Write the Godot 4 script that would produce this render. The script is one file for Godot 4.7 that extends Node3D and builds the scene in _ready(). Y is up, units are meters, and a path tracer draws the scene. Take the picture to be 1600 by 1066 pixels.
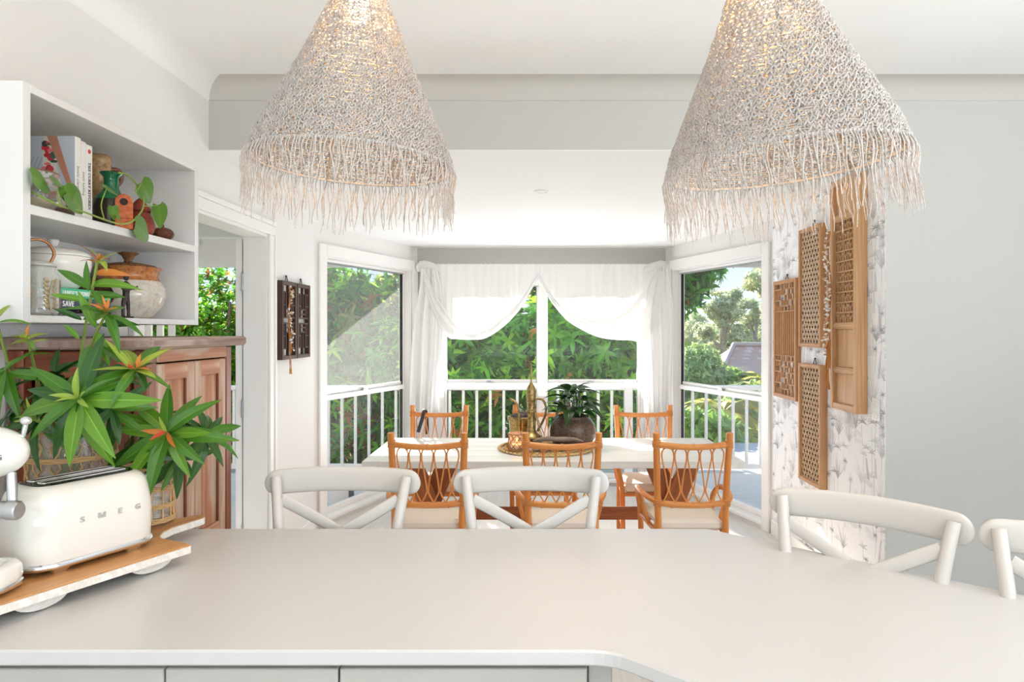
extends Node3D
# Coastal kitchen looking over a peninsula bench into a bay-window dining room with a deck and garden beyond.
# x runs right, y up, the camera looks along -z; "d" below is distance ahead of the camera in metres.

const PX := 1067.0
const EYE := 1.52
var rng := RandomNumberGenerator.new()
var M := {}
var used_names := {}

class MB:
	# collects triangles; every primitive ends up with outward faces (Godot: clockwise)
	var v := PackedVector3Array()
	var n := PackedVector3Array()
	var uv := PackedVector2Array()
	var c := PackedColorArray()
	var ix := PackedInt32Array()
	var col := Color.WHITE

	func vert(p: Vector3, nn: Vector3, t: Vector2) -> int:
		v.append(p); n.append(nn); uv.append(t); c.append(col)
		return v.size() - 1

	func face(pts: Array, out: Vector3, uvs: Array = []) -> void:
		var nn: Vector3 = (pts[2] - pts[0]).cross(pts[1] - pts[0]).normalized()
		var flip := nn.dot(out) < 0.0
		if flip: nn = -nn
		var b := v.size()
		for k in pts.size():
			vert(pts[k], nn, uvs[k] if uvs.size() else Vector2(pts[k].x, pts[k].y))
		for k in range(1, pts.size() - 1):
			if flip: ix.append_array([b, b + k + 1, b + k])
			else: ix.append_array([b, b + k, b + k + 1])

	func box(ctr: Vector3, size: Vector3, bs := Basis.IDENTITY, bev := 0.0) -> void:
		var h := size * 0.5
		var e := minf(bev, minf(h.x, minf(h.y, h.z)) * 0.95)
		var long := 0
		if size.y >= size.x and size.y >= size.z: long = 1
		elif size.z >= size.x: long = 2
		var off := Vector2(fposmod(ctr.x * 3.17 + ctr.z * 1.37, 1.0), fposmod(ctr.y * 2.31 + ctr.x * 0.77, 1.0))
		for ax in 3:
			for s in [-1.0, 1.0]:
				var a := (ax + 1) % 3
				var b := (ax + 2) % 3
				var pts := []
				var uvs := []
				for q in [[-1.0, -1.0], [1.0, -1.0], [1.0, 1.0], [-1.0, 1.0]]:
					var p := Vector3.ZERO
					p[ax] = s * h[ax]; p[a] = q[0] * (h[a] - e); p[b] = q[1] * (h[b] - e)
					pts.append(ctr + bs * p)
					var t := Vector2(p[b], p[a]) if a == long else Vector2(p[a], p[b])
					uvs.append(t + off)
				var o := Vector3.ZERO
				o[ax] = s
				face(pts, bs * o, uvs)
		if e <= 0.0: return
		for ax in 3:
			var a := (ax + 1) % 3
			var b := (ax + 2) % 3
			for sa in [-1.0, 1.0]:
				for sb in [-1.0, 1.0]:
					var pts := []
					for q in [[-1.0, 0], [1.0, 0], [1.0, 1], [-1.0, 1]]:
						var p := Vector3.ZERO
						p[ax] = q[0] * (h[ax] - e)
						p[a] = sa * (h[a] - (e if q[1] == 1 else 0.0))
						p[b] = sb * (h[b] - (0.0 if q[1] == 1 else e))
						pts.append(ctr + bs * p)
					var o := Vector3.ZERO
					o[a] = sa; o[b] = sb
					face(pts, bs * o, [off, off + Vector2(0, .1), off + Vector2(.01, .1), off + Vector2(.01, 0)])
		for sx in [-1.0, 1.0]:
			for sy in [-1.0, 1.0]:
				for sz in [-1.0, 1.0]:
					var s := Vector3(sx, sy, sz)
					face([ctr + bs * (s * (h - Vector3(0, e, e))), ctr + bs * (s * (h - Vector3(e, 0, e))), ctr + bs * (s * (h - Vector3(e, e, 0)))], bs * s, [off, off, off])

	func bar(a: Vector3, b: Vector3, w: float, t: float, up := Vector3.UP, bev := 0.0) -> void:
		# a straight bar from a to b: w across, t along "up"
		var y := (b - a).normalized()
		var x := y.cross(up)
		if x.length() < 0.01: x = y.cross(Vector3.RIGHT)
		x = x.normalized()
		box((a + b) * 0.5, Vector3(w, a.distance_to(b), t), Basis(x, y, x.cross(y)), bev)

	func grid(rows: Array, closed := false, caps := false, solid := true, us := 1.0, vs := 1.0) -> void:
		# rows of equal length; smooth normals
		var nr := rows.size()
		var nc: int = rows[0].size()
		var b := v.size()
		var first := ix.size()
		var cols := nc + 1 if closed else nc
		for r in nr:
			for k in cols:
				vert(rows[r][k % nc], Vector3.ZERO, Vector2(us * k / (cols - 1.0), vs * r / (nr - 1.0)))
		for r in nr - 1:
			for k in cols - 1:
				var i0 := b + r * cols + k
				ix.append_array([i0, i0 + cols, i0 + 1, i0 + 1, i0 + cols, i0 + cols + 1])
		if solid:
			var vol := 0.0
			var mid := Vector3.ZERO
			for k in range(b, v.size()): mid += v[k]
			mid /= (v.size() - b)
			for k in range(first, ix.size(), 3):
				vol += (v[ix[k]] - mid).dot((v[ix[k + 1]] - mid).cross(v[ix[k + 2]] - mid))
			if vol > 0.0:
				for k in range(first, ix.size(), 3):
					var t := ix[k + 1]
					ix[k + 1] = ix[k + 2]; ix[k + 2] = t
		for k in range(first, ix.size(), 3):
			var a := ix[k]
			var q := ix[k + 1]
			var w := ix[k + 2]
			var nn := (v[w] - v[a]).cross(v[q] - v[a])
			n[a] += nn; n[q] += nn; n[w] += nn
		if closed:
			for r in nr:
				var s := n[b + r * cols] + n[b + r * cols + cols - 1]
				n[b + r * cols] = s; n[b + r * cols + cols - 1] = s
		for k in range(b, v.size()):
			n[k] = n[k].normalized() if n[k].length() > 1e-12 else Vector3.UP
		if caps and closed:
			for r in [0, nr - 1]:
				var mid := Vector3.ZERO
				for p in rows[r]: mid += p
				mid /= nc
				var other := Vector3.ZERO
				for p in rows[1 if r == 0 else nr - 2]: other += p
				other /= nc
				var uvs := []
				for p in rows[r]: uvs.append(Vector2(.1, .1))
				face(rows[r], mid - other, uvs)

	func tube(pts: Array, rad, sides := 8, caps := true, flat := 1.0, up := Vector3.UP) -> void:
		# rad: number or array of numbers; flat squashes along the second axis
		var rows := []
		var m := pts.size()
		var prev := Vector3.ZERO
		var total := 0.0
		for k in m:
			var t: Vector3 = (pts[mini(k + 1, m - 1)] - pts[maxi(k - 1, 0)]).normalized()
			var x := Vector3.ZERO
			if prev == Vector3.ZERO:
				x = t.cross(up)
				if x.length() < 0.05: x = t.cross(Vector3(0.3, 0.1, 0.95))
			else:
				x = prev - t * prev.dot(t)
			x = x.normalized()
			prev = x
			var y := x.cross(t)
			var r: float = rad[k] if rad is Array else rad
			var ring := []
			for s in sides:
				var a := TAU * s / sides
				ring.append(pts[k] + x * cos(a) * r + y * sin(a) * r * flat)
			rows.append(ring)
			if k: total += pts[k].distance_to(pts[k - 1])
		var r0: float = rad[0] if rad is Array else rad
		grid(rows, true, caps, true, TAU * r0, total)

	func lathe(prof: Array, segs := 24, xf := Transform3D.IDENTITY, caps := false) -> void:
		# prof: Vector2(radius, height)
		var rows := []
		for p in prof:
			var ring := []
			for s in segs:
				var a := TAU * s / segs
				ring.append(xf * Vector3(cos(a) * p.x, p.y, sin(a) * p.x))
			rows.append(ring)
		grid(rows, true, caps, true, 1.0, 1.0)

	func ball(ctr: Vector3, r: Vector3, segs := 14, bs := Basis.IDENTITY) -> void:
		var rows := []
		var m := maxi(4, segs / 2)
		for k in m + 1:
			var f := PI * k / m
			var ring := []
			for s in segs:
				var a := TAU * s / segs
				ring.append(ctr + bs * (Vector3(sin(f) * cos(a), cos(f), sin(f) * sin(a)) * r))
			rows.append(ring)
		grid(rows, true)

	func prism(poly: PackedVector2Array, h0: float, h1: float, bev: float, xf: Transform3D) -> void:
		# outline in local xz, standing from h0 to h1 along local y
		var m := poly.size()
		var area := 0.0
		for k in m:
			var q := poly[(k + 1) % m]
			area += poly[k].x * q.y - q.x * poly[k].y
		var inset := PackedVector2Array()
		for k in m:
			var a := (poly[k] - poly[(k + m - 1) % m]).normalized()
			var b := (poly[(k + 1) % m] - poly[k]).normalized()
			var na := Vector2(-a.y, a.x) * signf(area)
			var nb := Vector2(-b.y, b.x) * signf(area)
			var mid := (na + nb).normalized()
			inset.append(poly[k] + mid * bev / maxf(0.4, mid.dot(na)))
		var tri := Geometry2D.triangulate_polygon(poly)
		for side in [0, 1]:
			var y := h0 if side == 0 else h1
			var src := inset if bev > 0 else poly
			for k in range(0, tri.size(), 3):
				var pts := []
				var uvs := []
				for j in 3:
					var p := src[tri[k + j]]
					pts.append(xf * Vector3(p.x, y, p.y)); uvs.append(p)
				face(pts, xf.basis * Vector3(0, -1 if side == 0 else 1, 0), uvs)
		var run := 0.0
		for k in m:
			var a := poly[k]
			var b := poly[(k + 1) % m]
			var o := Vector2(b.y - a.y, a.x - b.x).normalized() * signf(area)
			var out := xf.basis * Vector3(o.x, 0, o.y)
			var l := a.distance_to(b)
			face([xf * Vector3(a.x, h0 + bev, a.y), xf * Vector3(b.x, h0 + bev, b.y), xf * Vector3(b.x, h1 - bev, b.y), xf * Vector3(a.x, h1 - bev, a.y)], out, [Vector2(h0, run), Vector2(h0, run + l), Vector2(h1, run + l), Vector2(h1, run)])
			if bev > 0:
				var ia := inset[k]
				var ib := inset[(k + 1) % m]
				face([xf * Vector3(a.x, h1 - bev, a.y), xf * Vector3(b.x, h1 - bev, b.y), xf * Vector3(ib.x, h1, ib.y), xf * Vector3(ia.x, h1, ia.y)], out + xf.basis.y, [Vector2(h1, run), Vector2(h1, run + l), Vector2(h1, run + l), Vector2(h1, run)])
				face([xf * Vector3(a.x, h0 + bev, a.y), xf * Vector3(b.x, h0 + bev, b.y), xf * Vector3(ib.x, h0, ib.y), xf * Vector3(ia.x, h0, ia.y)], out - xf.basis.y, [Vector2(h0, run), Vector2(h0, run + l), Vector2(h0, run + l), Vector2(h0, run)])
			run += l

	func mesh() -> ArrayMesh:
		var a := []
		a.resize(Mesh.ARRAY_MAX)
		a[Mesh.ARRAY_VERTEX] = v; a[Mesh.ARRAY_NORMAL] = n; a[Mesh.ARRAY_TEX_UV] = uv; a[Mesh.ARRAY_COLOR] = c; a[Mesh.ARRAY_INDEX] = ix
		var m := ArrayMesh.new()
		m.add_surface_from_arrays(Mesh.PRIMITIVE_TRIANGLES, a)
		return m

# ---------- naming and tagging ----------
func at(x: float, y: float, d: float) -> Vector3:
	return Vector3((x - 828.0) * d / PX, EYE - (y - 516.0) * d / PX, -d)

func numbered(called: String) -> String:
	var k: int = used_names.get(called, 0)
	used_names[called] = k + 1
	return called if k == 0 else "%s_%03d" % [called, k]

func tag(o: Node3D, label: String, category: String, group := "", kind := "") -> Node3D:
	if label: o.set_meta("label", label)
	if category: o.set_meta("category", category)
	if group: o.set_meta("group", group)
	if kind: o.set_meta("kind", kind)
	return o

func thing(called: String, label: String, category: String, pos := Vector3.ZERO, turn := 0.0, group := "") -> Node3D:
	var o := Node3D.new()
	o.name = numbered(called)
	add_child(o)
	o.position = pos
	o.rotation.y = turn
	return tag(o, label, category, group)

func put(called: String, mesh, mat: Material, parent: Node3D = null, pos := Vector3.ZERO) -> MeshInstance3D:
	var o := MeshInstance3D.new()
	o.mesh = mesh.mesh() if mesh is MB else mesh
	o.material_override = mat
	o.position = pos
	if parent:
		o.name = called
		parent.add_child(o, true)
	else:
		o.name = numbered(called)
		add_child(o)
	return o

func struct(called: String, mesh, mat: Material) -> MeshInstance3D:
	var o := put(called, mesh, mat)
	o.set_meta("kind", "structure")
	return o

func sroot(called: String) -> Node3D:
	var o := Node3D.new()
	o.name = numbered(called)
	add_child(o)
	o.set_meta("kind", "structure")
	return o

func copy(o: Node3D, called: String, label: String, pos: Vector3, turn: float) -> Node3D:
	var r: Node3D = o.duplicate()
	r.name = numbered(called)
	add_child(r)
	r.position = pos
	r.rotation.y = turn
	r.set_meta("label", label)
	return r

func bx(ctr: Vector3, size: Vector3, bev := 0.0, bs := Basis.IDENTITY) -> MB:
	var m := MB.new()
	m.box(ctr, size, bs, bev)
	return m

func span(x0: float, x1: float, y0: float, y1: float, d0: float, d1: float, bev := 0.0) -> MB:
	# a box given by its limits; d is distance ahead
	return bx(Vector3((x0 + x1) / 2, (y0 + y1) / 2, -(d0 + d1) / 2), Vector3(absf(x1 - x0), absf(y1 - y0), absf(d1 - d0)), bev)

func add_span(m: MB, x0: float, x1: float, y0: float, y1: float, d0: float, d1: float, bev := 0.0) -> void:
	m.box(Vector3((x0 + x1) / 2, (y0 + y1) / 2, -(d0 + d1) / 2), Vector3(absf(x1 - x0), absf(y1 - y0), absf(d1 - d0)), Basis.IDENTITY, bev)

func curve(ctrl: Array, per := 6) -> Array:
	# Catmull-Rom through the points
	var out := []
	var m := ctrl.size()
	for k in m - 1:
		var p0: Vector3 = ctrl[maxi(k - 1, 0)]
		var p1: Vector3 = ctrl[k]
		var p2: Vector3 = ctrl[k + 1]
		var p3: Vector3 = ctrl[mini(k + 2, m - 1)]
		for s in per:
			out.append(p1.cubic_interpolate(p2, p0, p3, float(s) / per))
	out.append(ctrl[m - 1])
	return out

func spline2(ctrl: Array, x: float) -> float:
	# piecewise-linear y(x) through Vector2 points, smoothed
	for k in ctrl.size() - 1:
		if x <= ctrl[k + 1].x or k == ctrl.size() - 2:
			var f := clampf((x - ctrl[k].x) / (ctrl[k + 1].x - ctrl[k].x), 0.0, 1.0)
			var a: float = ctrl[maxi(k - 1, 0)].y
			var d: float = ctrl[mini(k + 2, ctrl.size() - 1)].y
			return cubic_interpolate(ctrl[k].y, ctrl[k + 1].y, a, d, f)
	return ctrl[0].y

# ---------- materials ----------
func mat(key: String, color: Color, rough := 0.6, metal := 0.0) -> StandardMaterial3D:
	if M.has(key): return M[key]
	var m := StandardMaterial3D.new()
	m.resource_name = key
	m.albedo_color = color
	m.roughness = rough
	m.metallic = metal
	M[key] = m
	return m

func rgb8(r: int, g: int, b: int) -> Color:
	return Color(r / 255.0, g / 255.0, b / 255.0)

func noise(seed_: int, freq: float, oct := 3) -> FastNoiseLite:
	var f := FastNoiseLite.new()
	f.seed = seed_
	f.noise_type = FastNoiseLite.TYPE_SIMPLEX_SMOOTH
	f.frequency = freq
	f.fractal_octaves = oct
	return f

func wood(key: String, light: Color, dark: Color, rough := 0.5, sd := 1, across := 4.0, along := 1.0, wear := Color(0, 0, 0, 0)) -> StandardMaterial3D:
	# grain runs along V; one tile is 1/across metres wide and 1/along long
	if M.has(key): return M[key]
	var w := 128
	var h := 256
	var im := Image.create(w, h, true, Image.FORMAT_RGB8)
	var bump := Image.create(w, h, true, Image.FORMAT_RGB8)
	var a := noise(sd, 0.03, 4)
	var b := noise(sd + 7, 0.02, 3)
	for y in h:
		for x in w:
			# wrap both ways by walking on circles
			var fx := TAU * x / w
			var fy := TAU * y / h
			var g := a.get_noise_3d(cos(fx) * 60.0 + sin(fy) * 6.0, sin(fx) * 60.0, cos(fy) * 6.0)
			var s := b.get_noise_3d(cos(fx) * 20.0, sin(fx) * 20.0 + cos(fy) * 16.0, sin(fy) * 16.0)
			var t := clampf(0.5 + 0.75 * g + 0.35 * s, 0.0, 1.0)
			var c := dark.lerp(light, t)
			if wear.a > 0.0: c = c.lerp(Color(wear.r, wear.g, wear.b), wear.a * clampf(s * 2.6 + 0.1, 0.0, 1.0))
			im.set_pixel(x, y, c)
			bump.set_pixel(x, y, Color(t, t, t))
	im.generate_mipmaps()
	var m := mat(key, Color.WHITE, rough)
	m.albedo_texture = ImageTexture.create_from_image(im)
	m.heightmap_enabled = true
	m.heightmap_texture = ImageTexture.create_from_image(bump)
	m.heightmap_scale = 0.06
	m.uv1_scale = Vector3(across, along, 1)
	return m

func mottled(key: String, cols: Array, rough: float, sd: int, freq := 4.0, triplanar := true) -> StandardMaterial3D:
	# soft patches between the given colours
	if M.has(key): return M[key]
	var g := Gradient.new()
	var off := PackedFloat32Array()
	var cc := PackedColorArray()
	for k in cols.size():
		off.append(0.25 + 0.5 * k / maxf(1.0, cols.size() - 1.0)); cc.append(cols[k])
	g.offsets = off
	g.colors = cc
	var t := NoiseTexture2D.new()
	t.width = 256; t.height = 256; t.seamless = true
	t.noise = noise(sd, 0.02, 5)
	t.color_ramp = g
	var m := mat(key, Color.WHITE, rough)
	m.albedo_texture = t
	if triplanar: m.uv1_triplanar = true
	m.uv1_scale = Vector3.ONE * freq
	return m

func glassy(key: String, tint := Color(1, 1, 1), a := 0.05) -> StandardMaterial3D:
	if M.has(key): return M[key]
	var m := mat(key, Color(tint.r, tint.g, tint.b, a), 0.03)
	m.transparency = BaseMaterial3D.TRANSPARENCY_ALPHA
	return m

func leafy(key: String, color: Color, rough := 0.35, through := 0.7) -> StandardMaterial3D:
	if M.has(key): return M[key]
	var m := mat(key, color, rough)
	m.vertex_color_use_as_albedo = true
	m.cull_mode = BaseMaterial3D.CULL_DISABLED
	m.backlight_enabled = true
	m.backlight = Color(through, through, through).linear_to_srgb()
	return m

func _ready() -> void:
	rng.seed = 20240611
	# camera: level, straight ahead, lens shifted a little so that the vanishing point sits at (828, 516)
	var cam := Camera3D.new()
	cam.name = "camera"
	cam.near = 0.05
	cam.far = 400.0
	cam.projection = Camera3D.PROJECTION_FRUSTUM
	cam.size = 2.0 * 533.0 / PX * cam.near
	cam.frustum_offset = Vector2((800.0 - 828.0) / PX, -(533.0 - 516.0) / PX) * cam.near
	cam.position = Vector3(0, EYE, 0)
	cam.current = true
	add_child(cam)
	# sky and exposure
	var env := Environment.new()
	var sky := Sky.new()
	var sm := ProceduralSkyMaterial.new()
	sm.sky_top_color = Color(0.55, 0.68, 0.85)
	sm.sky_horizon_color = Color(0.9, 0.95, 0.99)
	sm.sky_curve = 0.12
	sm.ground_horizon_color = Color(0.62, 0.64, 0.6)
	sm.ground_bottom_color = Color(0.3, 0.3, 0.26)
	sm.sky_energy_multiplier = 1.0
	sm.sun_angle_max = 8.0
	sky.sky_material = sm
	env.background_mode = Environment.BG_SKY
	env.sky = sky
	env.tonemap_mode = Environment.TONE_MAPPER_LINEAR
	env.tonemap_exposure = 1.4
	env.sdfgi_enabled = true
	env.ssao_enabled = true
	env.ssil_enabled = true
	var we := WorldEnvironment.new()
	we.name = "environment"
	we.environment = env
	add_child(we)
	# low winter sun, ahead and to the left
	var sun := DirectionalLight3D.new()
	sun.name = "sun"
	sun.light_color = Color(1.0, 0.975, 0.93)
	sun.light_energy = 3.6
	sun.light_angular_distance = 0.6
	sun.shadow_enabled = true
	add_child(sun)
	sun.look_at_from_position(Vector3(-0.34, 0.5, -1.0), Vector3.ZERO)
	# added fill lights behind the camera, to its right and inside the bay
	# (aimed upwards to brighten the ceilings)
	fill_light("rear_fill", Vector3(0.5, 1.0, 3.1), Vector3(0.48, 8.0, 2.2), Vector2(3.4, 1.9), 11.0)
	fill_light("right_fill", Vector3(3.3, 1.5, 0.4), Vector3(1.2, 6.0, 0.3), Vector2(2.4, 1.2), 11.0)
	fill_light("bay_fill", Vector3(0.12, 0.72, -6.5), Vector3(0.12, 2.9, -4.6), Vector2(1.9, 1.2), 2.9)
	materials()
	room()
	windows()
	outside()
	dining()
	kitchen()

func fill_light(called: String, pos: Vector3, to: Vector3, size: Vector2, energy: float) -> void:  # area light used only for the added fill
	var l := AreaLight3D.new()
	l.name = called
	l.area_size = size
	l.light_energy = energy
	l.light_color = Color(0.955, 0.975, 1.0)
	l.shadow_enabled = true
	l.area_range = 14.0
	add_child(l)
	l.look_at_from_position(pos, to)

func materials() -> void:
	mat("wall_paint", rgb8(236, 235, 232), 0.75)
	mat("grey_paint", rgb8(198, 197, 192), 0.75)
	mat("beam_cove_tone", rgb8(200, 197, 190), 0.75)
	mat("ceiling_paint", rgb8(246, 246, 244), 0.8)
	mat("white_gloss", rgb8(244, 243, 240), 0.35)
	mat("shelf_white", rgb8(230, 230, 228), 0.4)
	mat("worktop", rgb8(206, 205, 202), 0.28)
	mat("cabinet_grey", rgb8(184, 183, 175), 0.45)
	mat("stool_white", rgb8(208, 205, 199), 0.38)
	mat("aluminium", rgb8(176, 178, 180), 0.35, 0.6)
	mat("dark_rubber", rgb8(40, 40, 44), 0.6)
	mat("chrome", rgb8(225, 226, 228), 0.08, 1.0)
	mat("brushed_steel", rgb8(190, 192, 195), 0.3, 1.0)
	mat("rail_white", rgb8(248, 245, 240), 0.5)
	glassy("window_glass", Color(1, 1, 1), 0.02).metallic_specular = 0.14
	glassy("clear_glass", Color(0.97, 0.99, 0.98), 0.09)

# ---------- the room shell ----------
func wall_open(m: MB, a: Vector2, b: Vector2, h0: float, h1: float, op: Array, thick: float, side: float) -> void:
	# wall whose inner face runs a -> b (x, d); op = [u0, u1, v0, v1]
	var l := a.distance_to(b)
	var parts := [[0.0, op[0], h0, h1], [op[1], l, h0, h1], [op[0], op[1], op[3], h1], [op[0], op[1], h0, op[2]]]
	for p in parts:
		if p[1] - p[0] < 0.002 or p[3] - p[2] < 0.002: continue
		wall_box(m, a, b, p[0], p[1], p[2], p[3], 0.0, thick, side)

func wall_basis(a: Vector2, b: Vector2, side: float) -> Basis:
	# x along the wall, y up, z = away from the room
	var t := (b - a).normalized()
	var x := Vector3(t.x, 0, -t.y)
	return Basis(x, Vector3.UP, x.cross(Vector3.UP) * side)

func wall_box(m: MB, a: Vector2, b: Vector2, u0: float, u1: float, v0: float, v1: float, w0: float, w1: float, side: float, bev := 0.0) -> void:
	var bs := wall_basis(a, b, side)
	var ctr := Vector3(a.x, 0, -a.y) + bs * Vector3((u0 + u1) / 2, (v0 + v1) / 2, (w0 + w1) / 2)
	m.box(ctr, Vector3(absf(u1 - u0), absf(v1 - v0), absf(w1 - w0)), bs, bev)

const BL0 := Vector2(-1.64, 5.18)
const BL1 := Vector2(-1.10, 6.67)
const BR0 := Vector2(1.813, 5.10)
const BR1 := Vector2(1.325, 6.67)

func room() -> void:
	var fl := wood("floor_boards", rgb8(232, 229, 223), rgb8(218, 214, 206), 0.35, 31, 4.0, 0.6)
	var fm := MB.new()
	fm.prism(PackedVector2Array([Vector2(-1.78, 3.3), Vector2(3.5, 3.3), Vector2(3.5, -3.64), Vector2(1.95, -3.64), Vector2(1.95, -5.15), Vector2(1.40, -6.79), Vector2(-1.18, -6.79), Vector2(-1.78, -5.22)]), -0.14, 0.0, 0.0, Transform3D.IDENTITY)
	struct("floor", fm, fl)
	struct("ceiling", span(-1.78, 3.5, 2.787, 2.93, -3.3, 3.64), M.ceiling_paint)
	# dining ceiling: falls gently away from the beam
	var cm := MB.new()
	for s in [[3.64, 2.441, 5.14, 2.345], [5.14, 2.345, 6.80, 2.322]]:
		var pts := [Vector2(s[0], s[1]), Vector2(s[2], s[3]), Vector2(s[2], s[3] + 0.12), Vector2(s[0], s[1] + 0.12)]
		var poly := PackedVector2Array()
		for p in pts: poly.append(p)
		# local x -> ahead, local z -> up, local y -> across
		cm.prism(poly, -1.78, 1.96, 0.0, Transform3D(Basis(Vector3(0, 0, -1), Vector3(1, 0, 0), Vector3(0, 1, 0)), Vector3.ZERO))
	struct("ceiling", cm, M.ceiling_paint)
	var wl := MB.new()
	add_span(wl, -1.78, -1.64, 0, 2.787, -3.3, 2.88)
	add_span(wl, -1.78, -1.64, 2.12, 2.787, 2.88, 4.27)
	add_span(wl, -1.78, -1.64, 0, 2.787, 4.27, 5.18)
	struct("wall_left", wl, M.wall_paint)
	var wd := MB.new()
	add_span(wd, -1.64, 3.5, 2.441, 2.787, 3.486, 3.64)
	add_span(wd, 1.815, 3.5, 0, 2.441, 3.486, 3.64)
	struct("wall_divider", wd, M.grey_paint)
	struct("added_trim_8", span(-1.64, 1.813, 2.437, 2.441, 3.488, 3.64), M.ceiling_paint)  # added white sheet that lightens the underside of the beam
	struct("wall_right", span(1.815, 1.953, 0, 2.6, 3.64, 5.10), M.wall_paint)
	var wp := struct("wall_papered", span(1.813, 1.8155, 0, 2.441, 3.487, 5.10), wallpaper())
	wp.set_meta("kind", "structure")
	var m := MB.new()
	wall_open(m, BL0, BL1, 0, 2.45, [0.139, 1.474, 0.03, 2.10], 0.13, -1.0)
	struct("wall_bay_left", m, M.wall_paint)
	m = MB.new()
	wall_open(m, BR0, BR1, 0, 2.45, [0.11, 1.52, 0.03, 2.10], 0.13, 1.0)
	struct("wall_bay_right", m, M.wall_paint)
	m = MB.new()
	wall_open(m, BL1, BR1, 0, 2.45, [0.245, 2.2, 0.03, 1.995], 0.13, -1.0)
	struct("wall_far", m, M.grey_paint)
	# kitchen side and back walls with openings added to let sky light in (out of view)
	m = MB.new()
	wall_open(m, Vector2(3.36, 3.486), Vector2(3.36, -3.16), 0, 2.787, [1.7, 5.1, 0.95, 2.2], 0.14, -1.0)
	struct("wall_kitchen_right", m, M.wall_paint)
	m = MB.new()
	wall_open(m, Vector2(3.36, -3.16), Vector2(-1.64, -3.16), 0, 2.787, [0.9, 4.6, 0.0, 2.2], 0.14, -1.0)
	struct("wall_back", m, M.wall_paint)
	# coved cornice: along the left wall and along the beam
	var prof := []
	for k in 9:
		var f := PI / 2 * k / 8.0
		prof.append(Vector2(0.1018 - 0.1018 * cos(f) , -0.088 + 0.088 * sin(f)))
	m = MB.new()
	var rows := []
	for end in [0, 1]:
		var r := [Vector3(-1.64, 2.69, 3.16 if end == 0 else -3.486), Vector3(-1.634, 2.692, 3.16 if end == 0 else -3.48)]
		for p in prof: r.append(Vector3(-1.634 + p.x, 2.787 + p.y, 3.16 if end == 0 else -(3.48 - p.x)))
		r.append(Vector3(-1.64 + 0.1068, 2.787, 3.16 if end == 0 else -(3.486 - 0.1068)))
		rows.append(r)
	m.grid(rows, false, false, false)
	struct("trim_1", m, M.ceiling_paint)
	m = MB.new()
	rows = []
	for end in [0, 1]:
		var r := [Vector3(-1.64 if end == 0 else 3.36, 2.69, -3.486), Vector3(-1.634 if end == 0 else 3.36, 2.692, -3.48)]
		for p in prof: r.append(Vector3((-1.634 + p.x) if end == 0 else 3.36, 2.787 + p.y, -(3.48 - p.x)))
		r.append(Vector3((-1.64 + 0.1068) if end == 0 else 3.36, 2.787, -(3.486 - 0.1068)))
		rows.append(r)
	m.grid(rows, false, false, false)
	struct("trim_2", m, M.beam_cove_tone)  # beam run toned darker than the left run of the same cornice
	m = MB.new()
	add_span(m, -1.64, -1.622, 0, 0.11, 4.37, 5.17, 0.004)
	struct("baseboard_left", m, M.white_gloss)
	m = MB.new()
	add_span(m, 1.795, 1.813, 0, 0.11, 3.49, 5.09, 0.004)
	struct("baseboard_right", m, M.white_gloss)

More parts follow.
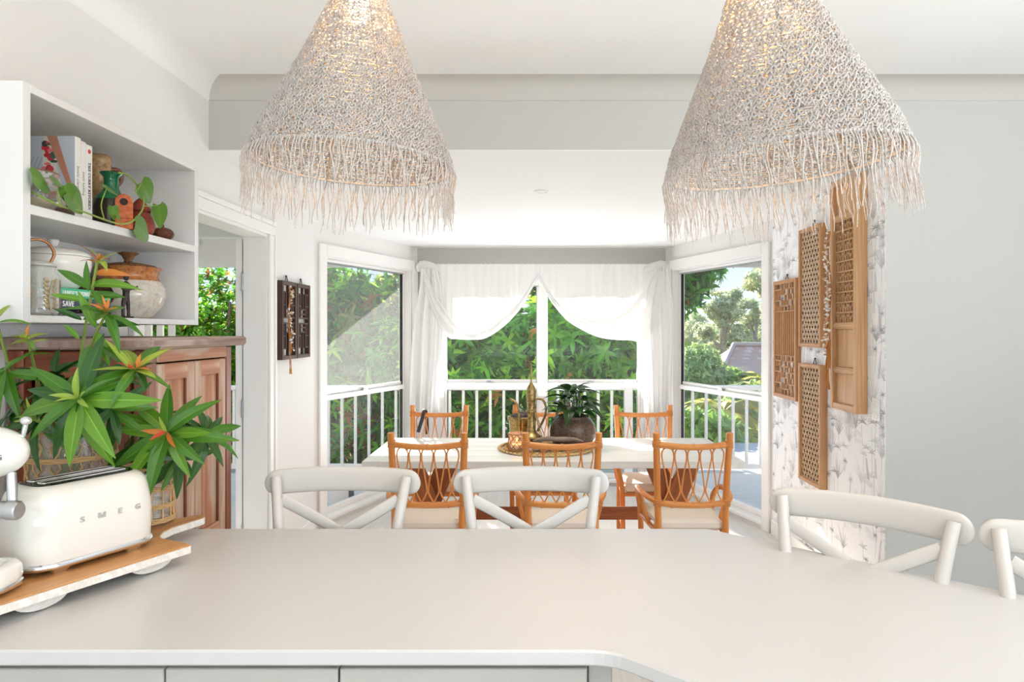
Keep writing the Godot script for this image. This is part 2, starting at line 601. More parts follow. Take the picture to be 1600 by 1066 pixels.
func wallpaper() -> StandardMaterial3D:
	# hand-drawn palms, reeds and ferns in grey ink on white; flat print
	var w := 1024
	var h := 1024
	var im := Image.create(w, h, false, Image.FORMAT_RGB8)
	im.fill(rgb8(251, 251, 253))
	var r := RandomNumberGenerator.new()
	r.seed = 77
	# pale washes first
	for k in 16:
		var cx := r.randf_range(0, w)
		var cy := r.randf_range(0, h)
		var g := r.randf_range(0.91, 0.955)
		for j in 5:
			wash(im, cx + r.randf_range(-40, 40), cy + r.randf_range(-30, 30), r.randf_range(20, 60), r.randf_range(8, 20), Color(g, g, g + 0.008))
	for k in 120:
		var x := r.randf_range(0, w)
		var y := r.randf_range(60, h + 60)
		var g := r.randf_range(0.62, 0.88)
		var ink := Color(g, g, g + 0.012)
		var kind := k % 5
		if kind == 0:      # palm: stem and drooping fan
			var top := y - r.randf_range(110, 230)
			stroke(im, x, y, x + r.randf_range(-14, 14), top, 2.2, 1.2, ink, 4)
			for j in 11:
				var a := PI * (j + 0.5) / 11.0 + r.randf_range(-0.1, 0.1)
				var l := r.randf_range(50, 95)
				stroke(im, x, top, x + cos(a) * l, top - sin(a) * l * 0.7 + 10, 5.5, 0.5, ink, 12)
		elif kind == 1:    # agave-like blades from a foot
			for j in 9:
				var a := PI * (0.2 + 0.6 * j / 8.0) + r.randf_range(-0.06, 0.06)
				var l := r.randf_range(90, 190)
				stroke(im, x, y, x + cos(a) * l * 0.7, y - sin(a) * l, 8.0, 0.5, ink.lerp(Color.WHITE, r.randf_range(0, 0.4)), 6)
			stroke(im, x, y, x, y + 90, 2.0, 1.2, ink, 2)
		elif kind == 2:    # fern
			var l := r.randf_range(100, 190)
			var lean := r.randf_range(-30, 30)
			stroke(im, x, y, x + lean, y - l, 1.3, 0.6, ink, 8)
			for j in 22:
				var f := j / 22.0
				for s in [-1.0, 1.0]:
					stroke(im, x + lean * f, y - l * f, x + lean * f + s * 20.0 * (1.0 - f * 0.7), y - l * f - 7, 1.8, 0.5, ink, 2)
		elif kind == 3:    # star palm: thin spiky head on a thin stem
			var top := y - r.randf_range(70, 170)
			var dark := ink.darkened(0.16)
			stroke(im, x, y, x + r.randf_range(-10, 10), top, 1.4, 1.0, ink, 4)
			for j in 13:
				var a := TAU * j / 13.0
				stroke(im, x, top, x + cos(a) * r.randf_range(28, 50), top - sin(a) * r.randf_range(18, 36), 2.4, 0.4, dark, 3)
		else:              # broad soft leaves
			for j in 6:
				var a := PI * (0.1 + 0.8 * j / 5.0)
				var l := r.randf_range(40, 75)
				stroke(im, x, y, x + cos(a) * l, y - sin(a) * l * 0.8, 11.0, 1.0, ink.lerp(Color.WHITE, 0.45), 14)
			stroke(im, x, y, x + 4, y + 120, 2.4, 1.4, ink, 3)
	im.generate_mipmaps()
	var m := mat("wallpaper_print", Color.WHITE, 0.8)
	m.albedo_texture = ImageTexture.create_from_image(im)
	m.uv1_scale = Vector3(1.0 / 0.98, -1.0 / 0.98, 1)
	return m

func wash(im: Image, cx: float, cy: float, rx: float, ry: float, c: Color) -> void:
	var w := im.get_width()
	var h := im.get_height()
	for y in range(int(cy - ry), int(cy + ry)):
		var f := 1.0 - pow((y - cy) / ry, 2)
		var l := rx * sqrt(maxf(f, 0.0))
		for x in range(int(cx - l), int(cx + l)):
			im.set_pixel(posmod(x, w), posmod(y, h), c)

func stroke(im: Image, x0: float, y0: float, x1: float, y1: float, w0: float, w1: float, c: Color, sag := 0.0) -> void:
	# a brush stroke that swells in the middle
	var w := im.get_width()
	var h := im.get_height()
	var n := int(maxf(absf(x1 - x0), absf(y1 - y0)) / 1.2) + 2
	for k in n + 1:
		var f := float(k) / n
		var x := lerpf(x0, x1, f)
		var y := lerpf(y0, y1, f) + sag * f * f
		var r := lerpf(w0, w1, f) * (0.55 + 0.45 * sin(PI * f)) * 0.5 + 0.35
		var q := int(ceil(r))
		for j in range(-q, q + 1):
			for i in range(-q, q + 1):
				if i * i + j * j <= r * r + 0.3:
					im.set_pixel(posmod(int(x) + i, w), posmod(int(y) + j, h), c)

# ---------- windows and the open door ----------
func window(a: Vector2, b: Vector2, side: float, op: Array, mull: Array, dusty: bool) -> void:
	var o := sroot("window_%d" % (1 + used_names.get("windows", 0)))
	used_names["windows"] = used_names.get("windows", 0) + 1
	var u0: float = op[0]
	var u1: float = op[1]
	var v0: float = op[2]
	var v1: float = op[3]
	var part := func(called: String, x0: float, x1: float, y0: float, y1: float, w0: float, w1: float, mt: Material, bev := 0.004):
		var m := MB.new()
		wall_box(m, a, b, x0, x1, y0, y1, w0, w1, side, bev)
		return put(called, m, mt, o)
	var cw := 0.088
	part.call("casing", u0 - cw, u0, 0.0, v1 + cw, -0.022, 0.0, M.white_gloss)
	part.call("casing", u1, u1 + cw, 0.0, v1 + cw, -0.022, 0.0, M.white_gloss)
	part.call("casing", u0, u1, v1, v1 + cw, -0.022, 0.0, M.white_gloss)
	part.call("reveal", u0, u0 + 0.012, v0, v1, 0.0, 0.13, M.white_gloss, 0.0)
	part.call("reveal", u1 - 0.012, u1, v0, v1, 0.0, 0.13, M.white_gloss, 0.0)
	part.call("reveal", u0, u1, v1 - 0.012, v1, 0.0, 0.13, M.white_gloss, 0.0)
	part.call("sill", u0, u1, v0, v0 + 0.03, -0.02, 0.13, M.white_gloss)
	var fr := 0.07
	part.call("head_track", u0 + 0.012, u1 - 0.012, v1 - 0.034, v1 - 0.012, fr - 0.01, fr + 0.05, M.white_gloss)
	part.call("track_groove", u0 + 0.02, u1 - 0.02, v1 - 0.044, v1 - 0.034, fr, fr + 0.045, M.aluminium, 0.0)
	var edges: Array = [u0 + 0.012] + mull + [u1 - 0.012]
	for k in edges.size() - 1:
		var e0: float = edges[k] + (0.03 if k > 0 else 0.0)
		var e1: float = edges[k + 1] - (0.03 if k < edges.size() - 2 else 0.0)
		part.call("stile", e0, e0 + 0.022, v0 + 0.03, v1 - 0.034, fr, fr + 0.045, M.white_gloss, 0.003)
		part.call("stile", e1 - 0.022, e1, v0 + 0.03, v1 - 0.034, fr, fr + 0.045, M.white_gloss, 0.003)
		part.call("rubber_seal", e1 - 0.030, e1 - 0.022, v0 + 0.03, v1 - 0.044, fr + 0.01, fr + 0.035, M.dark_rubber if mull.is_empty() else M.aluminium, 0.0)
		part.call("rubber_seal", e0 + 0.022, e0 + 0.026, v0 + 0.03, v1 - 0.044, fr + 0.01, fr + 0.035, M.aluminium, 0.0)
		part.call("meeting_rail", e0 + 0.022, e1 - 0.022, 0.958, 1.0, fr - 0.012, fr + 0.03, M.white_gloss)
		part.call("top_sash_rail", e0 + 0.022, e1 - 0.022, 1.002, 1.03, fr + 0.02, fr + 0.045, M.white_gloss)
		part.call("bottom_sash_rail", e0 + 0.022, e1 - 0.022, v0 + 0.03, v0 + 0.075, fr - 0.012, fr + 0.03, M.white_gloss)
		part.call("upper_pane", e0 + 0.024, e1 - 0.028, 1.03, v1 - 0.044, fr + 0.027, fr + 0.031, M.window_glass, 0.0)
		part.call("lower_pane", e0 + 0.024, e1 - 0.028, v0 + 0.075, 0.958, fr + 0.010, fr + 0.014, M.window_glass, 0.0)
		if dusty:
			var df := mat("sunlit_dust", Color(0.93, 0.95, 0.97, 0.11), 0.95)
			df.metallic_specular = 0.0
			df.transparency = BaseMaterial3D.TRANSPARENCY_ALPHA
			df.backlight_enabled = true
			df.backlight = Color(1, 1, 1)
			part.call("dust_film", e0 + 0.024, e1 - 0.028, 1.03, v1 - 0.044, fr + 0.0325, fr + 0.0335, df, 0.0)
		var m := MB.new()
		var mid := (e0 + e1) / 2 - 0.02
		wall_box(m, a, b, mid - 0.035, mid + 0.035, 1.0, 1.012, fr - 0.012, fr + 0.02, side, 0.003)
		wall_box(m, a, b, mid - 0.03, mid + 0.012, 1.012, 1.024, fr - 0.010, fr + 0.008, side, 0.003)
		put("latch", m, M.brushed_steel, o)
	for x in mull:
		part.call("mullion", x - 0.035, x + 0.035, v0 + 0.03, v1 - 0.012, 0.01, 0.12, M.white_gloss)

func windows() -> void:
	window(BL0, BL1, -1.0, [0.139, 1.474, 0.03, 2.10], [], true)
	window(BL1, BR1, -1.0, [0.245, 2.2, 0.03, 1.995], [1.222], false)
	window(BR0, BR1, 1.0, [0.11, 1.52, 0.03, 2.10], [], false)
	# doorway in the left wall: casing, jambs, and the leaf folded right back outside
	var m := MB.new()
	for s in [[4.27, 4.335, 0.018], [4.335, 4.364, 0.026], [2.815, 2.88, 0.018], [2.786, 2.815, 0.026]]:
		add_span(m, -1.64, -1.64 + s[2], 0, 2.12, s[0], s[1], 0.004)
	add_span(m, -1.64, -1.622, 2.12, 2.18, 2.786, 4.364, 0.004)
	add_span(m, -1.64, -1.614, 2.18, 2.208, 2.786, 4.364, 0.004)
	struct("trim_3", m, M.white_gloss)
	m = MB.new()
	add_span(m, -1.785, -1.638, 0, 2.12, 4.252, 4.27)
	add_span(m, -1.785, -1.638, 0, 2.12, 2.88, 2.898)
	add_span(m, -1.785, -1.638, 2.102, 2.12, 2.898, 4.252)
	struct("trim_4", m, M.white_gloss)
	var d := sroot("door_1")
	put("leaf", span(-1.838, -1.797, 0.01, 2.09, 4.262, 4.99, 0.003), M.white_gloss, d)
	for y in [1.82, 1.03, 0.25]:
		var hm := MB.new()
		hm.tube([Vector3(-1.79, y - 0.05, -4.252), Vector3(-1.79, y + 0.05, -4.252)], 0.008, 8)
		for k in 3: hm.ball(Vector3(-1.79, y - 0.05 + 0.05 * k, -4.252), Vector3.ONE * 0.0095, 8)
		put("hinge", hm, M.aluminium, d)

# ---------- deck, railing, garden ----------
func leaf_blade(len_: float, wid: float, droop: float, cup: float, base: Color, rib: Color, along := 7, tip := 0.62) -> MB:
	# a leaf along +x from the origin, upper side +y, pale midrib
	var m := MB.new()
	var rows := []
	var first := m.v.size()
	for k in along + 1:
		var f := float(k) / along
		var w := wid * pow(sin(PI * pow(f * 0.97 + 0.015, tip)), 0.9) * 0.5
		var y := -droop * f * f * len_
		var r := []
		for s in [-1.0, -0.6, -0.1, 0.0, 0.1, 0.6, 1.0]:
			r.append(Vector3(len_ * f * (1.0 - 0.15 * absf(droop) * f), y + absf(s) * w * cup - (0.004 * len_ if s == 0.0 else 0.0), s * w))
		rows.append(r)
	m.grid(rows, false, false, false)
	for k in along + 1:
		for j in 7:
			m.c[first + k * 7 + j] = rib if j == 3 else base
	return m

func whorl_mesh(count: int, len_: float, wid: float, tilt: float, seed_: int, center: Color, outer: Color) -> ArrayMesh:
	# a rosette of simple leaves round +y
	var m := MB.new()
	var r := RandomNumberGenerator.new()
	r.seed = seed_
	for k in count:
		var a := TAU * k / count + r.randf_range(-0.5, 0.5)
		var el := tilt + r.randf_range(-0.75, 0.6)
		var l := len_ * r.randf_range(0.55, 1.15)
		var out := Vector3(cos(a), 0, sin(a))
		var dir := out * cos(el) + Vector3.UP * sin(el)
		var up := Vector3.UP * cos(el) - out * sin(el)
		var side := dir.cross(up)
		var rows := []
		var first := m.v.size()
		for j in 5:
			var f := j / 4.0
			var w := wid * sin(PI * clampf(pow(f, 0.75) * 0.96 + 0.02, 0, 1)) * 0.5
			var p := dir * l * f - Vector3.UP * l * 0.28 * f * f
			rows.append([p - side * w + up * w * 0.35, p, p + side * w + up * w * 0.35])
		m.grid(rows, false, false, false)
		for j in range(first, m.v.size()): m.c[j] = center.lerp(outer, float((j - first) / 3) / 4.0)
	return m.mesh()

func scatter(mesh: Mesh, xfs: Array, cols: Array) -> MultiMesh:
	var mm := MultiMesh.new()
	mm.transform_format = MultiMesh.TRANSFORM_3D
	mm.use_colors = true
	mm.mesh = mesh
	mm.instance_count = xfs.size()
	for k in xfs.size():
		mm.set_instance_transform(k, xfs[k])
		mm.set_instance_color(k, cols[k])
	return mm

func foliage(parent: Node3D, called: String, mesh: Mesh, mt: Material, xfs: Array, cols: Array) -> void:
	var o := MultiMeshInstance3D.new()
	o.name = called
	o.multimesh = scatter(mesh, xfs, cols)
	o.material_override = mt
	parent.add_child(o, true)
	o.set_meta("kind", "stuff")

func turn_to(y: Vector3, spin: float) -> Basis:
	var yy := y.normalized()
	var x := yy.cross(Vector3(0.31, 0.2, 0.93)).normalized()
	return Basis(x, yy, x.cross(yy)) * Basis(Vector3.UP, spin)

func shrub(called: String, label: String, category: String, base: Vector3, blobs: Array, count: int, mesh: Mesh, mt: Material, sizes: Vector2, tints: Array, bark: Material, stems: int, group := "") -> Node3D:
	# blobs: [centre (relative to base), radii]; leaves sit mostly near the surface of the blobs
	var o := thing(called, label, category, base, 0.0, group)
	var total := 0.0
	for b in blobs: total += b[1].x * b[1].y
	var xfs := []
	var cols := []
	for b in blobs:
		var c: Vector3 = b[0]
		var rr: Vector3 = b[1]
		for k in int(count * rr.x * rr.y / total):
			var dv := Vector3(rng.randfn(), rng.randfn(), rng.randfn()).normalized()
			var f := pow(rng.randf(), 0.45)
			var p := c + dv * rr * f
			var aim := (dv * 0.8 + Vector3(rng.randfn(), rng.randfn() + 0.9, rng.randfn()) * 0.6)
			var s := rng.randf_range(sizes.x, sizes.y)
			xfs.append(Transform3D(turn_to(aim, rng.randf() * TAU).scaled(Vector3.ONE * s), p))
			var t: Color = tints[rng.randi() % tints.size()]
			if rng.randf() < 0.03: t = Color(0.75, 0.3, 0.12)
			cols.append(t * rng.randf_range(0.45, 1.6))
	foliage(o, "foliage", mesh, mt, xfs, cols)
	for k in stems:
		var b: Array = blobs[k % blobs.size()]
		var goal: Vector3 = b[0] + Vector3(rng.randf_range(-0.5, 0.5) * b[1].x, b[1].y * rng.randf_range(0.2, 0.7), rng.randf_range(-0.5, 0.5) * b[1].z)
		var root := Vector3(b[0].x * 0.6 + rng.randf_range(-0.25, 0.25), 0.0, b[0].z * 0.6 + rng.randf_range(-0.1, 0.1))
		var mid := root.lerp(goal, 0.5) + Vector3(rng.randf_range(-0.2, 0.2), 0, rng.randf_range(-0.15, 0.15))
		var m := MB.new()
		var thick := clampf(goal.length() * 0.016, 0.015, 0.35)
		m.tube(curve([root, mid, goal], 5), [thick, thick * 0.95, thick * 0.9, thick * 0.85, thick * 0.8, thick * 0.7, thick * 0.6, thick * 0.5, thick * 0.4, thick * 0.3, thick * 0.2], 7)
		put("stem", m, bark, o)
	return o

func outside() -> void:
	var dk := wood("deck_grey", rgb8(244, 241, 236), rgb8(222, 219, 215), 0.6, 5, 5.0, 0.7)
	var ground := mottled("garden_soil", [rgb8(74, 78, 48), rgb8(96, 88, 62), rgb8(84, 100, 52)], 0.95, 9, 0.5)
	struct("ground", span(-60, 70, -3.4, -3.2, 3.0, 120.0), ground)
	# deck boards running across, past the bay and along the left side of the house
	var deck := sroot("deck")
	var d := 3.0
	var shared := MB.new()
	shared.box(Vector3.ZERO, Vector3(11.4, 0.03, 0.134), Basis.IDENTITY, 0.004)
	var long_board := shared.mesh()
	var sl := MB.new()
	sl.box(Vector3.ZERO, Vector3(3.9, 0.03, 0.134), Basis.IDENTITY, 0.004)
	var short_board := sl.mesh()
	var sr := MB.new()
	sr.box(Vector3.ZERO, Vector3(3.6, 0.03, 0.134), Basis.IDENTITY, 0.004)
	var right_board := sr.mesh()
	while d < 8.2:
		if d > 6.85: put("board", long_board, dk, deck, Vector3(-0.1, -0.165, -d))
		else:
			put("board", short_board, dk, deck, Vector3(-3.75, -0.165, -d))
			if d > 3.75: put("board", right_board, dk, deck, Vector3(3.78, -0.165, -d))
		d += 0.142
	# balustrade
	var rail := thing("balustrade", "white painted deck balustrade with square balusters running behind the bay windows", "railing", Vector3(0, -0.15, -8.0))
	put("top_rail", bx(Vector3(0, 0.995, 0), Vector3(11.2, 0.055, 0.075), 0.01), M.rail_white, rail)
	put("bottom_rail", bx(Vector3(0, 0.075, 0), Vector3(11.2, 0.06, 0.05), 0.006), M.rail_white, rail)
	var bal := bx(Vector3.ZERO, Vector3(0.032, 0.87, 0.032), 0.004).mesh()
	for k in 71:
		var x := -5.52 + 0.158 * k
		put("baluster", bal, M.rail_white, rail, Vector3(x, 0.535, 0))
	for x in [-3.9, -1.35, 1.15, 3.75]:
		var m := MB.new()
		m.box(Vector3(x, 0.52, 0.0), Vector3(0.1, 1.04, 0.1), Basis.IDENTITY, 0.008)
		m.lathe([Vector2(0.05, 1.04), Vector2(0.052, 1.055), Vector2(0.045, 1.075), Vector2(0.025, 1.092), Vector2(0.001, 1.098)], 14, Transform3D(Basis.IDENTITY, Vector3(x, 0, 0)), false)
		put("newel_post", m, M.rail_white, rail)
	# eave and verandah roof
	struct("roof", span(-6.5, 5.6, 2.47, 2.56, 3.64, 7.12), mat("soffit", rgb8(244, 244, 242), 0.8))
	struct("roof", span(-6.5, -1.79, 2.60, 2.70, -1.0, 3.7), M.soffit)
	struct("trim_5", span(-6.5, 5.6, 2.165, 2.47, 7.0, 7.05, 0.004), mat("fascia", rgb8(232, 233, 232), 0.6))
	struct("trim_6", span(-6.5, -1.9, 2.28, 2.47, 5.6, 5.68, 0.004), M.fascia)
	var raf := sroot("trim_7")
	for x in [-5.2, -4.3, -3.4, -2.5]:
		var m := MB.new()
		m.bar(Vector3(x, 2.42, -3.7), Vector3(x, 2.42, -6.99), 0.05, 0.1, Vector3.UP, 0.004)
		put("rafter", m, M.fascia, raf)
	# brick pier and white screen seen through the doorway
	var pier := thing("brick_pier", "orange brick pier on the deck beyond the doorway", "pier", Vector3(-3.72, -0.15, -5.95))
	var bm := [mat("brick_a", rgb8(214, 142, 104), 0.85), mat("brick_b", rgb8(198, 122, 88), 0.85), mat("brick_c", rgb8(226, 160, 124), 0.85)]
	var bk := bx(Vector3.ZERO, Vector3(0.215, 0.068, 0.1), 0.006).mesh()
	put("mortar", bx(Vector3(0, 0.9, 0), Vector3(0.42, 1.8, 0.19)), mat("mortar", rgb8(206, 196, 184), 0.9), pier)
	for row in 23:
		for k in 2:
			put("brick", bk, bm[rng.randi() % 3], pier, Vector3(-0.1125 + 0.225 * k, 0.04 + 0.078 * row, 0.055))
	var scr := thing("slat_screen", "white upright slatted screen on the deck beside the brick pier", "screen", Vector3(-3.27, -0.15, -5.95))
	for k in 4:
		put("slat", bx(Vector3(-0.15 + 0.1 * k, 1.0, 0), Vector3(0.055, 2.0, 0.03), 0.004), M.rail_white, scr)
	for y in [0.1, 1.95]:
		put("rail", bx(Vector3(0, y, -0.03), Vector3(0.42, 0.06, 0.03), 0.004), M.rail_white, scr)
	# low tub glimpsed through the bottom of the left bay window
	var st := thing("deck_tub", "low white tub held between dark grey uprights out on the sunny deck", "tub", Vector3(-1.70, -0.15, -6.05))
	var sm := MB.new()
	sm.lathe([Vector2(0.001, 0.02), Vector2(0.05, 0.022), Vector2(0.085, 0.05), Vector2(0.1, 0.1), Vector2(0.104, 0.3), Vector2(0.098, 0.3), Vector2(0.092, 0.1), Vector2(0.001, 0.05)], 24)
	put("tub", sm, mat("shell_white", rgb8(240, 240, 238), 0.4), st)
	for s in [-1.0, 1.0]:
		put("upright", bx(Vector3(s * 0.122, 0.17, 0), Vector3(0.032, 0.34, 0.04), 0.004), mat("dark_metal", rgb8(92, 94, 98), 0.45, 0.4), st)
	put("crossbar", bx(Vector3(0, 0.325, 0.112), Vector3(0.27, 0.02, 0.012), 0.003), M.dark_metal, st)
	put("foot_bar", bx(Vector3(0, 0.01, 0), Vector3(0.27, 0.02, 0.04), 0.003), M.dark_metal, st)
	garden()
	lower_yard()

func garden() -> void:
	var bark := mottled("bark", [rgb8(104, 84, 66), rgb8(150, 128, 104), rgb8(92, 76, 60)], 0.9, 41, 3.0)
	var big := whorl_mesh(8, 0.22, 0.058, 0.35, 3, Color(0.95, 1.0, 0.6), Color(0.8, 1.0, 0.8))
	var mid := whorl_mesh(8, 0.17, 0.042, 0.4, 4, Color(0.95, 1.0, 0.65), Color(0.85, 1.0, 0.8))
	var fine := whorl_mesh(6, 0.09, 0.034, 0.5, 5, Color(0.95, 1.0, 0.7), Color(0.9, 1.0, 0.8))
	var lf := leafy("hedge_leaf", Color(1, 1, 1), 0.28, 0.9)
	var green0 := [Color(0.075, 0.20, 0.035), Color(0.11, 0.27, 0.045), Color(0.06, 0.17, 0.05), Color(0.16, 0.33, 0.05), Color(0.09, 0.24, 0.06), Color(0.24, 0.40, 0.06)]
	var green := []
	for q in green0: green.append(Color(q.r * 2.1, q.g * 2.0, q.b * 1.4))
	var warm: Array = green + [Color(0.42, 0.44, 0.08), Color(0.5, 0.2, 0.08)]
	var yellow := [Color(0.30, 0.42, 0.07), Color(0.2, 0.36, 0.06), Color(0.12, 0.27, 0.05), Color(0.44, 0.47, 0.12)]
	# behind the centre window, left to right, then the row behind it
	var spots := [
		["leafy_shrub", "glossy broad-leaved shrub behind the left half of the centre window", -1.05, 9.3, green, big, Vector2(0.75, 1.2), 1700],
		["leafy_shrub", "glossy broad-leaved shrub behind the right half of the centre window", 0.75, 9.3, green, big, Vector2(0.75, 1.25), 1700],
		["leafy_shrub", "sunlit narrow-leaved shrub filling the left bay window", -3.1, 9.6, warm, mid, Vector2(0.9, 1.5), 2300],
		["leafy_shrub", "tall green shrub at the back between left and centre windows", -1.6, 10.6, yellow, mid, Vector2(1.2, 1.7), 2200],
	]
	for s in spots:
		var blobs := [[Vector3(0, 3.2, 0), Vector3(1.05, 0.95, 0.75)], [Vector3(-0.45, 4.3, 0.1), Vector3(0.85, 0.85, 0.65)], [Vector3(0.5, 4.45, 0), Vector3(0.85, 0.8, 0.6)], [Vector3(0.1, 5.05, -0.1), Vector3(0.75, 0.6, 0.5)], [Vector3(0.3, 2.2, 0.2), Vector3(1.0, 0.7, 0.6)]]
		if s[2] < -1.2: blobs.append([Vector3(0.15, 5.15, 0.0), Vector3(1.15, 0.5, 0.5)])
		shrub(s[0], s[1], "shrub", Vector3(s[2], -3.2, -s[3]), blobs, s[7], s[5], lf, s[6], s[4], bark, 7)
	# tree whose branches hang over the eave at the right
	var ot := shrub("overhanging_tree", "dark-leaved tree with a crown hanging into the top left of the right bay window", "tree", Vector3(1.5, -3.2, -10.5), [[Vector3(0.3, 5.75, 0.2), Vector3(0.55, 0.75, 0.5)], [Vector3(0.95, 5.62, 0.3), Vector3(0.42, 0.34, 0.4)], [Vector3(0.86, 5.28, 0.3), Vector3(0.24, 0.36, 0.3)], [Vector3(-0.7, 5.4, 0), Vector3(0.9, 0.9, 0.6)], [Vector3(-0.2, 4.4, 0.2), Vector3(0.5, 0.9, 0.5)]], 1500, mid, lf, Vector2(0.8, 1.25), [Color(0.10, 0.24, 0.06), Color(0.13, 0.3, 0.07), Color(0.16, 0.33, 0.08)], bark, 1)
	for q in [[Vector3(0.25, 4.9, 0.1), Vector3(0.6, 5.5, 0.25), Vector3(1.2, 5.75, 0.3)], [Vector3(0.25, 4.7, 0.1), Vector3(0.6, 5.2, 0.25), Vector3(0.95, 5.2, 0.3)]]:
		var bm2 := MB.new()
		bm2.tube(curve(q, 5), [0.035, 0.032, 0.03, 0.027, 0.024, 0.021, 0.018, 0.016, 0.014, 0.012, 0.009], 7)
		put("branch", bm2, bark, ot)
	# fine-leaved hedge seen through the doorway
	shrub("clipped_hedge", "fine-leaved bright hedge seen through the open doorway", "hedge", Vector3(-4.9, -3.2, -9.2), [[Vector3(-0.6, 4.1, 0), Vector3(1.3, 1.6, 0.7)], [Vector3(0.75, 4.2, 0.1), Vector3(1.1, 1.5, 0.7)], [Vector3(0.1, 2.6, 0.2), Vector3(1.7, 1.1, 0.8)]], 8000, fine, lf, Vector2(0.9, 1.4), yellow + green, bark, 6)

func tufts(o: Node3D, called: String, mesh: Mesh, mt: Material, blobs: Array, count: int, sizes: Vector2, tints: Array) -> void:
	var total := 0.0
	for b in blobs: total += b[1].x * b[1].y
	var xfs := []
	var cols := []
	for b in blobs:
		for k in int(count * b[1].x * b[1].y / total):
			var dv := Vector3(rng.randfn(), rng.randfn(), rng.randfn()).normalized()
			xfs.append(Transform3D(turn_to(dv + Vector3(0, 0.4, 0), rng.randf() * TAU).scaled(Vector3.ONE * rng.randf_range(sizes.x, sizes.y)), b[0] + dv * b[1] * pow(rng.randf(), 0.4)))
			cols.append(tints[rng.randi() % tints.size()] * rng.randf_range(0.75, 1.2))
	foliage(o, called, mesh, mt, xfs, cols)

